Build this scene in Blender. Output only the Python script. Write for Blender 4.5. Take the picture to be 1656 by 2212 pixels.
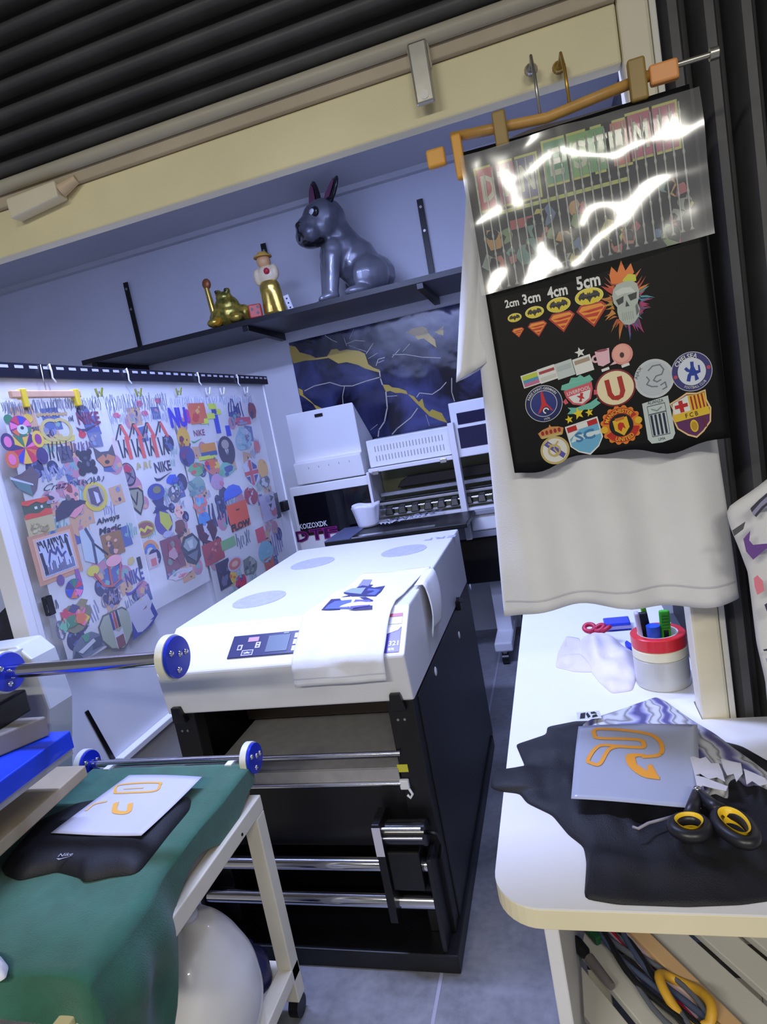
import bpy, bmesh, math, random
from mathutils import Vector, Matrix, noise
from mathutils.geometry import tessellate_polygon
for _o in list(bpy.data.objects): bpy.data.objects.remove(_o)
scene = bpy.context.scene
col = scene.collection
# ------------------------------------------------------------------ camera
FPX = 1367.36061
RM = ((0.95205255, 0.24594178, -0.18195765), (-0.1393207, -0.18096964, -0.97357061), (-0.27237049, 0.95224085, -0.13802782))
EYE = 1.6
cam_d = bpy.data.cameras.new('camera'); cam = bpy.data.objects.new('camera', cam_d); col.objects.link(cam)
rx, ry, rz = [Vector(r) for r in RM]
m = Matrix((rx, -ry, -rz)).transposed().to_4x4(); m.translation = (0, 0, EYE)
cam.matrix_world = m
cam_d.sensor_fit = 'VERTICAL'; cam_d.sensor_height = 24.0; cam_d.lens = FPX / 2212 * 24.0
cam_d.clip_start = 0.02
scene.camera = cam
vs = scene.view_settings
vs.view_transform = 'Standard'; vs.look = 'None'; vs.gamma = 1.0; vs.use_curve_mapping = False
vs.exposure = 0.0
# ------------------------------------------------------------------ world: dim market hall
w = bpy.data.worlds.new('market_hall'); scene.world = w; w.use_nodes = True
w.node_tree.nodes['Background'].inputs[0].default_value = (0.80, 0.82, 0.92, 1)
w.node_tree.nodes['Background'].inputs[1].default_value = 0.22

# ------------------------------------------------------------------ lamps of the place, all above or behind the picture
COOL = (0.46, 0.55, 1.0)       # white-blue lamps on the shop ceiling, in front of and above the frame
WARM = (1.0, 0.96, 0.86)       # neutral lamps over the market aisle, behind the camera
def area_lamp(name, x0, x1, y, z, depth, power, colr):
    ld = bpy.data.lights.new(name, 'AREA'); ld.shape = 'RECTANGLE'; ld.size = x1 - x0; ld.size_y = depth
    ld.energy = power; ld.color = colr
    lo = bpy.data.objects.new(name, ld); col.objects.link(lo); lo.location = ((x0 + x1) / 2, y, z)
area_lamp('shop_ceiling_lamp_left_offscreen', -1.7, -0.6, 1.72, 3.13, .14, 80, COOL)
area_lamp('shop_ceiling_lamp_right_offscreen', -0.45, 0.45, 2.0, 3.13, .14, 27, COOL)
area_lamp('aisle_lamp_left_offscreen', -2.0, -0.6, -1.9, 2.95, .26, 90, WARM)
area_lamp('aisle_lamp_right_offscreen', 0.2, 1.4, -1.9, 2.95, .26, 65, WARM)

# ------------------------------------------------------------------ helpers
def ray(u, v):
    a, b = (u - 828) / FPX, (v - 1106) / FPX
    return Vector([RM[0][i] * a + RM[1][i] * b + RM[2][i] for i in range(3)])
def Px(u, v, x):
    d = ray(u, v); t = x / d.x; return Vector((x, d.y * t, EYE + d.z * t))
def Py(u, v, y):
    d = ray(u, v); t = y / d.y; return Vector((d.x * t, y, EYE + d.z * t))
def Pz(u, v, z):
    d = ray(u, v); t = (z - EYE) / d.z; return Vector((d.x * t, d.y * t, z))
def lin(c):
    c = c / 255.0
    return c / 12.92 if c <= 0.04045 else ((c + 0.055) / 1.055) ** 2.4
def RGB(r, g, b): return (lin(r), lin(g), lin(b), 1.0)

def sock(n, name, val):
    if name in n.inputs: n.inputs[name].default_value = val
MATS = {}
def mat(name, c, rough=0.5, metal=0.0, var=0.0, scale=8.0, bump=0.0, bscale=60.0, spec=None, coat=0.0, sheen=0.0, trans=0.0, alpha=1.0, c2=None, sss=0.0):
    """principled material with procedural colour variation and fine relief"""
    if name in MATS: return MATS[name]
    M = bpy.data.materials.new(name); M.use_nodes = True; nt = M.node_tree; N = nt.nodes; L = nt.links
    b = N['Principled BSDF']
    sock(b, 'Base Color', c); sock(b, 'Roughness', rough); sock(b, 'Metallic', metal)
    if spec is not None: sock(b, 'Specular IOR Level', spec)
    sock(b, 'Coat Weight', coat); sock(b, 'Sheen Weight', sheen); sock(b, 'Transmission Weight', trans); sock(b, 'Alpha', alpha)
    if var > 0 or c2:
        tc = N.new('ShaderNodeTexCoord'); nz = N.new('ShaderNodeTexNoise'); nz.inputs['Scale'].default_value = scale
        nz.inputs['Detail'].default_value = 5
        L.new(tc.outputs['Object'], nz.inputs['Vector'])
        r = N.new('ShaderNodeValToRGB'); L.new(nz.outputs['Fac'], r.inputs['Fac'])
        r.color_ramp.elements[0].position = 0.35; r.color_ramp.elements[1].position = 0.65
        d = c2 if c2 else tuple(max(0, x * (1 - var)) for x in c[:3]) + (1,)
        r.color_ramp.elements[0].color = d; r.color_ramp.elements[1].color = c
        L.new(r.outputs['Color'], b.inputs['Base Color'])
    if bump > 0:
        tc = N.new('ShaderNodeTexCoord'); nz = N.new('ShaderNodeTexNoise'); nz.inputs['Scale'].default_value = bscale
        L.new(tc.outputs['Object'], nz.inputs['Vector'])
        bp = N.new('ShaderNodeBump'); bp.inputs['Strength'].default_value = bump; bp.inputs['Distance'].default_value = 0.01
        L.new(nz.outputs['Fac'], bp.inputs['Height']); L.new(bp.outputs['Normal'], b.inputs['Normal'])
    MATS[name] = M
    return M
def print_material(name, rough=0.35, coat=0.3):
    M = bpy.data.materials.new(name); M.use_nodes = True; N = M.node_tree.nodes
    a = N.new('ShaderNodeAttribute'); a.attribute_name = 'Col'
    b = N['Principled BSDF']; M.node_tree.links.new(a.outputs['Color'], b.inputs['Base Color'])
    sock(b, 'Roughness', rough); sock(b, 'Coat Weight', coat)
    return M
def glass_film(name, tint, gloss=0.2, rough=0.05, alpha=0.25, bump=0.0, bscale=12):
    """thin clear plastic: mostly transparent, with a glossy reflection"""
    M = bpy.data.materials.new(name); M.use_nodes = True; nt = M.node_tree; N = nt.nodes; L = nt.links
    N.clear()
    out = N.new('ShaderNodeOutputMaterial'); t = N.new('ShaderNodeBsdfTransparent'); g = N.new('ShaderNodeBsdfGlossy'); d = N.new('ShaderNodeBsdfDiffuse')
    t.inputs[0].default_value = tint; g.inputs['Roughness'].default_value = rough; g.inputs[0].default_value = (1, 1, 1, 1)
    d.inputs[0].default_value = tint
    m1 = N.new('ShaderNodeMixShader'); m1.inputs[0].default_value = alpha; L.new(t.outputs[0], m1.inputs[1]); L.new(d.outputs[0], m1.inputs[2])
    m2 = N.new('ShaderNodeMixShader'); m2.inputs[0].default_value = gloss
    L.new(m1.outputs[0], m2.inputs[1]); L.new(g.outputs[0], m2.inputs[2]); L.new(m2.outputs[0], out.inputs[0])
    if bump > 0:
        tc = N.new('ShaderNodeTexCoord'); nz = N.new('ShaderNodeTexNoise'); nz.inputs['Scale'].default_value = bscale; nz.inputs['Detail'].default_value = 2
        nz.inputs['Distortion'].default_value = 1.5
        L.new(tc.outputs['Object'], nz.inputs['Vector'])
        bp = N.new('ShaderNodeBump'); bp.inputs['Strength'].default_value = bump; bp.inputs['Distance'].default_value = 0.05
        L.new(nz.outputs['Fac'], bp.inputs['Height']); L.new(bp.outputs['Normal'], g.inputs['Normal'])
    MATS[name] = M
    return M
def tag(o, label=None, cat=None, group=None, kind=None):
    if label: o['label'] = label
    if cat: o['category'] = cat
    if group: o['group'] = group
    if kind: o['kind'] = kind
    return o
def thing(name, label, cat, loc=(0, 0, 0), group=None):
    o = bpy.data.objects.new(name, None); col.objects.link(o); o.empty_display_size = 0.05
    o.location = loc
    return tag(o, label, cat, group)
def link(name, me, parent=None):
    o = bpy.data.objects.new(name, me); col.objects.link(o)
    if parent is not None:
        o.parent = parent
        q = parent; off = Vector(q.location)
        while q.parent is not None: q = q.parent; off += Vector(q.location)
        o.location = -off            # meshes are written in world coordinates
    return o
class MB:
    """collects shapes in world coordinates, build() links them as one mesh object"""
    def __init__(s): s.v = []; s.f = []
    def add(s, vs, fs):
        k = len(s.v); s.v += [tuple(p) for p in vs]; s.f += [tuple(i + k for i in f) for f in fs]; return s
    def box(s, a, b):
        (x0, y0, z0), (x1, y1, z1) = a, b
        x0, x1 = min(x0, x1), max(x0, x1); y0, y1 = min(y0, y1), max(y0, y1); z0, z1 = min(z0, z1), max(z0, z1)
        v = [(x0, y0, z0), (x1, y0, z0), (x1, y1, z0), (x0, y1, z0), (x0, y0, z1), (x1, y0, z1), (x1, y1, z1), (x0, y1, z1)]
        return s.add(v, [(0, 3, 2, 1), (4, 5, 6, 7), (0, 1, 5, 4), (1, 2, 6, 5), (2, 3, 7, 6), (3, 0, 4, 7)])
    def hexa(s, bot, top):
        return s.add(list(bot) + list(top), [(0, 3, 2, 1), (4, 5, 6, 7), (0, 1, 5, 4), (1, 2, 6, 5), (2, 3, 7, 6), (3, 0, 4, 7)])
    def bar(s, p, q, w, h, up=(0, 0, 1)):
        p, q = Vector(p), Vector(q); d = (q - p).normalized(); up = Vector(up)
        a = d.cross(up)
        if a.length < 1e-4: a = d.cross(Vector((1, 0, 0)))
        a.normalize(); b = a.cross(d).normalized(); a *= w / 2; b *= h / 2
        return s.hexa([p - a - b, p + a - b, q + a - b, q - a - b], [p - a + b, p + a + b, q + a + b, q - a + b])
    def cyl(s, p, q, r0, r1=None, n=20, caps=True):
        r1 = r0 if r1 is None else r1
        p, q = Vector(p), Vector(q); d = (q - p).normalized()
        a = d.cross(Vector((0, 0, 1)))
        if a.length < 1e-4: a = d.cross(Vector((1, 0, 0)))
        a.normalize(); b = d.cross(a)
        v = []
        for c, r in ((p, r0), (q, r1)):
            for i in range(n):
                t = 2 * math.pi * i / n; v.append(c + (a * math.cos(t) + b * math.sin(t)) * r)
        f = [(i, (i + 1) % n, n + (i + 1) % n, n + i) for i in range(n)]
        if caps: f += [tuple(range(n))[::-1], tuple(range(n, 2 * n))]
        return s.add(v, f)
    def lathe(s, base, prof, n=28, axis=(0, 0, 1)):
        """prof: (radius, height) pairs"""
        d = Vector(axis).normalized(); a = d.cross(Vector((0, 1, 0)))
        if a.length < 1e-3: a = d.cross(Vector((1, 0, 0)))
        a.normalize(); b = d.cross(a); base = Vector(base); v = []
        for r, h in prof:
            for i in range(n):
                t = 2 * math.pi * i / n; v.append(base + d * h + (a * math.cos(t) + b * math.sin(t)) * max(r, 1e-4))
        f = []
        for j in range(len(prof) - 1):
            for i in range(n): f.append((j * n + i, j * n + (i + 1) % n, (j + 1) * n + (i + 1) % n, (j + 1) * n + i))
        f += [tuple(range(n))[::-1], tuple(range((len(prof) - 1) * n, len(prof) * n))]
        return s.add(v, f)
    def tube(s, pts, r, n=10, closed=False):
        pts = [Vector(p) for p in pts]; m = len(pts); v = []; prev = None
        for i, p in enumerate(pts):
            if closed: d = pts[(i + 1) % m] - pts[i - 1]
            else: d = pts[min(i + 1, m - 1)] - pts[max(i - 1, 0)]
            d.normalize()
            if prev is None:
                a = d.cross(Vector((0, 0, 1)))
                if a.length < 1e-3: a = d.cross(Vector((1, 0, 0)))
            else: a = prev - d * prev.dot(d)
            a.normalize(); prev = a; b = d.cross(a); rr = r[i] if isinstance(r, (list, tuple)) else r
            for k in range(n):
                t = 2 * math.pi * k / n; v.append(p + (a * math.cos(t) + b * math.sin(t)) * rr)
        f = []
        for i in range(m if closed else m - 1):
            j = (i + 1) % m
            for k in range(n): f.append((i * n + k, i * n + (k + 1) % n, j * n + (k + 1) % n, j * n + k))
        if not closed: f += [tuple(range(n))[::-1], tuple(range((m - 1) * n, m * n))]
        return s.add(v, f)
    def ell(s, c, r, n=16, rot=None):
        c = Vector(c); v = []; m = n // 2
        for j in range(1, m):
            t = math.pi * j / m
            for i in range(n):
                p = 2 * math.pi * i / n
                q = Vector((r[0] * math.sin(t) * math.cos(p), r[1] * math.sin(t) * math.sin(p), r[2] * math.cos(t)))
                v.append(c + (rot @ q if rot else q))
        top = len(v); q = Vector((0, 0, r[2])); q = rot @ q if rot else q; v += [c + q, c - q]
        f = []
        for j in range(m - 2):
            for i in range(n): f.append((j * n + i, (j + 1) * n + i, (j + 1) * n + (i + 1) % n, j * n + (i + 1) % n))
        for i in range(n):
            f.append((top, i, (i + 1) % n)); f.append((top + 1, (m - 2) * n + (i + 1) % n, (m - 2) * n + i))
        return s.add(v, f)
    def prism(s, poly, d):
        """poly: 3-D outline; d: extrusion vector"""
        n = len(poly); d = Vector(d); P = [Vector(p) for p in poly]
        nrm = Vector((0, 0, 0))
        for i in range(n): nrm += P[i].cross(P[(i + 1) % n])
        if nrm.dot(d) > 0: P = P[::-1]
        v = P + [p + d for p in P]
        tri = tessellate_polygon([P]); f = []
        for t in tri:
            a, b, c = [P[i] for i in t]
            if (b - a).cross(c - a).dot(d) > 0: t = t[::-1]
            f.append(tuple(t)); f.append(tuple(i + n for i in t[::-1]))
        f += [(i, (i + 1) % n, n + (i + 1) % n, n + i)[::-1] for i in range(n)]
        return s.add(v, f)
    def grid(s, fn, nu, nv, wrap=False):
        v = [fn(i / (nu if wrap else nu - 1), j / (nv - 1)) for j in range(nv) for i in range(nu)]; f = []
        for j in range(nv - 1):
            for i in range(nu if wrap else nu - 1):
                k = (i + 1) % nu; f.append((j * nu + i, j * nu + k, (j + 1) * nu + k, (j + 1) * nu + i))
        return s.add(v, f)
    def build(s, name, material, parent=None, smooth=False, bevel=0.0, label=None, cat=None, group=None, kind=None, solid=0.0, remesh=0.0, smoothit=0, seg=2, angle=None):
        me = bpy.data.meshes.new(name); me.from_pydata(s.v, [], s.f)
        bm = bmesh.new(); bm.from_mesh(me)
        if solid == 0: bmesh.ops.recalc_face_normals(bm, faces=bm.faces[:])
        bm.to_mesh(me); bm.free()
        me.materials.append(material)
        o = link(name, me, parent)
        if remesh:
            md = o.modifiers.new('remesh', 'REMESH'); md.mode = 'VOXEL'; md.voxel_size = remesh; md.use_smooth_shade = True
            if smoothit: sm = o.modifiers.new('smooth', 'SMOOTH'); sm.iterations = smoothit; sm.factor = 0.5
        if solid: md = o.modifiers.new('solid', 'SOLIDIFY'); md.thickness = solid; md.offset = 0
        if bevel:
            md = o.modifiers.new('bevel', 'BEVEL'); md.width = bevel; md.segments = seg; md.limit_method = 'ANGLE'; md.angle_limit = math.radians(40)
        if smooth:
            for p in me.polygons: p.use_smooth = True
            if angle:
                try: me.set_sharp_from_angle(angle=math.radians(angle))
                except Exception: pass
        return tag(o, label, cat, group, kind)
def struct(o): o['kind'] = 'structure'; return o
def copy_of(o, name, parent, delta):
    c = o.copy(); c.name = name; col.objects.link(c); c.parent = parent; c.location = Vector(o.location) + Vector(delta); return c

# -------- flat prints: coloured polygons on a surface --------
FONT_CACHE = {}
def text_polys(txt, bold=0.0):
    k = (txt, bold)
    if k not in FONT_CACHE:
        cu = bpy.data.curves.new('t', 'FONT'); cu.body = txt; cu.align_x = 'CENTER'; cu.align_y = 'CENTER'; cu.offset = bold; cu.resolution_u = 2; cu.fill_mode = 'FRONT'
        ob = bpy.data.objects.new('t', cu); me = bpy.data.meshes.new_from_object(ob)
        P = [[(me.vertices[i].co.x, me.vertices[i].co.y) for i in p.vertices] for p in me.polygons]
        bpy.data.objects.remove(ob); bpy.data.curves.remove(cu); bpy.data.meshes.remove(me)
        FONT_CACHE[k] = P
    return FONT_CACHE[k]
class Print:
    def __init__(s): s.v = []; s.f = []; s.c = []; s.T = (0, 0, 1, 1, 0)
    def at(s, cx, cy, sx, sy=None, rot=0): s.T = (cx, cy, sx, sx if sy is None else sy, math.radians(rot)); return s
    def _t(s, p):
        cx, cy, sx, sy, r = s.T; x, y = p[0] * sx, p[1] * sy
        return (cx + x * math.cos(r) - y * math.sin(r), cy + x * math.sin(r) + y * math.cos(r))
    def poly(s, pts, c, l=0):
        P = [s._t(p) for p in pts]
        k = len(s.v); s.v += [(x, y, l) for x, y in P]
        if len(P) == 3: tri = [(0, 1, 2)]
        else: tri = tessellate_polygon([[Vector((x, y, 0)) for x, y in P]])
        for t in tri:
            a, b, d = [P[i] for i in t]
            if (b[0] - a[0]) * (d[1] - a[1]) - (b[1] - a[1]) * (d[0] - a[0]) < 0: t = t[::-1]
            s.f.append(tuple(i + k for i in t)); s.c.append(c)
        return s
    def rect(s, x0, y0, x1, y1, c, l=0): return s.poly([(x0, y0), (x1, y0), (x1, y1), (x0, y1)], c, l)
    def ell(s, cx, cy, rx, ry, c, l=0, n=22, a0=0, a1=360):
        full = a1 - a0 >= 360
        P = [(cx + rx * math.cos(math.radians(a0 + (a1 - a0) * i / n)), cy + ry * math.sin(math.radians(a0 + (a1 - a0) * i / n))) for i in range(n if full else n + 1)]
        return s.poly(P, c, l)
    def ring(s, cx, cy, r0, r1, c, l=0, n=24, a0=0, a1=360, ky=1.0):
        for i in range(n):
            t, u = [math.radians(a0 + (a1 - a0) * k / n) for k in (i, i + 1)]
            s.poly([(cx + r0 * math.cos(t), cy + ky * r0 * math.sin(t)), (cx + r1 * math.cos(t), cy + ky * r1 * math.sin(t)), (cx + r1 * math.cos(u), cy + ky * r1 * math.sin(u)), (cx + r0 * math.cos(u), cy + ky * r0 * math.sin(u))], c, l)
        return s
    def line(s, pts, w, c, l=0):
        for (x0, y0), (x1, y1) in zip(pts, pts[1:]):
            d = math.hypot(x1 - x0, y1 - y0) or 1; nx, ny = -(y1 - y0) / d * w / 2, (x1 - x0) / d * w / 2
            ex, ey = (x1 - x0) / d * w * .3, (y1 - y0) / d * w * .3
            s.poly([(x0 + nx - ex, y0 + ny - ey), (x0 - nx - ex, y0 - ny - ey), (x1 - nx + ex, y1 - ny + ey), (x1 + nx + ex, y1 + ny + ey)], c, l)
        return s
    def curve(s, pts, w, c, l=0, n=6):
        P = [pts[0]] + list(pts) + [pts[-1]]; out = []
        for i in range(1, len(P) - 2):
            for k in range(n):
                t = k / n; out.append(tuple(.5 * (2 * P[i][j] + (P[i + 1][j] - P[i - 1][j]) * t + (2 * P[i - 1][j] - 5 * P[i][j] + 4 * P[i + 1][j] - P[i + 2][j]) * t * t + (3 * P[i][j] - P[i - 1][j] - 3 * P[i + 1][j] + P[i + 2][j]) * t ** 3) for j in (0, 1)))
        return s.line(out + [pts[-1]], w, c, l)
    def star(s, cx, cy, r, c, l=0, k=5, q=.42):
        return s.poly([(cx + (r if i % 2 == 0 else r * q) * math.sin(math.pi * i / k), cy + (r if i % 2 == 0 else r * q) * math.cos(math.pi * i / k)) for i in range(2 * k)], c, l)
    def text(s, txt, cx, cy, h, c, l=1, bold=0.015, w=None, arc=None, slant=0.0):
        """h: cap height. arc=(radius, centre angle in degrees, outward=+1/-1)"""
        P = text_polys(txt, bold); xs = [p[0] for q in P for p in q]; wid = max(xs) - min(xs); mid = (max(xs) + min(xs)) / 2
        ys = [p[1] for q in P for p in q]; hh = max(ys) - min(ys); my = (max(ys) + min(ys)) / 2
        k = h / hh; kx = (w / wid) if w else k
        for q in P:
            R = []
            for x, y in q:
                x = (x - mid) * kx; y = (y - my) * k; x += slant * y
                if arc:
                    r, a, o = arc; t = math.radians(a) - o * x / r; rr = r + o * y
                    R.append((cx + rr * math.cos(t), cy + rr * math.sin(t)))
                else: R.append((cx + x, cy + y))
            s.poly(R, c, l)
        return s
    def build(s, name, frame, parent, material, label=None, step=0.0004, base=0.0006):
        me = bpy.data.meshes.new(name)
        me.from_pydata([tuple(frame(x, y, base + l * step)) for x, y, l in s.v], [], s.f)
        at = me.color_attributes.new('Col', 'FLOAT_COLOR', 'CORNER')
        i = 0
        for p, c in zip(me.polygons, s.c):
            for k in p.loop_indices: at.data[k].color = c
        me.materials.append(material)
        o = link(name, me, parent)
        if label: o['label'] = label
        return o
# ------------------------------------------------------------------ materials
wall_white = mat('wall_white_paint', RGB(226, 228, 236), 0.6, var=0.04, scale=3, bump=0.03, bscale=90)
ceil_m = mat('ceiling_paint', RGB(208, 208, 212), 0.7, var=0.05, scale=2)
cream = mat('cream_enamel', RGB(238, 228, 184), 0.42, var=0.10, scale=5, bump=0.05, bscale=25)
cream2 = mat('cream_enamel_plain', RGB(230, 222, 196), 0.45, var=0.05, scale=7)
white_plastic = mat('white_plastic', RGB(232, 233, 238), 0.35, var=0.02, scale=6)
white_metal = mat('white_powder_coat', RGB(226, 226, 232), 0.38, var=0.03, scale=9)
grey_plastic = mat('grey_plastic', RGB(150, 152, 162), 0.45, var=0.05)
black_metal = mat('black_powder_coat', RGB(16, 16, 20), 0.42, var=0.2, scale=12)
black_plastic = mat('black_plastic', RGB(14, 14, 17), 0.35)
shutter_m = mat('black_painted_slat', RGB(84, 84, 86), 0.5, var=0.3, scale=9, bump=0.06, bscale=40)
chrome = mat('chrome', RGB(225, 225, 232), 0.14, metal=1.0)
steel = mat('brushed_steel', RGB(176, 174, 174), 0.42, metal=0.35, var=0.12, scale=30, bump=0.03, bscale=200)
zinc = mat('zinc_metal', RGB(190, 188, 180), 0.32, metal=0.9, var=0.15, scale=30)
wood = mat('varnished_wood', RGB(206, 158, 84), 0.4, var=0.22, scale=22)
wood_pale = mat('pale_wood', RGB(218, 176, 148), 0.5, var=0.15, scale=22)
orange_plastic = mat('orange_plastic', RGB(232, 168, 62), 0.4, var=0.08)
brown_clip = mat('khaki_clip', RGB(158, 130, 66), 0.42, var=0.12)
yellow_clip = mat('yellow_plastic', RGB(220, 196, 66), 0.4)
cloth_white = mat('white_cotton', RGB(228, 228, 230), 0.85, var=0.04, scale=14, bump=0.12, bscale=500, sheen=0.2)
cloth_black = mat('black_cotton', RGB(21, 21, 28), 0.62, var=0.25, scale=14, bump=0.2, bscale=500, spec=.45)
cloth_green = mat('green_felt', RGB(42, 98, 80), 0.9, var=0.18, scale=22, bump=0.25, bscale=380, sheen=0.25)
blue_paint = mat('blue_enamel', RGB(14, 60, 214), 0.35, var=0.08, coat=0.3)
blue_disc = mat('blue_plastic', RGB(22, 48, 190), 0.3, var=0.12, scale=18)
paper_m = mat('release_paper', RGB(196, 196, 210), 0.45, var=0.03, scale=10)
film_m = mat('transfer_film', RGB(168, 174, 194), 0.28, var=0.04, scale=10, coat=0.4)
orange_ink = mat('orange_ink', RGB(232, 158, 52), 0.5)
prints = print_material('ink_print')
prints_cloth = print_material('ink_on_cloth', 0.7, 0.0)
beige = mat('beige_board', RGB(184, 168, 138), 0.55, var=0.15, scale=9)
grey_board = mat('grey_board', RGB(128, 124, 120), 0.55, var=0.12)
clear_sheet = glass_film('clear_transfer_film', (0.93, 0.94, 0.97, 1), 0.10, 0.12, 0.55)
plastic_cover = glass_film('clear_plastic_sleeve', (0.92, 0.93, 0.92, 1), 0.17, 0.17, 0.09)
red_tape = mat('red_tape', RGB(214, 40, 48), 0.32, coat=0.3)
clear_tape = mat('clear_tape_roll', RGB(196, 196, 190), 0.28, var=0.06, scale=20, coat=0.5)

def floor_material():
    M = bpy.data.materials.new('polished_concrete'); M.use_nodes = True; nt = M.node_tree; N = nt.nodes; L = nt.links; b = N['Principled BSDF']
    tc = N.new('ShaderNodeTexCoord'); n1 = N.new('ShaderNodeTexNoise'); n1.inputs['Scale'].default_value = 3.5; n1.inputs['Detail'].default_value = 8
    n2 = N.new('ShaderNodeTexNoise'); n2.inputs['Scale'].default_value = 38; n2.inputs['Detail'].default_value = 4
    L.new(tc.outputs['Object'], n1.inputs['Vector']); L.new(tc.outputs['Object'], n2.inputs['Vector'])
    mx = N.new('ShaderNodeMath'); mx.operation = 'ADD'; mm = N.new('ShaderNodeMath'); mm.operation = 'MULTIPLY'; mm.inputs[1].default_value = 0.35
    L.new(n2.outputs['Fac'], mm.inputs[0]); L.new(n1.outputs['Fac'], mx.inputs[0]); L.new(mm.outputs[0], mx.inputs[1])
    r = N.new('ShaderNodeValToRGB'); r.color_ramp.elements[0].position = .45; r.color_ramp.elements[1].position = .9
    r.color_ramp.elements[0].color = RGB(98, 99, 105); r.color_ramp.elements[1].color = RGB(146, 147, 154)
    L.new(mx.outputs[0], r.inputs['Fac']); L.new(r.outputs['Color'], b.inputs['Base Color']); sock(b, 'Roughness', 0.42)
    return M
floor_m = floor_material()
def marble_material(name, rough=0.12):
    """black marble with blue clouds and thin pale veins"""
    M = bpy.data.materials.new(name); M.use_nodes = True; nt = M.node_tree; N = nt.nodes; L = nt.links; b = N['Principled BSDF']
    tc = N.new('ShaderNodeTexCoord')
    n1 = N.new('ShaderNodeTexNoise'); n1.inputs['Scale'].default_value = 3.0; n1.inputs['Detail'].default_value = 6; n1.inputs['Distortion'].default_value = .8
    L.new(tc.outputs['Object'], n1.inputs['Vector'])
    r = N.new('ShaderNodeValToRGB'); e = r.color_ramp.elements; e[0].position = .42; e[1].position = .72
    e[0].color = RGB(22, 20, 40); e[1].color = RGB(84, 92, 150)
    L.new(n1.outputs['Fac'], r.inputs['Fac']); L.new(r.outputs['Color'], b.inputs['Base Color'])
    sock(b, 'Roughness', rough); sock(b, 'Coat Weight', .6); sock(b, 'Coat Roughness', .08)
    n3 = N.new('ShaderNodeTexNoise'); n3.inputs['Scale'].default_value = 6; n3.inputs['Detail'].default_value = 1.5; L.new(tc.outputs['Object'], n3.inputs['Vector'])
    bp = N.new('ShaderNodeBump'); bp.inputs['Strength'].default_value = .16; bp.inputs['Distance'].default_value = .03
    L.new(n3.outputs['Fac'], bp.inputs['Height']); L.new(bp.outputs['Normal'], b.inputs['Normal']); L.new(bp.outputs['Normal'], b.inputs['Coat Normal'])
    return M
marble_m = marble_material('black_marble_film')
def swirl_material(name):
    """marbled violet and silver swirl print"""
    M = bpy.data.materials.new(name); M.use_nodes = True; nt = M.node_tree; N = nt.nodes; L = nt.links; b = N['Principled BSDF']
    tc = N.new('ShaderNodeTexCoord'); wv = N.new('ShaderNodeTexWave'); wv.inputs['Scale'].default_value = 4.5; wv.inputs['Distortion'].default_value = 11; wv.inputs['Detail'].default_value = 2.5; wv.inputs['Detail Scale'].default_value = 1.6
    L.new(tc.outputs['Object'], wv.inputs['Vector'])
    r = N.new('ShaderNodeValToRGB'); e = r.color_ramp.elements; e[0].position = .05; e[1].position = .95
    e[0].color = RGB(84, 82, 132); e[1].color = RGB(196, 198, 202)
    q = e.new(.3); q.color = RGB(150, 150, 188); q = e.new(.5); q.color = RGB(188, 192, 196); q = e.new(.7); q.color = RGB(120, 118, 124)
    L.new(wv.outputs['Fac'], r.inputs['Fac']); L.new(r.outputs['Color'], b.inputs['Base Color']); sock(b, 'Roughness', .6)
    return M
swirl_m = swirl_material('violet_swirl_print')

# ------------------------------------------------------------------ setting
YW = 4.4            # back wall
YF = 1.30           # shop front line (lintel face)
XP = -1.56          # white partition
ZC = 3.18           # shop ceiling
struct(MB().box((-4.9, -3.0, -0.06), (3.0, YW + .3, 0.0)).build('floor', floor_m))
jm = mat('floor_joint_dark', RGB(62, 62, 72), 0.7)
struct(MB().box((-0.535, 1.0, 0.0), (-0.525, YW, 0.0012)).build('trim_1', mat('floor_joint_pale', RGB(150, 150, 165), 0.6)))
struct(MB().box((-4.9, YW, 0), (3.0, YW + .12, 3.3)).build('wall_back', wall_white))
struct(MB().box((-4.9, 1.4, 0), (-4.8, YW, 3.3)).build('wall_left', wall_white))
struct(MB().box((0.60, 1.50, 0), (0.70, YW, 3.3)).build('wall_right', mat('right_wall_grey', RGB(100, 100, 104), 0.6, var=.1)))
struct(MB().box((-4.9, YF + .08, ZC), (0.7, YW + .1, ZC + .08)).build('ceiling', ceil_m))
struct(MB().box((-4.0, YF - .0, 2.90), (3.0, YF + .10, 3.3)).build('wall_front', mat('front_wall_dark', RGB(60, 60, 62), 0.6)))
# partition: white panel with framed front end
p = struct(MB().box((XP - .04, 1.50, 0.0), (XP, 3.44, 1.955)).build('wall_partition', wall_white))
for k, (a, b, t) in enumerate(((1.452, 1.485, .012), (1.489, 1.512, .006))):
    MB().box((XP - .05, a, 0.0), (XP + t, b, 1.955)).build('frame_strip', white_plastic, p, bevel=.003)
MB().box((XP - .05, 3.44, 0.0), (XP + .008, 3.46, 1.955)).build('frame_strip', white_plastic, p, bevel=.003)
MB().box((XP - .05, 1.452, 0.0), (XP + .012, 3.46, .12)).build('skirting', white_plastic, p, bevel=.004)
ya_, yb_ = Px(187, 1535, XP).y, Px(245, 1640, XP).y; za_, zb0 = Px(187, 1535, XP).z, Px(245, 1640, XP).z
MB().hexa([(XP + .0005, yb_ - .012, zb0), (XP + .004, yb_ - .012, zb0), (XP + .004, yb_ + .006, zb0), (XP + .0005, yb_ + .006, zb0)], [(XP + .0005, ya_ - .010, za_), (XP + .004, ya_ - .010, za_), (XP + .004, ya_ + .004, za_), (XP + .0005, ya_ + .004, za_)]).build('black_edge', black_plastic, p)
MB().box((XP + .0005, yb_ + .006, zb0 - .022), (XP + .035, 2.6, zb0)).build('ledge', white_plastic, p, bevel=.003)
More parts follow.
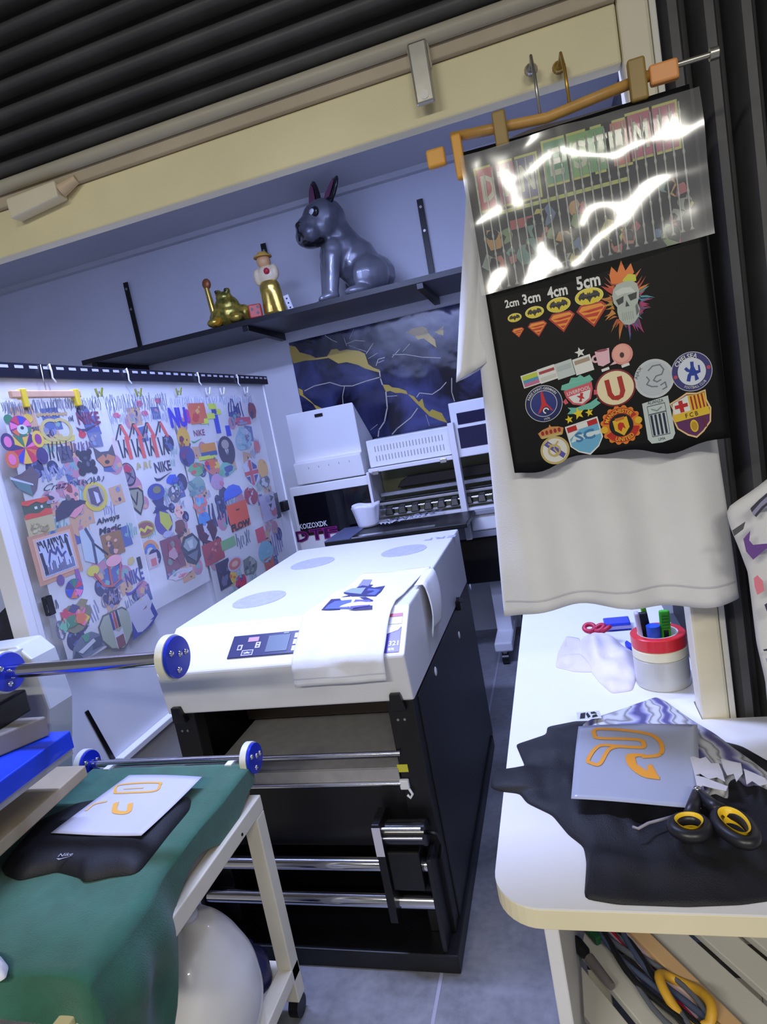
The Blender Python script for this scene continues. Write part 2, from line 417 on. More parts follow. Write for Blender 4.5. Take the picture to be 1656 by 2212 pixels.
# lintel with its strip and round upper edge
lint = struct(MB().box((-3.2, YF, 2.137), (0.205, YF + .035, 2.235)).build('trim_2', cream, bevel=.004))
MB().box((-3.2, YF - .012, 2.235), (0.205, YF + .035, 2.262)).build('upper_strip', mat('lintel_strip', RGB(196, 182, 158), .5, var=.15, scale=8), lint, bevel=.003)
MB().cyl((-3.2, YF - .02, 2.272), (0.205, YF - .02, 2.272), .014).build('round_edge', mat('lintel_edge', RGB(186, 180, 162), .45, var=.12), lint, smooth=True, angle=40)
MB().box((-3.2, YF + .035, 2.15), (0.205, YF + .05, 2.9)).build('inner_board', wall_white, lint)
# post at the right of the opening
post = struct(MB().box((0.207, YF, 0.0), (0.258, YF + .07, 2.90)).build('trim_3', cream2, bevel=.006))
MB().box((0.259, YF + .004, 0.0), (0.270, YF + .07, 2.90)).build('edge_strip', mat('post_edge', RGB(222, 220, 210), .4), post, bevel=.002)

# overhead roller shutter: horizontal black slats
sh = thing('roller_shutter', 'black roller shutter of ribbed horizontal slats rolled up above the cream lintel', 'shutter', (-0.9, YF, 2.29))
MB().box((-3.2, YF + .022, 2.288), (0.205, YF + .032, 2.90)).build('backing', shutter_m, sh)
base = None
for k in range(11):
    z = 2.290 + k * .052
    prof = [(0, 0.0), (-.022, .003), (-.030, .010), (-.030, .019), (-.022, .027), (0, .030)]
    mb = MB().prism([(-3.2, YF - .005 + a, 2.290 + b) for a, b in prof], (3.405, 0, 0))
    if base is None: base = mb.build('slat', shutter_m, sh, smooth=True, angle=50)
    else: copy_of(base, 'slat', sh, (0, 0, k * .052))
# folded side shutter: vertical pleats
fs = thing('folding_shutter', 'black folding shutter of vertical pleated slats beside the cream post', 'shutter', (0.5, YF + .1, 0.0))
MB().box((0.272, YF + .085, 0.0), (1.40, YF + .10, 2.90)).build('backing', shutter_m, fs)
base = None
for k in range(20):
    x = 0.276 + k * .056
    prof = [(0, .085), (.004, .030), (.012, .012), (.026, .010), (.034, .030), (.038, .085)]
    if base is None: base = MB().prism([(0.276 + a, YF + b - .002, 0.0) for a, b in prof], (0, 0, 2.90)).build('pleat', shutter_m, fs, smooth=True, angle=50)
    else: copy_of(base, 'pleat', fs, (k * .056, 0, 0))
# small fittings on the lintel
h = thing('lintel_hasp', 'pale metal hasp plate with a round hole fixed on the lintel', 'bracket', Py(905, 150, YF - .02))
a, b = Py(893, 92, YF - .03), Py(926, 222, YF - .03)
cx = (a.x + b.x) / 2
MB().box((cx - .018, YF - .035, b.z), (cx + .018, YF - .022, a.z)).build('plate', zinc, h, bevel=.004)
MB().box((cx - .02, YF - .03, 2.225), (cx + .02, YF - .001, 2.285)).build('mount', cream2, h, bevel=.006)
MB().cyl((cx, YF - .036, b.z + .014), (cx, YF - .034, b.z + .014), .008).build('hole', mat('hole_pale', RGB(235, 235, 225), .4), h)
q = Py(85, 432, YF - .02)
bx = thing('lintel_box', 'cream plastic junction box at the end of a crack on the lintel', 'box', (q.x, YF, q.z))
MB().hexa([(q.x - .075, YF - .035, q.z - .025), (q.x + .06, YF - .035, q.z - .012), (q.x + .06, YF - .001, q.z - .012), (q.x - .075, YF - .001, q.z - .025)],
          [(q.x - .075, YF - .035, q.z + .018), (q.x + .06, YF - .035, q.z + .022), (q.x + .06, YF - .001, q.z + .022), (q.x - .075, YF - .001, q.z + .018)]).build('body', cream2, bx, bevel=.004)
MB().cyl((q.x + .06, YF - .018, q.z + .005), (q.x + .10, YF - .012, q.z + .02), .014, .009).build('cable_gland', mat('gland_peach', RGB(214, 190, 160), .5), bx, smooth=True, angle=40)

struct(MB().box((-4.9, -3.0, 3.3), (3.0, YF + .1, 3.38)).build('ceiling_hall', mat('hall_ceiling', RGB(190, 188, 180), .7)))
# ------------------------------------------------------------------ back wall: shelf and figures
ZS = 2.353; YS = 3.80
shelf = thing('wall_shelf', 'long dark grey wall shelf on three black angle brackets below the ceiling', 'shelf', (-1.5, YW, ZS))
shelf_m = mat('grey_melamine', RGB(92, 92, 100), .45, var=.06); edge_m = mat('black_edge_band', RGB(26, 26, 32), .4)
x0, x1 = -3.0, -.20
MB().box((x0, YS + .004, ZS), (x1, YW - .001, ZS + .03)).build('board', shelf_m, shelf)
MB().box((x0, YS, ZS), (x1, YS + .004, ZS + .032)).build('front_edge', edge_m, shelf)
br = None
for k, (ub, vb, ut, vt) in enumerate(((330, 792, 272, 612), (620, 722, 567, 527), (953, 650, 903, 432))):
    t = Py(ut, vt, YW); x = t.x + .012
    mb = MB().box((x - .02, YW - .028, ZS + .03), (x + .02, YW - .021, t.z))
    if br is None:
        bo = mb.build('bracket', black_metal, shelf, bevel=.002); br = (bo, x)
        arm = MB().hexa([(x - .02, YS + .004, ZS - .035), (x + .02, YS + .004, ZS - .035), (x + .02, YW - .002, ZS - .05), (x - .02, YW - .002, ZS - .05)],
                        [(x - .02, YS + .004, ZS - .001), (x + .02, YS + .004, ZS - .001), (x + .02, YW - .002, ZS - .001), (x - .02, YW - .002, ZS - .001)]).build('bracket_arm', black_plastic, bo, bevel=.002)
        sc = [MB().cyl((x, YW - .033, t.z - d), (x, YW - .028, t.z - d), .009, n=10).build('screw', zinc, bo) for d in (.05, .20)]
    else:
        d = (x - br[1], 0, 0); bo = copy_of(br[0], 'bracket', shelf, d)
        for q in [arm] + sc:
            c = q.copy(); col.objects.link(c); c.parent = bo; c.location = q.location
# ceiling cove line and wire
struct(MB().box((-4.8, YW - .05, ZC - .035), (.6, YW, ZC)).build('trim_4', ceil_m))

def statue(name, blobs, M, parent, voxel, it=4):
    mb = MB()
    for b in blobs:
        if len(b) == 2: mb.ell(b[0], b[1], 14)
        elif len(b) == 3: mb.ell(b[0], b[1], 14, b[2])
        else: mb.cyl(b[0], b[1], b[2], b[3], n=14)
    return mb.build(name, M, parent, smooth=True, remesh=voxel, smoothit=it)
# ---- dog
S = 1.10; FX, FY = -.88, -.47
feet = Py(722, 648, 3.94)
DB = Vector((feet.x + .105, 4.04, ZS + .033))
def D(f, s, u):       # dog frame -> world
    return DB + Vector((FX * f - FY * s, FY * f + FX * s, u)) * S
RD = Matrix(((FX, -FY, 0), (FY, FX, 0), (0, 0, 1)))
HX, HY = -.70, -.714
NK = (.06, 0, .355)
def E(f, s, u):       # head frame (turned towards the shop front), larger than life
    k = 1.34
    return D(*NK) + Vector((HX * f - HY * s, HY * f + HX * s, u)) * S * k
RE = Matrix(((HX, -HY, 0), (HY, HX, 0), (0, 0, 1)))
def dr(a, b, c): return (a * S, b * S, c * S)
def er(a, b, c): return (a * S * 1.34, b * S * 1.34, c * S * 1.34)
dm = bpy.data.materials.new('mottled_silver_paint'); dm.use_nodes = True
nt = dm.node_tree; N = nt.nodes; L = nt.links; b = N['Principled BSDF']; sock(b, 'Roughness', .30); sock(b, 'Metallic', .35); sock(b, 'Coat Weight', .3)
tc = N.new('ShaderNodeTexCoord'); nz = N.new('ShaderNodeTexNoise'); nz.inputs['Scale'].default_value = 4.2; nz.inputs['Detail'].default_value = 1.0; L.new(tc.outputs['Object'], nz.inputs['Vector'])
r = N.new('ShaderNodeValToRGB'); e = r.color_ramp.elements; e[0].position = .36; e[1].position = .62; e[0].color = RGB(92, 94, 104); e[1].color = RGB(142, 144, 154)
L.new(nz.outputs['Fac'], r.inputs['Fac']); L.new(r.outputs['Color'], b.inputs['Base Color'])
black_gloss = mat('black_gloss_paint', RGB(18, 18, 24), .25, coat=.4)
dog = thing('dog_statue', 'silver and black bulldog statue sitting on the shelf with one ear up', 'statue', DB)
blobs = [(D(-.12, 0, .12), dr(.15, .135, .13), RD), (D(-.05, 0, .21), dr(.13, .12, .14), RD), (D(.01, 0, .29), dr(.115, .11, .12), RD), (D(.08, 0, .25), dr(.08, .10, .11), RD),
         (D(.02, 0, .33), E(.02, 0, .06), .10 * S, .095 * S), (E(.03, 0, .075), er(.095, .10, .085), RE), (E(.10, 0, .045), er(.06, .072, .052), RE), (E(.06, .045, .04), er(.05, .04, .05), RE), (E(.06, -.045, .04), er(.05, .04, .05), RE),
         (E(.115, .034, .018), er(.042, .036, .042), RE), (E(.115, -.034, .018), er(.042, .036, .042), RE), (E(.10, 0, -.008), er(.045, .045, .026), RE)]
for s in (1, -1):
    blobs += [(D(.10, .075 * s, .25), D(.14, .075 * s, .05), .05 * S, .038 * S), (D(.09, .075 * s, .27), dr(.055, .045, .07), RD), (D(.155, .075 * s, .028), dr(.058, .042, .028), RD),
              (D(-.09, .115 * s, .11), dr(.11, .05, .11), RD), (D(.0, .13 * s, .03), dr(.085, .042, .03), RD)]
for s in (1, -1):
    for k in (-1, 0, 1): blobs.append((D(.205, .075 * s + k * .022, .02), dr(.02, .013, .02), RD))
body = statue('body', blobs, dm, dog, .0095, 5)
def ear(s, hgt, lean):
    bs = E(.02, .062 * s, .135); tp = E(.005, (.07 + lean) * s, .135 + hgt)
    d = tp - bs; side = (E(0, .1, 0) - E(0, 0, 0)).normalized(); fw = Vector((HX, HY, 0)); q = S * 1.34
    mb = MB(); v = []; n = 12; pr_ = ((-.25, .038), (.1, .048), (.4, .048), (.7, .038), (.92, .022), (1.0, .006))
    for t, wd in pr_:
        for i in range(n):
            a = 2 * math.pi * i / n; v.append(bs + d * t + side * wd * q * math.cos(a) + fw * (.014 * q) * math.sin(a) * (wd / .048))
    f = [(j * n + i, j * n + (i + 1) % n, (j + 1) * n + (i + 1) % n, (j + 1) * n + i) for j in range(5) for i in range(n)] + [tuple(range(n))[::-1], tuple(range(5 * n, 6 * n))]
    mb.add(v, f); e = mb.build('ear', black_gloss, dog, smooth=True)
    P = [bs + d * t + side * wd * q * k + fw * (.0105 + .004 * (t < .5)) * q for t, wd, k in ((.05, .026, -1), (.4, .028, -1), (.72, .019, -1), (.9, .004, 1), (.72, .019, 1), (.4, .028, 1), (.05, .026, 1))]
    MB().prism(P, fw * .004 * S).build('inner_ear', mat('inner_ear_plum', RGB(128, 70, 100), .45), e)
ear(-1, .130, .01); ear(1, .070, .05)
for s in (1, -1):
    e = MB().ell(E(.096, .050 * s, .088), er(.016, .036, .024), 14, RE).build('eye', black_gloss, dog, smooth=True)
    MB().ell(E(.108, .052 * s, .090), er(.007, .022, .012), 12, RE).build('painted_eye_glint', mat('eye_glint', RGB(225, 228, 240), .2, coat=.5), e, smooth=True)  # glint on the eye: a highlight painted in as a white piece
MB().ell(E(.152, 0, .056), er(.011, .024, .013), 12, RE).build('nose', black_gloss, dog, smooth=True)
MB().tube([E(.156, 0, .045), E(.157, 0, .026), E(.148, .022, .004), E(.128, .056, -.004)], .007 * S, 8).build('mouth', black_gloss, dog, smooth=True)
MB().tube([E(.157, 0, .026), E(.148, -.022, .004), E(.128, -.056, -.004)], .007 * S, 8).build('mouth', black_gloss, dog, smooth=True)
MB().ell(E(.098, 0, -.014), er(.050, .052, .022), 14, RE).build('black_lower_jaw', black_gloss, dog, smooth=True)
# ---- gold frog
gold = mat('gold_paint', RGB(206, 176, 74), .3, metal=.6, c2=RGB(96, 104, 44), scale=26)
gold2 = mat('gold_leaf', RGB(232, 200, 96), .25, metal=.8, var=.35, scale=20)
fb = Py(497, 693, 3.88); fb.z = ZS + .033
frog = thing('frog_figurine', 'green and gold frog figurine with a small coin stick on the shelf', 'figurine', fb)
def F(x, y, z): return fb + Vector((x, y, z))
statue('body', [(F(0, 0, .07), (.12, .10, .075)), (F(.01, -.02, .12), (.085, .07, .07)), (F(.02, -.06, .165), (.055, .05, .04)), (F(-.01, -.07, .20), (.022, .022, .022)), (F(.055, -.07, .20), (.022, .022, .022)),
                (F(-.08, -.06, .03), (.05, .05, .03)), (F(.08, -.06, .03), (.05, .05, .03)), (F(.10, .02, .06), (.05, .05, .06)), (F(-.10, .02, .06), (.05, .05, .06))], gold, frog, .008, 3)
MB().cyl(F(-.09, -.02, .07), F(-.105, -.02, .26), .022, .016, n=12).build('coin_stick', gold2, frog, smooth=True, angle=40)
MB().ell(F(-.10, -.02, .285), (.030, .02, .035)).build('coin_topper', mat('copper_brown', RGB(150, 92, 52), .4, metal=.4), frog, smooth=True)
for s in (-.012, .055): MB().ell(F(s, -.092, .204), (.010, .006, .010), 10).build('eye', black_gloss, frog, smooth=True)
MB().lathe(F(-.045, -.085, .03), [(.0, -.01), (.03, -.01), (.03, .012), (.0, .012)], 14, (0, -1, .4)).build('coin', mat('amber_gold', RGB(224, 160, 40), .3, metal=.6), frog, smooth=True, angle=40)
# ---- tall figure
tb = Py(592, 668, 3.90); tb.z = ZS + .033
fig = thing('tall_figurine', 'tall standing figurine in cream top and gold trousers behind the red cube', 'figurine', tb)
def G(x, y, z): return tb + Vector((x, y, z))
cream_pt = mat('cream_figure_paint', RGB(238, 218, 176), .35)
statue('trousers', [(G(-.03, 0, .0), G(-.015, 0, .15), .042, .05), (G(.04, 0, .0), G(.02, 0, .15), .042, .05), (G(0, 0, .17), (.07, .055, .07))], gold2, fig, .008, 3)
statue('jacket', [(G(0, 0, .25), (.066, .05, .07)), (G(-.06, -.01, .25), (.03, .03, .055)), (G(.055, -.01, .26), (.03, .03, .05))], cream_pt, fig, .008, 3)
MB().ell(G(-.005, -.005, .335), (.045, .042, .045)).build('head', mat('figure_skin', RGB(226, 176, 120), .4), fig, smooth=True)
MB().lathe(G(-.005, -.005, .36), [(.058, 0), (.058, .008), (.04, .012), (.03, .03), (.0, .032)], 18).build('hat', mat('mustard_hat', RGB(206, 160, 62), .5), fig, smooth=True, angle=40)
MB().ell(G(.02, -.05, .265), (.02, .014, .02), 10).build('red_bow', mat('bow_red', RGB(190, 30, 60), .4), fig, smooth=True)
MB().lathe(G(-.004, 0, .0), [(.075, -.001), (.078, .006), (.06, .02)], 18).build('base', gold, fig, smooth=True, angle=40)
# ---- red cube and white card
rb = Py(553, 678, 3.85); rb.z = ZS + .033
rc = thing('red_cube', 'small red spotted cube ornament between the frog and the tall figure', 'ornament', rb)
R_ = Matrix.Rotation(.35, 3, 'Z')
c8 = [rb + R_ @ Vector((x, y, z)) for z in (0.0, .085) for x, y in ((-.04, -.035), (.04, -.035), (.04, .035), (-.04, .035))]
MB().hexa(c8[:4], c8[4:]).build('body', mat('red_lacquer', RGB(206, 66, 44), .4, var=.15, scale=30), rc, bevel=.008)
for dx, dz in ((-.018, .055), (.015, .03), (.02, .065)):
    q = rb + R_ @ Vector((dx, -.036, dz)); MB().cyl(q, q + R_ @ Vector((0, -.002, 0)), .009, n=10).build('spot', black_plastic, rc)
cb = Py(628, 660, 3.86); cb.z = ZS + .033
wc = thing('white_card', 'narrow white card with black dots leaning beside the dog statue', 'card', cb)
MB().hexa([cb + Vector(q) for q in ((-.018, -.004, 0), (.018, -.004, 0), (.018, .004, 0), (-.018, .004, 0))], [cb + Vector(q) for q in ((-.048, .02, .10), (-.012, .02, .105), (-.012, .028, .105), (-.048, .028, .10))]).build('card', white_plastic, wc)
for k in range(3):
    t = .2 + .3 * k; q = cb + Vector((-.030 * t, -.005 + .024 * t, .10 * t)); MB().ell(q, (.006, .003, .006), 8).build('dot', black_plastic, wc)

# ---- marble poster on the back wall
pp = [Py(624, 741, YW), Py(968, 665, YW), Py(1010, 918, YW), Py(656, 962, YW)]
MX0, MX1 = Py(624, 741, YW).x, Py(1030, 660, YW).x
MZ1, MZ0 = Py(624, 741, YW).z, Py(800, 950, YW).z - .03
po = thing('marble_poster', 'glossy black marble poster with gold cracks on the back wall', 'poster', ((MX0 + MX1) / 2, YW, MZ0))
MB().box((MX0, YW - .006, MZ0), (MX1, YW - .001, MZ1)).build('sheet', marble_m, po)
def wall_frame(x, y, h): return Vector((x, YW - .006 - h, y))
gl, pv = RGB(206, 178, 74), RGB(206, 200, 186)
G1 = Print()
def wp(pts): return [(Py(u, v, YW).x, Py(u, v, YW).z) for u, v in pts]
def crop3(pts): return wp([(580 + a * .302, 660 + b * .302) for a, b in pts])
for pl in ([(150, 285), (195, 295), (225, 335), (300, 355), (340, 375), (420, 365), (450, 315), (490, 310), (510, 325), (560, 315), (650, 325), (690, 345), (715, 420), (750, 445), (795, 460), (790, 478), (740, 465), (690, 450), (640, 425), (560, 405), (500, 415), (430, 375), (340, 388), (260, 395), (180, 415), (160, 350)],
           [(815, 565), (860, 568), (885, 585), (930, 590), (985, 610), (995, 635), (950, 625), (905, 625), (870, 610), (840, 618)],
           [(995, 632), (1040, 650), (1075, 690), (1100, 665), (1115, 725), (1150, 760), (1170, 742), (1240, 770), (1255, 800), (1280, 840), (1220, 820), (1150, 790), (1100, 740), (1050, 690)],
           [(985, 195), (1030, 165), (1100, 150), (1130, 165), (1150, 205), (1190, 245), (1200, 300), (1150, 265), (1110, 235), (1070, 245), (1040, 215)],
           [(1190, 190), (1250, 150), (1250, 215), (1215, 205)],
           [(215, 590), (245, 605), (250, 640), (300, 680), (330, 710), (405, 745), (350, 752), (320, 705), (260, 660), (225, 640)]):
    G1.poly(crop3(pl), gl, 1)
for ln, wd in (([(405, 215), (460, 250), (490, 262)], 5), ([(560, 275), (620, 250), (690, 255)], 5), ([(575, 285), (640, 310), (700, 330)], 3), ([(700, 345), (750, 270)], 5), ([(715, 380), (780, 340)], 3),
               ([(770, 430), (785, 385), (830, 372)], 5), ([(785, 410), (825, 392)], 4), ([(885, 370), (940, 310)], 4), ([(890, 352), (980, 350), (1100, 370), (1230, 375)], 4), ([(795, 470), (800, 520), (815, 565)], 9),
               ([(800, 512), (700, 540), (600, 575), (520, 575), (440, 550), (330, 575), (260, 610)], 6), ([(545, 575), (530, 650), (535, 710)], 5), ([(840, 620), (850, 730), (830, 830), (790, 890), (785, 935)], 9),
               ([(845, 650), (920, 645)], 4), ([(1065, 735), (1020, 800), (920, 880), (885, 920)], 7), ([(1060, 655), (1080, 625), (1170, 635), (1230, 595), (1270, 550)], 6), ([(1310, 520), (1310, 620), (1330, 685)], 6),
               ([(580, 240), (610, 170)], 3), ([(540, 230), (560, 290)], 3), ([(1125, 780), (1150, 860)], 3), ([(730, 890), (780, 850)], 3), ([(960, 330), (1010, 275)], 3)):
    G1.line(crop3(ln), wd * .302 * YW / FPX, pv, 2)
G1.build('gold_veins', wall_frame, po, print_material('gold_ink', .25, .5))
# second marble sheet beyond the partition
mp = thing('marble_banner', 'black marble banner with a gold patch seen past the partition end', 'banner', (-2.35, 2.2, .9))
MB().box((-2.9, 2.2, .75), (-1.85, 2.206, 2.0)).build('sheet', marble_m, mp)
def side_frame(x, y, h): return Vector((x, 2.2 - h, y))
G2 = Print()
def sp(pts): return [(Py(u, v, 2.2).x, Py(u, v, 2.2).z) for u, v in pts]
G2.poly(sp([(-30, 1190), (8, 1190), (22, 1215), (34, 1262), (20, 1275), (4, 1280), (-30, 1300)]), gl, 1)
G2.poly(sp([(-30, 1265), (2, 1262), (14, 1310), (-6, 1330), (-30, 1320)]), RGB(180, 186, 200), 2)
G2.poly(sp([(14, 1290), (40, 1275), (44, 1300), (18, 1308)]), RGB(96, 120, 140), 2)
G2.build('gold_patch', side_frame, mp, prints)
# ------------------------------------------------------------------ film printer at the back
YP = 3.85
def Q(u, v): return Py(u, v, YP)
pr = thing('film_printer', 'white wide film printer with raised hood and black display at the back', 'printer', (-1.1, YP, 0))
xa, xb, xc, xd = Q(628, 1080).x, Q(800, 1050).x, Q(985, 1010).x, .02
zt, zs0 = Q(650, 1050).z, Q(643, 1165).z
MB().box((xa, YP, .80), (xb - .005, YP + .42, zt)).build('left_cabinet', white_plastic, pr, bevel=.008)
sx0, sx1, sz0, sz1 = Q(634, 1072).x, Q(800, 1041).x - .01, Q(644, 1160).z, Q(634, 1072).z
scr = MB().box((sx0, YP - .006, sz0), (sx1, YP, sz1)).build('display', mat('black_glass', RGB(10, 10, 16), .08, coat=.6), pr, bevel=.002)
def pf(x, y, h): return Vector((x, YP - .006 - h, y))
T = Print(); q = Q(674, 1134)
T.text('KOIZOXDK', q.x + .01, q.z, .036, RGB(225, 225, 235), 2, .02, w=.20)
for ch, cx in (('D', -.085), ('T', .02), ('F', .12)):
    T.text(ch, q.x + cx, q.z - .065, .075, RGB(150, 24, 130), 1, .05, w=.10)
    T.text(ch, q.x + cx, q.z - .065, .066, RGB(60, 8, 66), 2, .005, w=.086)
T.build('lettering', pf, scr, prints)
# hood: wedge, face forward
hx0, hx1 = Q(632, 960).x - .02, Q(772, 940).x; hz0, hz1 = zt + .006, Q(625, 895).z
prof = [(YP - .005, hz0), (YP - .02, hz0 + .14), (YP + .02, hz0 + .15), (YP + .02, hz1), (YP + .33, hz0 + .22), (YP + .33, hz0)]
hood = MB().prism([(hx0, a, b) for a, b in prof], (hx1 - hx0, 0, 0)).build('hood', white_plastic, pr, bevel=.006)
MB().box((hx0 + .20, YP + .012, hz1 - .05), (hx0 + .255, YP + .021, hz1 - .03)).build('handle_slot', black_plastic, hood, bevel=.003)
for k in range(5):
    x = hx0 + .10 + k * .07
    MB().box((x, YP - .0165, hz0 + .095), (x + .004, YP - .008, hz0 + .12)).build('slot', grey_plastic, hood)
# vented cover
cov = mat('pale_cover', RGB(230, 232, 232), .4)
vx0, vx1, vz0, vz1 = Q(793, 985).x, Q(972, 955).x, Q(797, 1012).z, Q(791, 953).z
vc = MB().box((vx0, YP + .02, vz0), (vx1, YP + .26, vz1)).build('vented_cover', cov, pr, bevel=.006)
slot_m = mat('vent_slot_grey', RGB(150, 152, 156), .6); b0 = None
for r_ in range(2):
    for k in range(22):
        x = vx0 + .05 + k * (vx1 - vx0 - .10) / 21; z = vz0 + .035 + r_ * .06
        if b0 is None: b0 = MB().box((x, YP + .018, z), (x + .005, YP + .0202, z + .035)).build('vent', slot_m, vc); bx0, bz0 = x, z
        else: copy_of(b0, 'vent', vc, (x - bx0, 0, z - bz0))
MB().box((vx0 - .01, YP - .01, vz0 - .03), (vx1 + .02, YP + .20, vz0 - .004)).build('cover_rail', white_metal, pr, bevel=.004)
for u, v in ((812, 1020), (958, 994)):
    q = Q(u, v); MB().box((q.x - .02, YP - .02, q.z - .015), (q.x + .02, YP - .008, q.z + .012)).build('latch', zinc, pr, bevel=.003)
# open carriage bay
olive = mat('olive_inner', RGB(122, 122, 84), .5)
bx0_, bx1_ = xb, xd
MB().box((bx0_, YP + .30, .80), (bx1_, YP + .40, vz0)).build('bay_back', olive, pr)
MB().box((bx0_ + .005, YP - .02, .80), (bx1_, YP + .40, Q(810, 1150).z)).build('bay_bed', grey_plastic, pr, bevel=.004)
q0, q1 = Q(840, 1058), Q(985, 1030)
arch = [(q0.x, q0.z - .02), (q0.x + .03, q0.z + .02), (q0.x + .08, q0.z + .045), (xd - .15, q0.z + .045), (xd - .15, q0.z - .02)]
MB().prism([(a, YP + .22, b) for a, b in arch], (0, .06, 0)).build('carriage_cover', mat('dark_carriage', RGB(40, 40, 44), .35), pr, bevel=.004)
for (u, v), th, mm, yy in (((812, 1078), .022, grey_plastic, .16), ((812, 1090), .010, black_plastic, .10), ((812, 1095), .016, steel, .08), ((815, 1118), .012, steel, .02), ((815, 1130), .026, white_metal, -.005), ((815, 1142), .02, black_plastic, -.012)):
    z = Q(u, v).z; MB().box((bx0_ + .01, YP + yy, z - th / 2), (bx1_, YP + yy + .05, z + th / 2)).build('cross_rail', mm, pr, bevel=.002)
zr = Q(830, 1106).z; rl = None
MB().cyl((bx0_ + .02, YP + .035, zr + .008), (bx1_, YP + .035, zr + .008), .008, n=12).build('roller_shaft', chrome, pr, smooth=True, angle=40)
for k in range(9):
    x = bx0_ + .06 + k * .085
    if rl is None:
        rl = MB().hexa([(x, YP, zr - .026), (x + .055, YP, zr - .026), (x + .055, YP + .06, zr - .03), (x, YP + .06, zr - .03)], [(x + .008, YP + .012, zr + .018), (x + .047, YP + .012, zr + .018), (x + .047, YP + .06, zr + .026), (x + .008, YP + .06, zr + .026)]).build('pinch_roller', black_plastic, pr, bevel=.005); rx0 = x
    else: copy_of(rl, 'pinch_roller', pr, (x - rx0, 0, 0))
# uprights and the window frame at the right
MB().box((xb - .006, YP - .03, .82), (xb + .012, YP + .02, zt + .02)).build('upright', white_metal, pr, bevel=.003)
MB().box((Q(996, 1060).x - .012, YP - .05, .80), (Q(996, 1060).x + .025, YP + .02, vz1 + .02)).build('upright', white_metal, pr, bevel=.003)
wx0, wx1, wz0, wz1 = Q(972, 930).x + .012, .04, Q(985, 990).z, Q(968, 872).z
wfm = MB().box((wx0, YP, wz0), (wx1, YP + .24, wz1)).build('control_box', white_plastic, pr, bevel=.006)
for (u0, v0, u1, v1) in ((985, 893, 1060, 907), (988, 925, 1060, 960)):
    a, b = Q(u0, v0), Q(u1, v1); MB().box((a.x, YP - .004, b.z + .005), (wx1 - .05, YP + .001, a.z)).build('dark_window', mat('navy_window', RGB(24, 24, 62), .25), wfm, bevel=.002)
q = Q(1030, 1110)
MB().box((q.x - .04, YP - .03, q.z - .10), (q.x + .2, YP + .02, q.z + .0)).build('side_cover', white_plastic, pr, bevel=.008)
MB().box((q.x - .045, YP - .05, q.z + .0), (q.x + .2, YP + .02, q.z + .03)).build('side_cap', grey_plastic, pr, bevel=.004)
# front tray
tz = .985; ta, tb_ = Pz(697, 1172, tz), Pz(985, 1130, tz)
ty = (ta.y + tb_.y) / 2
MB().box((ta.x, ty, tz - .03), (tb_.x + .06, YP - .055, tz - .004)).build('tray', black_metal, pr, bevel=.004)
MB().box((ta.x, ty, tz - .004), (ta.x + .16, YP - .06, tz)).build('tray_pad', mat('grey_blue_pad', RGB(96, 104, 140), .4), pr)
MB().box((ta.x + .17, ty + .0, tz - .004), (tb_.x - .12, ty + .05, tz + .003)).build('tray_bar', chrome, pr)
MB().box((xa + .05, YP + .02, .50), (xd, YP + .36, .80)).build('lower_body', black_metal, pr, bevel=.006)
for x in (xa + .10, Q(1060, 1200).x):
    lg = MB().box((x - .05, YP + .10, .07), (x + .05, YP + .22, .50)).build('stand_leg', white_metal, pr, bevel=.006)
    MB().box((x - .055, YP - .12, .09), (x + .055, YP + .42, .15)).build('stand_foot', white_metal, pr, bevel=.01)
    for dy in (-.08, .38):
        MB().cyl((x - .02, YP + dy, .035), (x + .02, YP + dy, .035), .035, n=16).build('caster', black_plastic, pr, smooth=True, angle=40)
        MB().box((x - .012, YP + dy - .012, .06), (x + .012, YP + dy + .012, .092)).build('caster_stem', zinc, pr)
# cup and scraps on the tray
cz = tz; cp = Py(797, 1150, 3.72); cpos = Vector((cp.x, 3.74, tz))
def cupf(u, v):
    a = 2 * math.pi * u; r = .062 + .028 * v + (.004 * math.sin(5 * a) + .003 * math.sin(9 * a + 1)) * v
    return cpos + Vector((r * math.cos(a), r * math.sin(a), .001 + .135 * v + (.008 * math.sin(3 * a + .5) * v ** 4)))
cup = thing('plastic_cup', 'crumpled white plastic tub standing on the printer tray', 'tub', cpos)
mb = MB().grid(cupf, 40, 10, True); mb.f.append(tuple(range(40))[::-1]); mb.build('tub', mat('translucent_white', RGB(228, 230, 244), .3, sss=0, coat=.2), cup, smooth=True, solid=.003)
MB().lathe(cpos + Vector((0, 0, .085)), [(.0, 0), (.07, 0), (.072, .012), (.0, .02)], 24).build('contents', white_plastic, cup, smooth=True)
random.seed(4)
for k in range(9):
    q = Py(835 + k * 12, 1146 - k * 1.6, 3.70); c = Vector((q.x, 3.70 + .03 * (k % 3), tz + .002 + .002 * k)); a = random.uniform(-.6, .6); L_ = random.uniform(.05, .10)
    R_ = Matrix.Rotation(a, 3, 'Z')
    mb = MB().grid(lambda u, v: c + R_ @ Vector(((u - .5) * L_ * 1.6, (v - .5) * .05, .012 * math.sin(3 * u * math.pi + k) ** 2 + .004)), 10, 4)
    mb.build('film_scrap', mat('scrap_grey%d' % (k % 3), RGB(*((196, 198, 214), (140, 140, 158), (90, 90, 104))[k % 3]), .35), None, smooth=True, solid=.001, label='curled strip of grey film in the scrap heap on the printer tray', cat='film scrap', group='film scraps on the printer tray')

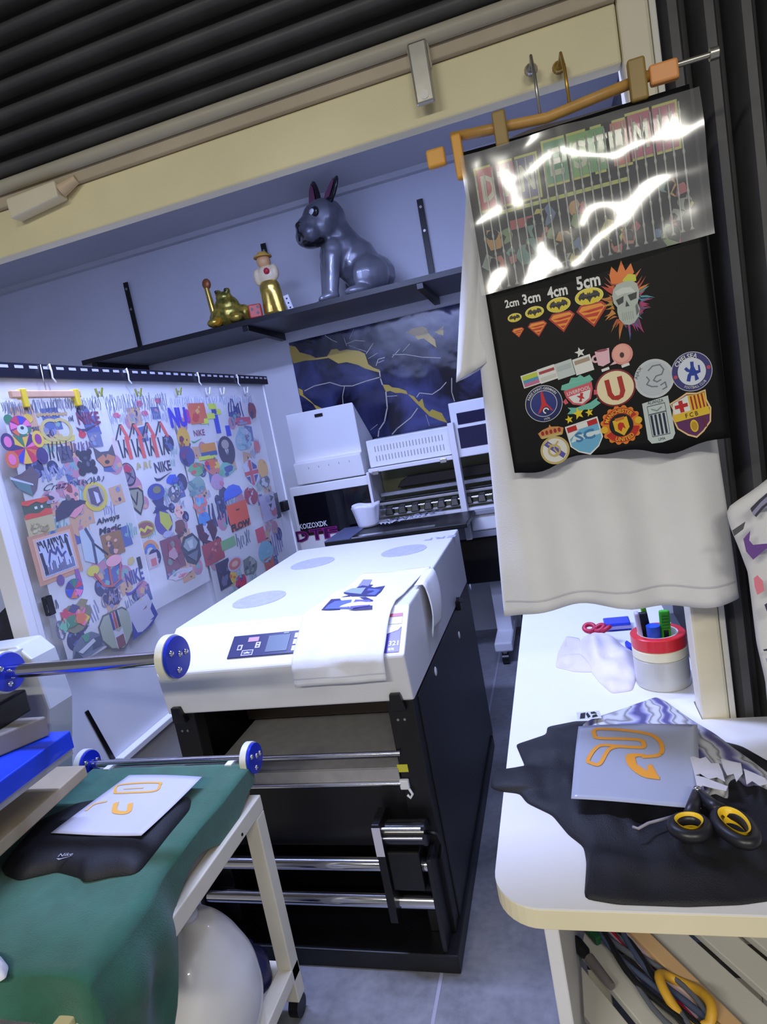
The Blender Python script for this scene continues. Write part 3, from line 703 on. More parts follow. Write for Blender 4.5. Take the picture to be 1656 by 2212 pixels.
# ------------------------------------------------------------------ powder shaker and dryer
DXL, DXR, DY0, DY1, DZ = -1.292, -.482, 1.636, 2.87, 1.055
dy = thing('film_dryer', 'long white film dryer on a black frame with sloping control front', 'machine', (-.887, 2.2, 0))
prof = [(DY0, .816), (1.623, .957), (1.776, DZ), (DY1, DZ), (DY1, .80)]
dhood = MB().prism([(DXL, a, b) for a, b in prof], (DXR - DXL, 0, 0)).build('hood', mat('ivory_powder_coat', RGB(224, 224, 226), .34, var=.02), dy, bevel=.006)
SD = Vector((0, 1.776 - 1.623, DZ - .957)).normalized(); SN = Vector((0, -SD.z, SD.y)); SO = Vector((0, 1.623, .957))
def Psl(u, v):
    d = ray(u, v); e = Vector((0, 0, EYE)); t = (SO - e).dot(SN) / d.dot(SN); p = e + d * t; return (p.x, (p - SO).dot(SD))
def slant(x, s, h): return SO + Vector((x, 0, 0)) + SD * s + SN * h
def slant_box(name, x0, x1, s0, s1, h, M, par, bev=.002):
    return MB().hexa([slant(x0, s0, .0005), slant(x1, s0, .0005), slant(x1, s1, .0005), slant(x0, s1, .0005)], [slant(x0, s0, h), slant(x1, s0, h), slant(x1, s1, h), slant(x0, s1, h)]).build(name, M, par, bevel=bev)
(a0, b0_), (a1, b1_) = Psl(484, 1425), Psl(652, 1362)
px0, px1, ps0, ps1 = a0 + .01, a1 + .07, b0_, b1_
cpn = slant_box('control_panel', px0, px1, ps0, ps1, .004, mat('navy_panel', RGB(38, 40, 92), .3), dhood)
W_ = px1 - px0; H_ = ps1 - ps0
C = Print()
def sf(x, y, h): return slant(x, y, .0042 + h)
lc = RGB(206, 200, 228)
C.at(px0, ps0, W_, H_)
C.rect(.42, .14, .66, .86, RGB(92, 108, 130), 1); C.rect(.58, .90, .64, .95, RGB(150, 160, 190), 1)
for i in range(3):
    for j in range(3): C.rect(.71 + .075 * i, .10 + .28 * j, .77 + .075 * i, .32 + .28 * j, lc, 1)
C.rect(.19, .66, .31, .86, RGB(196, 150, 196), 1); C.rect(.09, .32, .145, .55, lc, 1); C.rect(.10, .36, .13, .50, RGB(38, 40, 92), 2)
C.rect(.29, .36, .345, .62, lc, 1); C.rect(.305, .52, .33, .57, RGB(38, 40, 92), 2); C.rect(.305, .41, .33, .46, RGB(38, 40, 92), 2)
C.rect(.155, .06, .285, .30, lc, 1); C.rect(.165, .09, .275, .27, RGB(58, 60, 112), 2); C.star(.22, .17, .06, lc, 3)
C.build('panel_markings', sf, cpn, prints)
(a0, b0_), (a1, b1_) = Psl(826, 1412), Psl(872, 1335)
lb = slant_box('model_label', a0 - .03, a1 - .004, .012, .10, .002, mat('violet_label', RGB(82, 66, 172), .35), dhood, 0)
C = Print(); x_ = (a0 + a1) / 2 + .004
C.text('321', x_, .042, .017, RGB(235, 235, 245), 1, .02); C.text('规格', x_ - .006, .022, .009, RGB(206, 206, 235), 1, .0)
C.poly([(a0 - .03, .10), (a1 - .004, .10), (a1 - .012, .088), (a0 + .01, .078), (a0 - .03, .07)], RGB(236, 236, 245), 1)
C.build('label_print', lambda x, y, h: slant(x, y, .002 + h), lb, prints)
sl2 = slant_box('warning_sticker', a0 - .008, a1 - .004, .112, .150, .0015, mat('sticker_grey', RGB(206, 206, 216), .4), dhood, 0)
Print().rect(a0 - .008, .138, a1 - .004, .150, RGB(170, 60, 80), 1).build('red_stripe', lambda x, y, h: slant(x, y, .0015 + h), sl2, prints)
vent_m = mat('vent_blue_grey', RGB(186, 188, 200), .45, var=.15, scale=60)
v0 = None
for u, v in ((560, 1295), (675, 1217), (872, 1190)):
    q = Pz(u, v, DZ)
    if v0 is None: v0 = MB().lathe((q.x, q.y, DZ), [(.0, 0), (.098, 0), (.098, .002), (.0, .0022)], 32).build('vent_disc', vent_m, dhood); v0q = q.copy()
    else: copy_of(v0, 'vent_disc', dhood, q - v0q)
C = Print(); q = Pz(950, 1162, DZ); C.at(q.x, q.y, 1, 1, 180); C.text('ERF', 0, 0, .045, RGB(170, 174, 200), 1, .0, w=.14); C.build('top_lettering', lambda x, y, h: Vector((x, y, DZ + h)), dhood, prints)
# black carcass
navy_black = mat('black_side_panel', RGB(22, 22, 27), .4, var=.15, scale=10)
MB().box((DXR - .012, 1.70, .03), (DXR, DY1, .80)).build('side_panel', navy_black, dy, bevel=.003)
MB().box((DXL, 1.70, .03), (DXL + .012, DY1, .80)).build('side_panel', navy_black, dy, bevel=.003)
MB().box((DXL + .012, 2.25, .03), (DXR - .012, 2.27, .80)).build('inner_back', black_metal, dy)
for x in (DXL + .005, DXR - .085):
    MB().box((x, 1.645, .06), (x + .08, 1.70, .815)).build('front_post', black_metal, dy, bevel=.003)
    hk = MB().hexa([(x + .012, 1.625, .79), (x + .06, 1.625, .79), (x + .06, 1.65, .79), (x + .012, 1.65, .79)], [(x + .02, 1.618, .845), (x + .05, 1.618, .845), (x + .05, 1.634, .845), (x + .02, 1.634, .845)]).build('hood_catch', black_plastic, dy, bevel=.003)
    for dx in (.025, .045): MB().cyl((x + dx, 1.643, .755), (x + dx, 1.646, .755), .004, n=8).build('screw', zinc, dy)
MB().box((DXL + .085, 1.95, .63), (DXR - .085, 1.97, .80)).build('brown_baffle', mat('dark_bronze', RGB(70, 58, 48), .45, metal=.4), dy)
MB().hexa([(DXL + .09, 1.645, .600), (DXR - .088, 1.645, .600), (DXR - .088, 2.02, .604), (DXL + .09, 2.02, .604)], [(DXL + .09, 1.645, .606), (DXR - .088, 1.645, .606), (DXR - .088, 2.02, .610), (DXL + .09, 2.02, .610)]).build('steel_tray', steel, dy)
MB().box((DXL + .09, 1.640, .565), (DXR - .088, 1.646, .604)).build('tray_lip', steel, dy)
MB().box((DXL + .085, 1.66, .34), (DXR - .085, 1.68, .565)).build('front_skirt', black_metal, dy)
for (u, v), r_, yy in (((837, 1628), .0075, 1.636), ((845, 1693), .006, 1.636)):
    z = Py(u, v, yy).z; MB().cyl((DXL + .06, yy, z), (DXR - .07, yy, z), r_, n=14).build('guide_rod', chrome, dy, smooth=True, angle=40)
ya = 1.60
for (u, v), r_ in (((799, 1866), .020), ((810, 1942), .024)):
    z = Py(u, v, ya).z; MB().cyl((DXL + .02, ya, z), (DXR - .03, ya, z), r_, n=20).build('take_up_roller', chrome, dy, smooth=True, angle=40)
MB().box((DXR - .035, 1.57, .06), (DXR - .02, 1.72, .36)).build('end_bracket', navy_black, dy, bevel=.003)
MB().box((DXL, 1.57, .06), (DXL + .015, 1.72, .36)).build('end_bracket', navy_black, dy, bevel=.003)
MB().box((DXL - .01, 1.56, .0), (DXR + .01, 2.80, .06)).build('base_plate', black_metal, dy, bevel=.004)
a, b = Py(812, 1775, 1.57), Py(822, 1985, 1.57)
mp_ = MB().box((a.x - .012, 1.555, b.z), (a.x + .012, 1.64, a.z)).build('motor_plate', black_metal, dy, bevel=.002)
MB().box((a.x - .0125, 1.5535, a.z - .10), (a.x + .0125, 1.555, a.z - .01)).build('silver_label', mat('label_silver', RGB(200, 200, 220), .3), mp_)
mo = MB().cyl((a.x + .012, 1.60, a.z - .055), (a.x + .135, 1.60, a.z - .055), .036, n=20).build('motor', mat('motor_black', RGB(22, 22, 26), .25, coat=.5), mp_, smooth=True, angle=40)
for k in (-.02, .01): MB().cyl((a.x + .012, 1.566, a.z - .03 + k), (a.x + .13, 1.566, a.z - .03 + k), .005, n=10).build('tie_rod', chrome, mo, smooth=True, angle=40)
MB().box((a.x + .012, 1.565, a.z - .22), (a.x + .11, 1.64, a.z - .095)).build('gearbox', black_plastic, mp_, bevel=.006)
MB().tube([(a.x + .135, 1.60, a.z - .055), (a.x + .165, 1.60, a.z - .06), (a.x + .17, 1.61, a.z - .10), (a.x + .15, 1.63, a.z - .16)], .006, 8).build('motor_cable', black_plastic, mo, smooth=True)
q = Py(870, 1660, 1.643); MB().box((q.x - .017, 1.6435, q.z - .012), (q.x + .015, 1.6448, q.z + .012)).build('yellow_label', mat('label_yellow', RGB(206, 200, 60), .4), dy)
q = Py(874, 1692, 1.64); cl = MB().box((q.x - .014, 1.63, q.z - .016), (q.x + .014, 1.6448, q.z + .014)).build('white_clip', white_plastic, dy, bevel=.004)
MB().tube([(q.x + .012, 1.634, q.z - .014), (q.x + .02, 1.632, q.z - .03), (q.x + .012, 1.632, q.z - .042), (q.x + .004, 1.632, q.z - .032)], .004, 8).build('clip_ring', white_plastic, cl, smooth=True)
q = Px(985, 1300, DXR); MB().box((DXR, q.y - .03, q.z - .03), (DXR + .02, q.y + .03, q.z + .01)).build('side_catch', black_plastic, dy, bevel=.004)
MB().bar((DXR + .016, q.y - .05, q.z + .025), (DXR + .022, q.y + .03, q.z - .005), .012, .02).build('catch_lever', black_plastic, dy, bevel=.003)
for u, v in ((1015, 1268), (940, 1450), (991, 1372)):
    q = Px(u, v, DXR); MB().ell((DXR + .001, q.y, q.z), (.004, .014, .016), 10).build('cap_nut', white_plastic, dy, smooth=True)

# white shirt laid over the dryer
def wr(x, y, a=.004): return a * (math.sin(x * 31 + 3 * math.sin(y * 13)) * .6 + math.sin(y * 27 + x * 17) * .5) + a * noise.noise(Vector((x * 14, y * 14, 2.0)))
path = [(0.0, 2.17, DZ + .006), (.56, 1.790, DZ + .007), (.66, 1.752, DZ - .008), (.86, 1.618, .968), (.90, 1.609, .950), (1.0, 1.604, .893)]
def along(v):
    for (t0, y0, z0), (t1, y1, z1) in zip(path, path[1:]):
        if v <= t1: k = (v - t0) / (t1 - t0); return y0 + (y1 - y0) * k, z0 + (z1 - z0) * k
    return path[-1][1:]
def xr(v):
    l = -.742 + (-.822 + .742) * min(1, v / .6) + (.012 * max(0, v - .6)); r = -.486 + (-.535 + .486) * min(1, v / .7) - .012 * max(0, v - .7)
    return l, r
def shirt_pt(u, v, h=0):
    y, z = along(v); l, r = xr(v); x = l + (r - l) * u
    e = wr(x, y if v < .9 else 1.6 + v, .0035)
    return Vector((x, y - (max(0, e) + .004 if v > .6 else 0) - (h if v > .6 else 0), z + .004 + e * (1 if v < .9 else 0) + h))
ws = thing('white_tshirt', 'white T-shirt with blue picture print draped over the film dryer front', 'T-shirt', (-.68, 1.9, DZ))
MB().grid(shirt_pt, 40, 70).build('body', cloth_white, ws, smooth=True, solid=.003)
def slv(u, v):
    y = 1.93 + .20 * u; t = v
    if t < .35: x, z = -.50 + .026 * t / .35, DZ + .012
    else: k = (t - .35) / .65; x, z = -.470 + .012 * math.sin(k * 3), DZ + .010 - .165 * k
    y += -.02 * t + .012 * math.sin(6 * u + 4 * t)
    return Vector((x + .006 * math.sin(9 * u + 2 * t) * t + .004, y, z))
MB().grid(slv, 22, 24).build('sleeve', cloth_white, ws, smooth=True, solid=.003)
MB().grid(lambda u, v: shirt_pt(u, .965 + .006 * v, .0035), 40, 2).build('hem_seam', mat('seam_grey', RGB(196, 198, 206), .8), ws, smooth=True)
K = Print()
def shp(pts): 
    out = []
    for u, v in pts:
        q = Pz(u, v, DZ + .012); vv = (2.17 - q.y) / (2.17 - 1.79) * .56; l, r = xr(vv); out.append(((q.x - l) / (r - l), vv))
    return out
b1, b2, b3, b4 = RGB(96, 110, 190), RGB(60, 60, 110), RGB(150, 166, 226), RGB(108, 100, 186)
for pts, c, l in (([(692, 1316), (715, 1294), (790, 1292), (806, 1298), (800, 1312), (760, 1316)], b2, 1), ([(700, 1314), (716, 1298), (760, 1298), (752, 1314)], b1, 2), ([(752, 1314), (768, 1298), (800, 1298), (796, 1308)], b4, 2),
                  ([(742, 1284), (756, 1272), (800, 1268), (826, 1274), (812, 1290), (760, 1292)], b2, 1), ([(742, 1282), (760, 1270), (790, 1270), (780, 1286)], b3, 2), ([(786, 1286), (796, 1272), (822, 1274), (810, 1288)], b1, 2),
                  ([(768, 1268), (790, 1262), (806, 1264), (796, 1270)], b2, 1), ([(772, 1266), (784, 1252), (804, 1254), (796, 1266)], RGB(140, 140, 176), 1), ([(808, 1270), (832, 1268), (826, 1274)], b2, 1), ([(736, 1292), (760, 1288), (756, 1292)], b2, 1)):
    K.poly(shp(pts), c, l)
K.build('picture_print', lambda x, y, h: shirt_pt(x, y, h + .0022), ws, prints_cloth)
# ------------------------------------------------------------------ heat press bench (left foreground)
CY = 1.422; CXR = -.90; CZT = .672
hp = thing('heat_press', 'cream framed heat press bench with chrome bars, blue discs and blue upper plate', 'heat press', (-1.3, 1.2, 0))
cf = mat('cream_frame', RGB(232, 226, 206), .4, var=.06, scale=10)
for x, y in ((CXR - .02, CY - .02), (CXR - .02, .62), (-1.95, CY - .02), (-1.95, .62)):
    MB().box((x - .022, y - .022, .06), (x + .022, y + .022, CZT - .045)).build('leg', cf, hp, bevel=.003)
    MB().cyl((x - .014, y, .03), (x + .014, y, .03), .03, n=14).build('caster', black_plastic, hp, smooth=True, angle=40)
MB().box((CXR - .042, .60, CZT - .045), (CXR + .002, CY + .002, CZT)).build('side_beam', cf, hp, bevel=.003)
MB().box((CXR - .075, .64, CZT - .012), (CXR - .042, CY - .06, CZT + .012)).build('inner_rail', mat('cream_rail', RGB(226, 212, 170), .45, var=.06), hp, bevel=.003)
MB().box((-1.97, CY - .042, CZT - .045), (CXR - .042, CY + .002, CZT)).build('cross_beam', cf, hp, bevel=.003)
MB().box((-1.97, .60, CZT - .045), (CXR - .042, .644, CZT)).build('cross_beam', cf, hp, bevel=.003)
MB().box((CXR - .042, .60, .125), (CXR + .002, CY, .165)).build('lower_beam', cf, hp, bevel=.003)
MB().box((-1.95, .62, .13), (CXR - .042, CY, .15)).build('lower_shelf', cf, hp)
MB().cyl((CXR + .002, 1.30, CZT - .03), (CXR + .004, 1.30, CZT - .03), .004, n=8).build('bolt', black_plastic, hp)
PZ = .757; PX0, PX1, PY0, PY1 = -1.44, -.918, .772, 1.435
MB().box((PX0 + .01, PY0 + .01, CZT + .001), (PX1 - .01, PY1 - .01, PZ - .006)).build('lower_platen', grey_board, hp, bevel=.004)
def disc(x, y, z, r, sgn, par):
    d = MB().lathe((x, y, z), [(.0, -.010), (r, -.010), (r, .004), (r * .97, .008), (.0, .008)], 32, (sgn, 0, 0)).build('end_disc', mat('disc_rim_cream', RGB(214, 214, 196), .4), par, smooth=True, angle=35)
    MB().lathe((x, y, z), [(.0, .008), (r * .9, .008), (r * .9, .016), (.0, .018)], 32, (sgn, 0, 0)).build('disc_face', blue_disc, d, smooth=True, angle=35)
    for k in range(4):
        a = .6 + k * 1.9; rr = r * (.15 if k == 0 else .55)
        c = Vector((x + sgn * .017, y + rr * math.cos(a), z + rr * math.sin(a))); MB().ell(c, (.005, .008, .008), 8).build('screw', chrome, d, smooth=True)
def bar(pl, prr, r, rd):
    b = MB().cyl(pl, prr, r, n=20).build('handle_bar', chrome, hp, smooth=True, angle=40)
    disc(prr[0], prr[1], prr[2], rd, 1, b); disc(pl[0], pl[1], pl[2], rd, 1, b)
q0, q1 = Py(190, 1660, 1.455), Py(540, 1634, 1.455); zz = (q0.z + q1.z) / 2 + .004
bar((q0.x, 1.455, zz), (q1.x, 1.455, zz), .011, .045)
for x in (PX0 + .06, PX1 - .06): MB().box((x - .01, 1.425, CZT), (x + .01, 1.462, zz)).build('bar_bracket', white_metal, hp)
q0, q1 = Py(8, 1455, 1.18), Py(372, 1420, 1.18)
bar((q0.x + .005, 1.18, q1.z), (q1.x, 1.18, q1.z), .017, .052)
# casing and upper head
q = Py(158, 1500, 1.40); q2 = Py(70, 1372, 1.40); q3 = Py(150, 1700, 1.40)
casing = mat('casing_grey_white', RGB(196, 200, 206), .45, var=.05)
prof = [(-2.0, CZT), (q3.x, CZT), (q.x, q.z + .0), (q2.x + .07, q2.z - .04), (q2.x + .03, q2.z), (-2.0, q2.z - .02)]
cas = MB().prism([(a, 1.31, b) for a, b in prof], (0, .09, 0)).build('rear_casing', casing, hp, bevel=.006)
MB().box((-1.48, 1.17, q1.z - .015), (-1.44, 1.32, q1.z + .015)).build('bar_arm', casing, hp, bevel=.003)
BZ = 1.0
c1, c2, c3 = Pz(152, 1578, BZ), Pz(0, 1612, BZ), Pz(0, 1700, BZ)
d1 = Vector((c1.x, c1.y, BZ)); d2 = Vector((c3.x - .02, c3.y - .12, BZ)); 
pl = [(d1.x, d1.y), (d2.x, d2.y), (-1.95, d2.y - .02), (-1.95, d1.y)]
up = MB().prism([(a, b, BZ - .045) for a, b in pl], (0, 0, .045)).build('upper_plate', blue_paint, hp, bevel=.003)
MB().prism([(a - .006, b - .004, BZ - .06) for a, b in pl], (0, 0, .014)).build('heating_plate', steel, up)
MB().prism([(a - .02, b, BZ + .001) for a, b in [(d1.x - .02, d1.y - .02), (d1.x - .12, d1.y - .17), (-1.95, d1.y - .2), (-1.95, d1.y - .02)]], (0, 0, .05)).build('head_block', grey_board, up, bevel=.004)
q = Pz(30, 1600, BZ); MB().cyl((q.x, q.y, BZ), (q.x - .004, q.y, BZ + .11), .012, .011, n=14).build('pressure_post', black_plastic, up, smooth=True, angle=40)
q = Pz(50, 1597, BZ); MB().lathe((q.x, q.y, BZ), [(.0, 0), (.012, 0), (.011, .008), (.0, .010)], 12).build('white_knob', white_plastic, up, smooth=True)
MB().box((-1.95, d1.y - .10, BZ + .05), (d1.x - .12, d1.y + .02, BZ + .11)).build('black_yoke', black_plastic, up, bevel=.006)
# second lower platen under the blue plate, in beige board
MB().prism([(-1.95, .80, .83), (-1.16 - .10, .80, .83), (-1.30, 1.28, .83), (-1.95, 1.28, .83)], (0, 0, .03)).build('second_platen', beige, hp, bevel=.003)
MB().box((-1.95, .85, CZT), (-1.47, 1.28, .83)).build('platen_slide', grey_board, hp, bevel=.003)
# green cloth over the platen
def gz(x, y):
    return PZ + .004 * noise.noise(Vector((x * 9, y * 9, 0)))
gc = thing('green_cloth', 'dark green felt cloth covering the front platen of the heat press', 'cloth', ((PX0 + PX1) / 2, 1.1, PZ))
def cloth(u, v):
    # u: left edge .. right drop, v: front drop .. back edge
    xw = PX1 - PX0; dropx = .34; dropy = .20
    a = u * (xw + dropx + .05) - .05; b = v * ((PY1 - PY0) + dropy) - dropy
    hx = max(0, a - xw); hxl = max(0, -a); hy = max(0, -b)
    y = PY0 + max(b, 0) - hy * .12
    t = min(1, max(0, (1.04 - y) / .12)); t = t * t * (3 - 2 * t)
    k = (.072 + .022 * math.sin(y * 21)) / dropx * (1 - t) + (.88 + .10 * math.sin(y * 27 + 1)) * t
    x = PX0 + min(max(a, 0), xw) - hxl * .1
    z = gz(x, y)
    if hx > 0:
        d = hx * k; x += (.030 * math.exp(-((d - .09) / .07) ** 2) + .010 - .05 * max(0, d - .12)) * t + .006 * (1 - t) + .012 * math.sin(y * 46) * t * min(1, d / .12); z -= d + .002
    if hxl > 0: z -= hxl
    if hy > 0: z -= hy * (.24 + .04 * math.sin(x * 22) + .6 * max(0, min(1, (x - PX1 + .16) / .14)) ** 2); y += .014 * math.sin(x * 31) * hy / dropy
    return Vector((x, y, z))
MB().grid(cloth, 64, 76).build('cloth', cloth_green, gc, smooth=True, solid=.004)
# folded black shirt
def patch(outline, z0, hgt, rings=14, n=130, fold=.006, seed=0, edge=6, zfun=None, ridges=()):
    """cloth lying flat: outline (x, y) filled with a lifted, folded surface"""
    O = [Vector((a, b)) for a, b in outline]; m = len(O)
    seg = [(O[(i + 1) % m] - O[i]).length for i in range(m)]; tot = sum(seg); pts = []
    for j in range(n):
        d = tot * j / n; i = 0
        while d > seg[i]: d -= seg[i]; i += 1
        pts.append(O[i].lerp(O[(i + 1) % m], d / seg[i]))
    pts = [(pts[i - 1] + pts[i] * 2 + pts[(i + 1) % n]) / 4 for i in range(n)]
    c = sum(pts, Vector((0, 0))) / n
    v = [(c.x, c.y, 0)]; f = []
    def hz(x, y, t):
        e = (1 - t ** edge)
        w_ = noise.noise(Vector((x * 9 + seed, y * 6, seed))) + .55 * noise.noise(Vector((x * 25 + seed, y * 15, 3 + seed)))
        b = zfun(x, y) if zfun else z0
        rg = 0
        for pl_, am, wd in ridges:
            for (ax, ay), (bx, by) in zip(pl_, pl_[1:]):
                dx, dy = bx - ax, by - ay; q_ = max(0, min(1, ((x - ax) * dx + (y - ay) * dy) / (dx * dx + dy * dy + 1e-9)))
                dd = math.hypot(x - ax - q_ * dx, y - ay - q_ * dy); rg = max(rg, am * math.exp(-(dd / wd) ** 2)) if am > 0 else min(rg, am * math.exp(-(dd / wd) ** 2))
        return b + .0015 + max(.001, (hgt + fold * max(-.6, w_) + rg)) * e
    v[0] = (c.x, c.y, hz(c.x, c.y, 0))
    for r in range(1, rings + 1):
        t = (r / rings) ** .75
        for q in pts:
            p_ = c.lerp(q, t); v.append((p_.x, p_.y, hz(p_.x, p_.y, t)))
    for i in range(n): f.append((0, 1 + i, 1 + (i + 1) % n))
    for r in range(rings - 1):
        for i in range(n): a = 1 + r * n; f.append((a + i, a + n + i, a + n + (i + 1) % n, a + (i + 1) % n))
    mb = MB(); mb.add(v, f)
    ev = [v[1 + (rings - 1) * n + i] for i in range(n)]
    base = len(mb.v); mb.v += [(a, b, (zfun(a, b) if zfun else z0) + .0002) for a, b, _ in ev]
    for i in range(n): a = 1 + (rings - 1) * n; mb.f.append((a + i, base + i, base + (i + 1) % n, a + (i + 1) % n))
    mb.f.append(tuple(base + i for i in range(n))[::-1])
    return mb
def zp(pts, z): return [(Pz(u, v, z).x, Pz(u, v, z).y) for u, v in pts]
ol = zp([(0, 1868), (22, 1838), (75, 1778), (165, 1735), (300, 1715), (400, 1712), (412, 1722), (408, 1742), (300, 1874), (285, 1882), (232, 1888), (178, 1900), (172, 1890), (120, 1876), (70, 1888), (40, 1896), (8, 1884)], PZ + .012)
bs_ = thing('folded_tshirt', 'black T-shirt folded flat with a white neck print on the green cloth', 'T-shirt', (-1.2, 1.15, PZ))
patch(ol, PZ + .003, .026, fold=.003, seed=2, edge=10).build('body', cloth_black, bs_, smooth=True)
nk = zp([(82, 1838), (120, 1818), (170, 1818), (205, 1832), (208, 1846)], PZ + .03)
MB().tube([(a, b, PZ + .0275) for a, b in nk], .003, 8).build('collar', cloth_black, bs_, smooth=True)
K = Print(); q = Pz(140, 1852, PZ + .028); K.at(q.x, q.y, 1, 1, 8)
K.text('Nike', 0, .006, .011, RGB(170, 170, 182), 1, .0, w=.035); K.poly([(-.018, -.004), (-.008, -.010), (.020, .000), (-.006, -.006)], RGB(170, 170, 182), 1)
K.build('neck_print', lambda x, y, h: Vector((x, y, PZ + .0295 + h)), bs_, prints_cloth)
pc = zp([(278, 1673), (436, 1677), (305, 1806), (110, 1800)], PZ + .034)
ps = thing('transfer_sheet', 'white transfer paper with faded orange marks on the folded black T-shirt', 'paper', (-1.12, 1.2, PZ + .03))
def quad(P4, u, v):
    a, b, c, d = [Vector(p) for p in P4]; return (a.lerp(b, u)).lerp(d.lerp(c, u), v)
def shp_(u, v):
    p_ = quad(pc, u, v); return Vector((p_.x, p_.y, PZ + .032 + .006 * (u * v) ** 2 + .003 * math.sin(u * 3 + v * 2)))
MB().grid(shp_, 14, 14).build('paper', paper_m, ps, smooth=True, solid=.0008)
K = Print(); oc = RGB(226, 168, 72)
def qp(pts):
    # pixel -> (u,v) on the sheet by a coarse search
    out = []
    for u, v in pts:
        q = Pz(u, v, PZ + .033); best = min(((quad(pc, i / 40, j / 40) - Vector((q.x, q.y))).length, i / 40, j / 40) for i in range(41) for j in range(41)); out.append(best[1:])
    return out
def ribbon(K, pts, w, c, l=1, f=qp): K.line(f(pts), w, c, l)
ribbon = lambda K, pts, w, c, l=1: K.curve(qp(pts), w, c, l)
ribbon(K, [(250, 1712), (258, 1698), (340, 1693), (345, 1700), (330, 1712), (255, 1716), (250, 1712)], .028, oc)
ribbon(K, [(270, 1706), (310, 1703)], .02, RGB(214, 180, 120))
ribbon(K, [(250, 1738), (248, 1754), (275, 1756), (280, 1738)], .05, oc)
ribbon(K, [(188, 1752), (205, 1738), (230, 1734)], .03, RGB(220, 176, 110))
K.build('orange_marks', lambda x, y, h: shp_(x, y) + Vector((0, 0, .0006 + h)), ps, prints_cloth)
# white sack on the lower shelf
bq = Vector((-1.045, 1.18, .151))
sack = thing('white_sack', 'bulging white plastic sack with tied neck on the lower bench shelf', 'sack', bq)
def sk(u, v):
    a = 2 * math.pi * u; t = v
    r = .152 * (math.sin(math.pi * min(1, .22 + t * .80)) ** .55) * (1 if t < .86 else max(.14, 1 - (t - .86) / .10 * .86))
    r *= 1 + .035 * math.sin(3 * a + 2 * t) + .02 * noise.noise(Vector((math.cos(a) * 3, math.sin(a) * 3, t * 5)))
    if t > .8: r *= 1 + .12 * math.sin(9 * a) * (t - .8) / .2
    return bq + Vector((r * math.cos(a), r * 1.05 * math.sin(a), .37 * t + (.012 * math.sin(2 * a) * t)))
mb = MB().grid(sk, 48, 36, True); mb.f.append(tuple(range(48))[::-1]); mb.f.append(tuple(range(35 * 48, 36 * 48)))
mb.build('bag', mat('white_polythene', RGB(226, 224, 220), .28, coat=.3, bump=.15, bscale=12), sack, smooth=True)
tt = bq + Vector((.03, 0, .352))
MB().lathe(tt, [(.022, 0), (.024, .012), (.02, .02)], 16).build('tie', mat('tie_white', RGB(206, 206, 214), .3), sack, smooth=True)
def frill(u, v):
    a = 2 * math.pi * u; r = .016 + .022 * v + .008 * math.sin(7 * a) * v; return tt + Vector((r * math.cos(a), r * math.sin(a), .018 + .05 * v + .01 * math.sin(4 * a) * v))
MB().grid(frill, 36, 8, True).build('neck_frill', MATS['white_polythene'], sack, smooth=True, solid=.001)
MB().cyl(tt + Vector((0, .0, .03)), tt + Vector((-.01, .02, .10)), .014, .010, n=12).build('black_plug', black_plastic, sack, smooth=True, angle=40)
# dark blue cylinder behind the sack
nb = Vector((-.995, 1.345, .151))
cbv = thing('navy_bottle', 'dark navy plastic bottle standing behind the white sack', 'bottle', nb)
MB().lathe(nb, [(.0, 0), (.045, 0), (.048, .01), (.048, .075), (.03, .10), (.018, .11), (.018, .125), (.0, .125)], 20).build('bottle', mat('navy_plastic', RGB(30, 34, 84), .35), cbv, smooth=True, angle=40)

wr_ = thing('white_rag', 'small white rag lying at the edge of the green cloth', 'rag', Pz(0, 2088, PZ + .005))
patch(zp([(-50, 2048), (0, 2062), (18, 2085), (12, 2110), (-12, 2122), (-50, 2125)], PZ + .01), PZ + .006, .014, rings=8, n=60, fold=.01, seed=4, edge=4).build('rag', cloth_white, wr_, smooth=True)
# ------------------------------------------------------------------ right work table
TZ = .90
tb = thing('work_table', 'white L-shaped work table with rounded cream edge in front of the post', 'table', (.15, 1.3, 0))
c0 = (-.178 + .07, .795 + .07)
corner = [(c0[0] - .07 * math.cos(math.radians(a)), c0[1] - .07 * math.sin(math.radians(a))) for a in range(0, 91, 10)]
out = [(-.178, 2.13)] + corner + [(1.30, .795), (1.30, 1.297), (.205, 1.297), (.205, 1.374), (.242, 1.40), (.242, 2.13)]
top_m = mat('white_laminate', RGB(232, 232, 234), .32, var=.02)
MB().prism([(a, b, TZ - .003) for a, b in out], (0, 0, .003)).build('laminate', top_m, tb)
MB().prism([(a, b, TZ - .034) for a, b in out], (0, 0, .0308)).build('table_top', mat('cream_edge', RGB(232, 222, 190), .42, var=.05), tb, bevel=.006)
for x, y in ((-.10, 1.90), (-.135, 2.05), (1.2, .90), (1.2, 1.25)):
    MB().box((x - .022, y - .022, .0), (x + .022, y + .022, TZ - .034)).build('leg', cream2, tb, bevel=.003)
MB().box((-.128, .93, .0), (-.104, 1.86, TZ - .034)).build('side_panel', white_metal, tb, bevel=.003)
MB().box((-.100, .93, TZ - .060), (1.18, .95, TZ - .034)).build('apron', cream2, tb, bevel=.002)
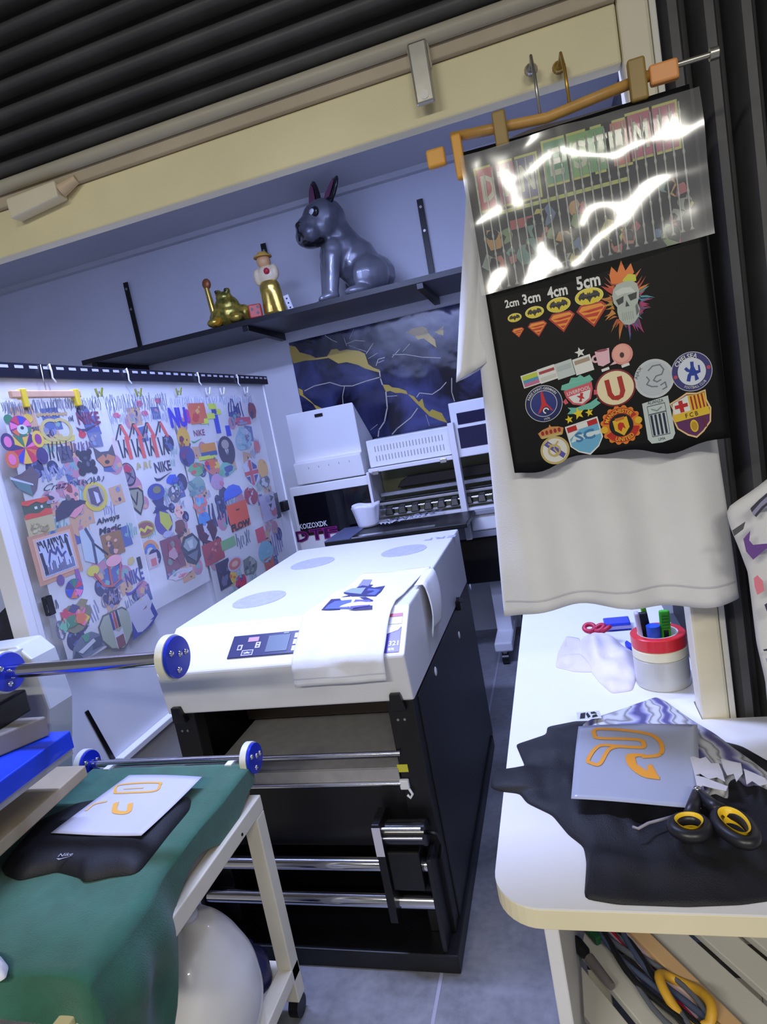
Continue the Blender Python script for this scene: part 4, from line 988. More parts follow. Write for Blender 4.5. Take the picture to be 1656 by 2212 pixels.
# lower rack of white planks
LZ = .44
rk = thing('plank_rack', 'low rack of white planks with dark gaps under the work table', 'rack', (.2, 1.2, 0))
plank_m = mat('white_plank', RGB(206, 204, 196), .5, var=.06, scale=6)
dv = Vector((.153, -.232, 0)).normalized(); nv = Vector((-dv.y, dv.x, 0)); nv = -nv if nv.x < 0 else nv
o0 = Pz(1374, 1989, LZ); pw = .078
def dist(u, v): q = Pz(u, v, LZ) - Vector((o0.x, o0.y, LZ)); return q.dot(nv)
for k in range(-4, 6):
    if k in (-1, ): continue
    a = Vector((o0.x, o0.y, LZ)) + nv * (k * pw + .006)
    s0_ = max((1.284 - a.y) / dv.y, (-.098 - a.x) / dv.x); s1_ = (.845 - a.y) / dv.y; w_ = nv * (pw - .019)
    s0b = max((1.284 - a.y - w_.y) / dv.y, (-.098 - a.x - w_.x) / dv.x)
    if s1_ - s0_ < .08: continue
    MB().hexa(*[[p_ + Vector((0, 0, z)) for p_ in (a + dv * s0_, a + w_ + dv * s0b, a + w_ + dv * (s1_ + .08), a + dv * s1_)] for z in (-.018, 0)]).build('plank', plank_m, rk, bevel=.002)
for y in (.92, 1.24): MB().box((-.09, y - .02, LZ - .060), (.50, y + .02, LZ - .0185)).build('bearer', mat('dark_bearer', RGB(40, 36, 34), .6), rk)
for x, y in ((-.07, 1.24), (-.07, .92), (.47, 1.24), (.47, .92)):
    MB().box((x - .02, y - .02, 0), (x + .02, y + .02, LZ - .0605)).build('rack_leg', cream2, rk, bevel=.002)
# things lying on the rack
def along_rack(u, v, s, hh=0): q = Pz(u, v, LZ + hh); return q + dv * s
cable_m = [mat('cable_grey', RGB(96, 100, 112), .45), mat('cable_black', RGB(24, 24, 28), .4), mat('cable_blue_grey', RGB(70, 80, 108), .45)]
for k in range(7):
    st = along_rack(1252 + k * 8, 1992, .03, .012); pts = []
    for i in range(16):
        t = i / 15; pts.append(st + dv * (.44 * t) + nv * (.012 * math.sin(3 * t * math.pi + k * 1.7) + .003 * k) + Vector((0, 0, .002 + .010 * abs(math.sin(2.3 * t + k)))))
    c = MB().tube(pts, .0055 + .001 * (k % 2), 8).build('cable', cable_m[k % 3], None, smooth=True, label=('grey cable in the loose bundle on the plank rack', 'black cable in the loose bundle on the plank rack', 'blue-grey cable in the loose bundle on the plank rack')[k % 3], cat='cable', group='cables on the plank rack')
q = along_rack(1240, 2032, .02, .02)
pg = thing('black_plug', 'black and grey plug lying beside the cable bundle on the rack', 'plug', q)
MB().lathe(q - dv * .02, [(.0, 0), (.012, 0), (.014, .01), (.013, .035), (.006, .045), (.005, .10)], 14, dv).build('body', black_plastic, pg, smooth=True, angle=40)
MB().cyl(q + dv * .03, q + dv * .10 + Vector((0, 0, -.004)), .011, .008, n=12).build('sleeve', mat('plug_grey', RGB(110, 104, 104), .5), pg, smooth=True, angle=40)
gq = along_rack(1262, 1998, 0, .02)
MB().bar(gq - dv * .02, gq + dv * .05, .016, .02).build('green_connector', mat('connector_green', RGB(24, 84, 52), .4), None, bevel=.004, label='small green connector block at the top of the cable bundle', cat='connector')
a = along_rack(1320, 1996, -.1, .004)
st = thing('lettered_strip', 'white packaging strip with red lettering lying along the plank rack', 'packaging', a)
def stf(x, y, h): return a + dv * x + nv * y + Vector((0, 0, .006 + h))
MB().hexa([stf(-.05, -.020, -.006), stf(.55, -.020, -.006), stf(.55, .020, -.006), stf(-.05, .020, -.006)], [stf(-.05, -.020, 0), stf(.55, -.020, 0), stf(.55, .020, 0), stf(-.05, .020, 0)]).build('strip', mat('strip_lilac', RGB(206, 190, 206), .35), st)
K = Print(); K.rect(-.05, -.019, .55, -.012, RGB(186, 40, 70), 1); K.text('TTTOR', .42, -.004, .016, RGB(196, 36, 60), 1, .02, w=.15); K.text('TTTOR', .18, -.004, .014, RGB(196, 60, 80), 1, .02, w=.13)
K.build('red_lettering', stf, st, prints)
a2 = along_rack(1352, 1996, -.1, .004)
def st2(x, y, h): return a2 + dv * x + nv * y + Vector((0, 0, h))
MB().hexa([st2(-.05, -.018, 0), st2(.55, -.018, 0), st2(.55, .018, 0), st2(-.05, .018, 0)], [st2(-.05, -.016, .016), st2(.55, -.016, .016), st2(.55, .016, .016), st2(-.05, .016, .016)]).build('cardboard_box', mat('tan_carton', RGB(216, 178, 132), .55, var=.08), None, bevel=.002, label='long tan cardboard carton lying beside the red lettered strip', cat='carton')
a3 = along_rack(1445, 2120, .04, .025)
R3 = [a3 + dv * (.055 * math.cos(t)) + nv * (.030 * math.sin(t)) + Vector((0, 0, .012 * math.sin(2 * t) + .002)) for t in [2 * math.pi * i / 28 for i in range(28)]]
yl = thing('yellow_strap', 'looped yellow strap resting on the tan carton of the rack', 'strap', a3)
MB().tube(R3, .009, 10, True).build('loop', mat('strap_yellow', RGB(222, 170, 52), .5, var=.15, scale=30), yl, smooth=True)
MB().tube([a3 + dv * (.05 + .10 * t) + nv * (.01 * math.sin(6 * t)) + Vector((0, 0, -.006)) for t in [i / 8 for i in range(9)]], .009, 10).build('tail', MATS['strap_yellow'], yl, smooth=True)

# ------------------------------------------------------------------ on the work table
ol = zp([(1240, 1548), (1180, 1560), (1178, 1576), (1112, 1598), (1122, 1622), (1132, 1645), (1085, 1650), (1060, 1662), (1056, 1690), (1075, 1697), (1120, 1702), (1135, 1722), (1190, 1748), (1225, 1790), (1258, 1815), (1264, 1850), (1259, 1926), (1330, 1938), (1480, 1943), (1600, 1938), (1760, 1915), (1760, 1690), (1600, 1600), (1440, 1560), (1330, 1545)], TZ + .012)
bt = thing('black_tshirt', 'crumpled black T-shirt spread over the white work table corner', 'T-shirt', (.1, 1.0, TZ))
patch(ol, TZ, .013, rings=22, n=220, fold=.020, seed=7, edge=8, ridges=[(zp(l_, TZ + .02), a_, w_) for l_, a_, w_ in (([(1070, 1680), (1140, 1668), (1200, 1650), (1245, 1610)], .016, .016), ([(1125, 1605), (1180, 1585), (1240, 1580)], .010, .014), ([(1185, 1615), (1232, 1655)], -.014, .008), ([(1130, 1700), (1215, 1735), (1300, 1770), (1420, 1790)], .014, .018), ([(1255, 1800), (1340, 1815), (1470, 1850), (1560, 1855)], -.016, .014), ([(1270, 1835), (1400, 1870), (1560, 1880)], .010, .02), ([(1350, 1750), (1375, 1790)], .006, .008))]).build('body', cloth_black, bt, smooth=True)
# swirl print piece
sw = zp([(1243, 1552), (1262, 1541), (1340, 1515), (1412, 1490), (1440, 1502), (1502, 1545), (1560, 1580), (1640, 1638), (1700, 1680), (1700, 1716), (1650, 1690), (1620, 1690), (1600, 1672), (1575, 1672), (1570, 1700), (1545, 1690), (1520, 1700), (1480, 1690), (1440, 1690), (1400, 1690), (1320, 1660), (1260, 1600)], TZ + .03)
sp_ = thing('swirl_tshirt', 'silver and violet marbled T-shirt with ragged hem above the black shirt', 'T-shirt', (.15, 1.25, TZ + .02))
patch(sw, TZ, .034, rings=16, n=150, fold=.004, seed=11, edge=10).build('body', swirl_m, sp_, smooth=True)
white_frag = mat('lace_white', RGB(214, 212, 216), .6, var=.12, scale=40)
for k, fr_ in enumerate(([(1488, 1632), (1512, 1640), (1524, 1636), (1536, 1650), (1552, 1650), (1560, 1668), (1566, 1690), (1548, 1680), (1530, 1684), (1512, 1672), (1500, 1676), (1494, 1652)],
                       [(1556, 1640), (1580, 1646), (1600, 1650), (1604, 1672), (1590, 1690), (1584, 1672), (1570, 1676), (1562, 1660)],
                       [(1500, 1676), (1520, 1680), (1545, 1690), (1572, 1700), (1568, 1710), (1540, 1704), (1518, 1698), (1506, 1706)],
                       [(1606, 1662), (1630, 1672), (1652, 1682), (1660, 1694), (1640, 1698), (1624, 1688), (1612, 1696)])):
    P_ = [Pz(u, v, TZ + .042 + .001 * k) for u, v in fr_]
    MB().prism(P_, (0, 0, .0015)).build('ragged_tip', white_frag, sp_, bevel=.0005)
K = Print(); q = Pz(1272, 1558, TZ + .03); K.at(q.x, q.y, 1, 1, 4)
K.rect(-.022, -.016, .024, .016, RGB(196, 198, 190), 0)
for i, pl_ in enumerate(([(-.018, -.012), (-.008, -.012), (-.004, .012), (-.014, .010)], [(-.002, -.012), (.004, -.006), (.0, .012), (-.004, .006)], [(.006, -.012), (.018, -.008), (.016, .002), (.008, -.002)], [(.006, .004), (.018, .004), (.014, .013), (.006, .012)])): K.poly(pl_, RGB(24, 24, 30), 1)
K.build('black_badge', lambda x, y, h: Vector((x, y, TZ + .0425 + h)), sp_, prints_cloth)
# film sheet with the orange R
fc = zp([(1250, 1576), (1506, 1568), (1512, 1733), (1232, 1718)], TZ + .048)
fm = thing('film_sheet', 'grey-blue transfer film with an orange outlined letter R on the black shirt', 'film', (.06, 1.12, TZ + .03))
def fsp(u, v):
    p_ = quad(fc, u, v); return Vector((p_.x, p_.y, TZ + .051 + .004 * math.sin(3 * u + 1) + .003 * math.sin(4 * v + 2 * u) - .010 * v))
MB().grid(fsp, 20, 20).build('sheet', film_m, fm, smooth=True, solid=.0008)
def qf(pts):
    out = []
    for u, v in pts:
        q = Pz(u, v, TZ + .048); best = min(((quad(fc, i / 60, j / 60) - Vector((q.x, q.y))).length, i / 60, j / 60) for i in range(61) for j in range(61)); out.append(best[1:])
    return out
def f6(pts): return [(1040 + a * .372, 1480 + b * .372) for a, b in pts]
K = Print(); oc = RGB(232, 156, 48)
K.curve(qf(f6([(800, 378), (930, 378), (945, 355), (910, 338), (690, 335), (655, 310), (660, 288), (700, 284), (940, 298), (1020, 330), (1045, 375), (1020, 410), (940, 420)])), .036, oc, 1)
K.curve(qf(f6([(800, 378), (690, 375), (620, 445), (640, 468), (690, 470), (745, 395), (800, 378)])), .034, oc, 1)
K.curve(qf(f6([(940, 415), (850, 420), (870, 470), (930, 510), (1020, 522)])), .036, oc, 1)
K.poly(qf(f6([(930, 412), (850, 420), (865, 465), (920, 505), (1030, 528), (990, 455), (960, 465), (955, 495), (900, 465), (890, 430)])), oc, 1)
K.build('orange_letter', lambda x, y, h: fsp(x, y) + Vector((0, 0, .0007 + h)), fm, prints_cloth)
# scissors
scs = thing('scissors', 'open scissors with black and yellow handles on the black T-shirt', 'scissors', Pz(1540, 1780, TZ + .03))
SZ = TZ + .050
def loop(cu, cv, rx_, ry_, ang, sk):
    c = Pz(cu, cv, SZ); R_ = Matrix.Rotation(ang, 3, 'Z'); P_ = []
    for i in range(36):
        t = 2 * math.pi * i / 36; P_.append(c + R_ @ Vector((rx_ * math.cos(t) * (1 + sk * math.sin(t)), ry_ * math.sin(t), 0)))
    o = MB().tube(P_, .0095, 12, True).build('handle', mat('scissor_black', RGB(30, 30, 36), .38), scs, smooth=True)
    inn = []
    for j, (k, z) in enumerate(((.70, -.010), (.74, .010), (.88, .0125))): inn.append([c + (p_ - c) * k + Vector((0, 0, z)) for p_ in P_])
    mb = MB(); n = 36
    mb.add([p_ for r_ in inn for p_ in r_], [(j * n + i, j * n + (i + 1) % n, (j + 1) * n + (i + 1) % n, (j + 1) * n + i) for j in range(2) for i in range(n)])
    mb.build('yellow_grip', mat('scissor_yellow', RGB(244, 200, 32), .42), o, smooth=True)
    return c
l1 = loop(1490, 1787, .022, .020, .2, .1)
l2 = loop(1588, 1787, .019, .034, .28, .12)
pv_ = Pz(1506, 1712, SZ)
for l, off in ((l1, Vector((.004, .02, 0))), (l2, Vector((-.008, .036, 0)))):
    MB().tube([l + off, l.lerp(pv_, .55) + Vector((0, .004, 0)), pv_], [.011, .010, .008], 12).build('shank', MATS['scissor_black'], scs, smooth=True)
for s_ in (-.010, .012):
    lo = Vector((0, 0, -.018)); tip = pv_ + Vector((-.02 + s_ * 4, .10, -.020)); n_ = Vector((.010, 0, 0))
    MB().prism([pv_ - n_ * .8 + lo, pv_ + n_ * .8 + lo, tip], (0, 0, .002)).build('blade', chrome, scs)
MB().lathe(pv_ + Vector((0, 0, .006)), [(.0, 0), (.006, 0), (.005, .003), (.0, .004)], 12).build('pivot_screw', chrome, scs, smooth=True)
# loose thread and small shard
t0 = [Pz(u, v, TZ + .036) for u, v in ((1366, 1786), (1378, 1790), (1400, 1778), (1430, 1770), (1452, 1764))]
MB().tube(t0, .0022, 8).build('thread', mat('thread_grey', RGB(150, 146, 156), .6), None, smooth=True, label='short grey thread on the black T-shirt beside the round scissor handle', cat='thread')
# tape rolls, stacked
def roll(z, r, hgt, M, name, label, core=True, r0=.044):
    t = thing(name, label, 'tape roll', (TC.x, TC.y, z), 'tape rolls stacked on the work table')
    mb = MB(); n = 40; prof = [(r0, 0), (r - .002, 0), (r, .002), (r, hgt - .002), (r - .002, hgt), (r0, hgt)]
    v = [TC + Vector((a * math.cos(2 * math.pi * i / n), a * math.sin(2 * math.pi * i / n), z - TZ + b)) for a, b in prof for i in range(n)]
    m_ = len(prof); f = [(j * n + i, j * n + (i + 1) % n, ((j + 1) % m_) * n + (i + 1) % n, ((j + 1) % m_) * n + i) for j in range(m_) for i in range(n)]
    mb.add(v, f).build('tape', M, t, smooth=True, angle=35)
    prof = [(r0 - .004, 0.0005), (r0 - .0003, .0005), (r0 - .0003, hgt - .0005), (r0 - .004, hgt - .0005)]
    v = [TC + Vector((a * math.cos(2 * math.pi * i / n), a * math.sin(2 * math.pi * i / n), z - TZ + b)) for a, b in prof for i in range(n)]
    f = [(j * n + i, j * n + (i + 1) % n, ((j + 1) % 4) * n + (i + 1) % n, ((j + 1) % 4) * n + i) for j in range(4) for i in range(n)]
    MB().add(v, f).build('core', mat('tape_core', RGB(196, 190, 176), .6), t, smooth=True, angle=35)
TC = Vector((.163, 1.480, TZ)); RT = .059
roll(TZ + .0005, RT, .068, clear_tape, 'tape_roll', 'wide clear tape roll at the bottom of the tape stack')
roll(TZ + .069, RT, .022, mat('cream_tape', RGB(232, 226, 196), .5), 'tape_roll', 'cream masking tape roll in the middle of the tape stack')
roll(TZ + .0915, RT, .030, red_tape, 'tape_roll', 'red tape roll on top of the tape stack')
def stick(name, label, cat, dx, dy_, lean, hgt, w_, d_, M, extra=None):
    b = TC + Vector((dx, dy_, .003)); t = b + Vector((lean[0], lean[1], hgt)); o = thing(name, label, cat, b)
    MB().bar(b, t, w_, d_, (0, 1, 0)).build('body', M, o, bevel=.004)
    if extra: extra(o, b, t)
    return o
green_pl = mat('green_plastic', RGB(62, 190, 40), .35)
def knife_x(o, b, t):
    d = (t - b).normalized()
    for k in range(5): c = t - d * (.012 + .007 * k); MB().bar(c + Vector((-.007, -.0072, 0)), c + Vector((.007, -.0072, 0)), .002, .002).build('grip_rib', mat('green_dark', RGB(30, 130, 30), .4), o)
    MB().bar(t - d * .07 + Vector((0, -.0075, 0)), t - d * .045 + Vector((0, -.0075, 0)), .010, .003, (0, 1, 0)).build('slider', black_plastic, o)
stick('utility_knife', 'bright green utility knife standing inside the red tape roll', 'knife', .012, -.012, (.006, .0, 0), .172, .022, .013, green_pl, knife_x)
stick('green_marker', 'lime green marker leaning behind the utility knife in the tape stack', 'marker', -.006, .012, (-.016, .012, 0), .175, .012, .012, mat('lime_plastic', RGB(120, 206, 40), .35))
stick('black_marker', 'thick black marker standing inside the tape stack', 'marker', -.016, .0, (-.012, .006, 0), .165, .024, .016, black_plastic)
def glue_x(o, b, t):
    MB().cyl(t - Vector((0, 0, .032)), t - Vector((0, 0, .018)), .0155, n=20).build('yellow_band', mat('glue_yellow', RGB(232, 190, 40), .4), o, smooth=True, angle=40)
    MB().cyl(t - Vector((0, 0, .018)), t + Vector((0, 0, .014)), .0150, n=20).build('blue_cap', mat('glue_blue', RGB(36, 84, 200), .35), o, smooth=True, angle=40)
stick('glue_stick', 'glue stick with blue cap and yellow band in the tape stack', 'glue stick', -.008, -.020, (-.002, -.002, 0), .128, .024, .024, mat('glue_body', RGB(40, 60, 150), .4), glue_x)
stick('white_ruler', 'pale folded paper packet standing at the edge of the tape stack', 'packet', -.030, -.006, (-.010, .004, 0), .170, .010, .024, mat('packet_lilac', RGB(206, 196, 214), .4))
# rags and bits
def crumple(name, label, cat, pts, hgt, M, seed, fold=.035):
    o = zp(pts, TZ + .01); c = Vector(o[0])
    t = thing(name, label, cat, (c.x, c.y, TZ)); patch(o, TZ, hgt, rings=12, n=90, fold=fold, seed=seed, edge=3).build('rag', M, t, smooth=True); return t
rag_m = mat('rag_white', RGB(222, 214, 222), .6, var=.08, scale=20)
crumple('paper_rag', 'crumpled white rag with blue specks beside the tape stack', 'rag', [(1250, 1378), (1275, 1366), (1330, 1382), (1366, 1400), (1376, 1450), (1364, 1484), (1320, 1490), (1292, 1466), (1266, 1432), (1248, 1410)], .030, rag_m, 3)
crumple('paper_rag', 'crumpled off-white rag lying left of the speckled rag', 'rag', [(1222, 1368), (1250, 1372), (1256, 1410), (1285, 1445), (1240, 1444), (1198, 1434), (1204, 1402)], .018, mat('rag_cream', RGB(214, 206, 206), .65, var=.1, scale=20), 9)
rr = Pz(1285, 1372, TZ + .02)
rb_ = thing('red_ribbon', 'crimson ribbon loop on top of the crumpled white rag', 'ribbon', rr)
for k, (dx, dy_, r_) in enumerate(((-.012, .012, .014), (.014, .004, .012), (.030, -.008, .010))):
    P_ = [rr + Vector((dx + r_ * math.cos(t), dy_ + r_ * .8 * math.sin(t), .018 + .006 * math.sin(t + k))) for t in [2 * math.pi * i / 20 for i in range(20)]]
    MB().tube(P_, .0065, 8, True).build('loop', mat('ribbon_red', RGB(198, 36, 76), .45, var=.2, scale=40), rb_, smooth=True)
q = Pz(1335, 1362, TZ)
bc = thing('blue_case', 'translucent blue plastic case behind the red ribbon', 'case', q)
MB().box((q.x - .036, q.y - .004, TZ + .0005), (q.x + .036, q.y + .055, TZ + .022)).build('case', mat('blue_clear', RGB(28, 60, 196), .2, coat=.5), bc, bevel=.004)
MB().box((q.x - .026, q.y - .006, TZ + .006), (q.x + .036, q.y - .004, TZ + .014)).build('insert', mat('insert_lilac', RGB(176, 166, 214), .4), bc)
q = Pz(1362, 1402, TZ)
MB().prism([(q.x - .006, q.y + .03, TZ + .001), (q.x + .012, q.y - .02, TZ + .001), (q.x - .008, q.y - .012, TZ + .001), (q.x - .012, q.y + .016, TZ + .001)], (0, 0, .014)).build('blue_clip', mat('clip_blue', RGB(44, 62, 190), .35), None, bevel=.003, label='small blue plastic wedge between the rag and the tape stack', cat='clip')
q = Pz(1335, 1300, TZ)
MB().lathe((q.x, q.y, TZ + .0005), [(.0, 0), (.018, 0), (.018, .02), (.015, .024), (.0, .024)], 20).build('cream_cap', mat('cap_cream', RGB(222, 216, 186), .45), None, smooth=True, angle=40, label='cream round cap on the far end of the work table', cat='cap')
# black case standing behind the table
kb = thing('black_case', 'black equipment case standing on the floor behind the white table end', 'case', (-.02, 2.30, 0))
MB().box((-.20, 2.16, .0), (.12, 2.50, .93)).build('body', black_plastic, kb, bevel=.05, seg=4)
MB().tube([(-.10, 2.25, .925), (-.10, 2.25, .955), (.02, 2.25, .955), (.02, 2.25, .925)], .008, 8).build('handle', black_metal, kb, smooth=True)
# ------------------------------------------------------------------ hanging display at the right
YT = 1.215
ht = thing('hanging_tshirt', 'plain white T-shirt hanging from the lintel behind the black transfer sheet', 'T-shirt', (.08, YT, 1.6))
def tk(u, v):
    a = 2 * math.pi * u; z = 1.186 + v * (2.035 - 1.186)
    left = -.143 + .052 * v ** .9 + (.0 if v < .72 else .02 * (v - .72) / .28); right = .278 - .02 * v
    if v > .93: k = (v - .93) / .07; left += .05 * k; right -= .05 * k
    c = (left + right) / 2; hw = (right - left) / 2; s = math.copysign(abs(math.cos(a)) ** .75, math.cos(a))
    x = c + hw * s; fz = (1 - v) * .014 + .004
    dep = .030 + .010 * (1 - v)
    y = YT - dep * math.copysign(abs(math.sin(a)) ** .8, math.sin(a)) + fz * math.sin(x * 42 + 1.2 + 2 * v) * abs(math.sin(a)) + .008 * noise.noise(Vector((x * 8, v * 5, 1)))
    if v < .02: z += .008 * math.sin(x * 15 + 2) - .004
    z += .010 * math.sin((x + .14) * 9) * (1 - v)
    return Vector((x, y + .01, z))
MB().grid(tk, 120, 60, True).build('body', cloth_white, ht, smooth=True, solid=.002)
def hemf(u, v): p_ = tk(u, .030 + .004 * v); return Vector((p_.x, p_.y - .0025 if p_.y < YT else p_.y + .002, p_.z))
MB().grid(hemf, 120, 2, True).build('hem_seam', MATS['seam_grey'], ht, smooth=True)
def sleeve(sgn, x0, x1, zt_, zb):
    def fn(u, v):
        a = 2 * math.pi * u; k = v
        cx = x0 + (x1 - x0) * k; z = zt_ + (zb - zt_) * k
        w_ = .030 + .030 * k; 
        x = cx + w_ * math.cos(a) * .75; y = YT + .018 + (.022 + .006 * k) * math.sin(a) + .006 * math.sin(5 * a + 4 * k) * k
        z += -sgn * .016 * math.cos(a) * k
        return Vector((x, y, z))
    return MB().grid(fn, 44, 24, True).build('sleeve', cloth_white, ht, smooth=True, solid=.002)
sleeve(-1, -.060, -.118, 2.00, 1.665)
sleeve(1, .225, .246, 1.98, 1.66)
# clip hanger with wooden bar
YB = 1.170
q0, q1 = Py(975, 308, YB), Py(1400, 168, YB); zb = (q0.z + q1.z) / 2
hg = thing('clip_hanger', 'wooden clip hanger with orange end pads hooked on the lintel', 'hanger', ((q0.x + q1.x) / 2, YB, zb))
MB().tube([(q0.x, YB, zb + .004), (q0.x + .09, YB, zb - .004), ((q0.x + q1.x) / 2, YB, zb - .010), (q1.x - .08, YB, zb - .002), (q1.x, YB, zb + .006)], .0085, 12).build('bar', wood, hg, smooth=True)
def tabbox(u, v, w_, h_, M, name, dy_=0, dep=.012, rot=0):
    q = Py(u, v, YB); c = Vector((q.x, YB + dy_, q.z)); R_ = Matrix.Rotation(rot, 3, 'Y')
    co = [c + R_ @ Vector((a * w_ / 2, b * dep / 2, d * h_ / 2)) for d in (-1, 1) for a, b in ((-1, -1), (1, -1), (1, 1), (-1, 1))]
    return MB().hexa(co[:4], co[4:]).build(name, M, hg, bevel=.004, seg=3)
tabbox(942, 342, .032, .030, orange_plastic, 'end_pad', .0, .014)
tabbox(1432, 160, .042, .030, mat('peach_plastic', RGB(236, 160, 90), .4), 'end_pad', -.004, .014)
tabbox(993, 345, .017, .072, orange_plastic, 'orange_clip', -.012, .014)
tabbox(1082, 287, .022, .056, brown_clip, 'khaki_clip', -.014, .016)
tabbox(1374, 183, .026, .062, brown_clip, 'khaki_clip', -.014, .016)
ra, rb2 = Py(1400, 172, YB), Py(1532, 122, YB)
MB().cyl((ra.x, YB, rb2.z + .002), (rb2.x, YB, rb2.z + .002), .0045, n=12).build('side_rod', zinc, hg, smooth=True, angle=40)
MB().cyl((rb2.x, YB, rb2.z + .002), (rb2.x + .012, YB, rb2.z + .002), .009, n=14).build('rod_end', zinc, hg, smooth=True, angle=40)
for (u0, v0, u1, v1), M in (((1148, 92, 1164, 232), zinc), ((1213, 86, 1228, 212), mat('brass_wire', RGB(186, 150, 70), .3, metal=.7))):
    a, b = Py(u0, v0, YB + .02), Py(u1, v1, YB)
    MB().tube([(b.x, YB, zb), (b.x, YB + .005, (a.z + b.z) / 2), (b.x, YB + .04, a.z - .01), (b.x, YF - .022, a.z), (b.x, YF - .016, a.z + .01)], .0028, 8).build('hook', M, hg, smooth=True)
    rz_ = (b.x, YF - .020, a.z)
    MB().lathe(rz_, [(.0, 0), (.012, .0), (.008, .008), (.0, .012)], 14, (0, -1, 0)).build('hook_plate', M, hg, smooth=True)
# black printed sheet
YK = 1.158
KX0, KX1, KZ0, KZ1 = -.080, .272, 1.472, 2.018
def sheet_y(x, z): return YK + .004 * math.sin(x * 14 + 1) + .003 * math.sin(z * 11)
def kf(x, y, h): return Vector((x, sheet_y(x, y) - h, y))
def KP(u, v): q = Py(u, v, YK); return q.x, q.z
bsx = thing('transfer_sampler', 'black sheet of printed badge transfers clipped over the hanging white T-shirt', 'transfer sheet', (.1, YK, KZ0))
def bsf(u, v):
    x = KX0 + (KX1 - KX0) * u + .004 * (1 - v); z = KZ0 + (KZ1 - KZ0) * v
    if v < .01: z += .008 * math.sin(x * 24) + .004 * math.sin(x * 60)
    return Vector((x, sheet_y(x, z), z))
MB().grid(bsf, 30, 40).build('sheet', mat('black_film', RGB(9, 9, 11), .55, spec=.25), bsx, smooth=True, solid=.0008)
def emblem(u, v, wpx, fn, name, label=None, hpx=None, rot=0):
    """draw fn in a unit frame (-.5 .. .5) centred at pixel (u, v)"""
    x, z = KP(u, v); s = wpx / FPX * 1.08; sy = (hpx or wpx) / FPX * 1.08
    P_ = Print().at(x, z, s, sy, rot); fn(P_); return P_.build(name, kf, bsx, prints, label, base=.0016)
BK, WH, YE, RD_, BL = RGB(10, 10, 12), RGB(226, 228, 224), RGB(226, 206, 40), RGB(190, 30, 34), RGB(40, 60, 140)
for t_, (u, v), w_ in (('2cm', (1105, 654), 30), ('3cm', (1147, 643), 38), ('4cm', (1203, 628), 42), ('5cm', (1270, 607), 48)):
    emblem(u, v, w_, lambda P_, t_=t_: P_.text(t_, 0, 0, .58, WH, 1, .03, w=1.0), 'size_text')
def wing(P_):
    P_.ell(0, 0, .5, .31, RGB(236, 230, 130), 0, 30); P_.ell(0, 0, .47, .28, YE, 1, 30)
    h_ = [(0, .10), (.04, .16), (.06, .09), (.14, .11), (.16, .19), (.30, .14), (.38, .02), (.34, -.10), (.28, -.04), (.20, -.10), (.14, -.04), (.06, -.10), (0, -.22)]
    P_.poly(h_ + [(-a, b) for a, b in h_[::-1][1:-1]], BK, 2)
for (u, v), w_ in (((1111, 686), 30), ((1154, 674), 40), ((1206, 658), 50), ((1272, 640), 58)): emblem(u, v, w_, wing, 'oval_emblem', 'yellow oval badge with black winged shape')
def gem(P_):
    P_.poly([(-.5, .14), (-.34, .32), (.34, .32), (.5, .14), (0, -.46)], RGB(178, 34, 16), 0)
    P_.poly([(-.42, .14), (-.30, .26), (.30, .26), (.42, .14), (0, -.36)], RGB(240, 150, 30), 1)
    P_.poly([(-.36, .10), (.36, .16), (.34, .08), (-.10, .04)], RGB(196, 44, 18), 2); P_.poly([(-.28, -.02), (.24, .0), (.14, -.12), (-.20, -.10)], RGB(196, 44, 18), 2); P_.poly([(-.10, -.20), (.10, -.20), (.03, -.28), (-.03, -.28)], RGB(196, 44, 18), 2)
for (u, v), w_ in (((1119, 717), 27), ((1161, 708), 42), ((1214, 692), 55), ((1279, 676), 64)): emblem(u, v, w_, gem, 'shield_emblem', 'red and amber banded shield badge')
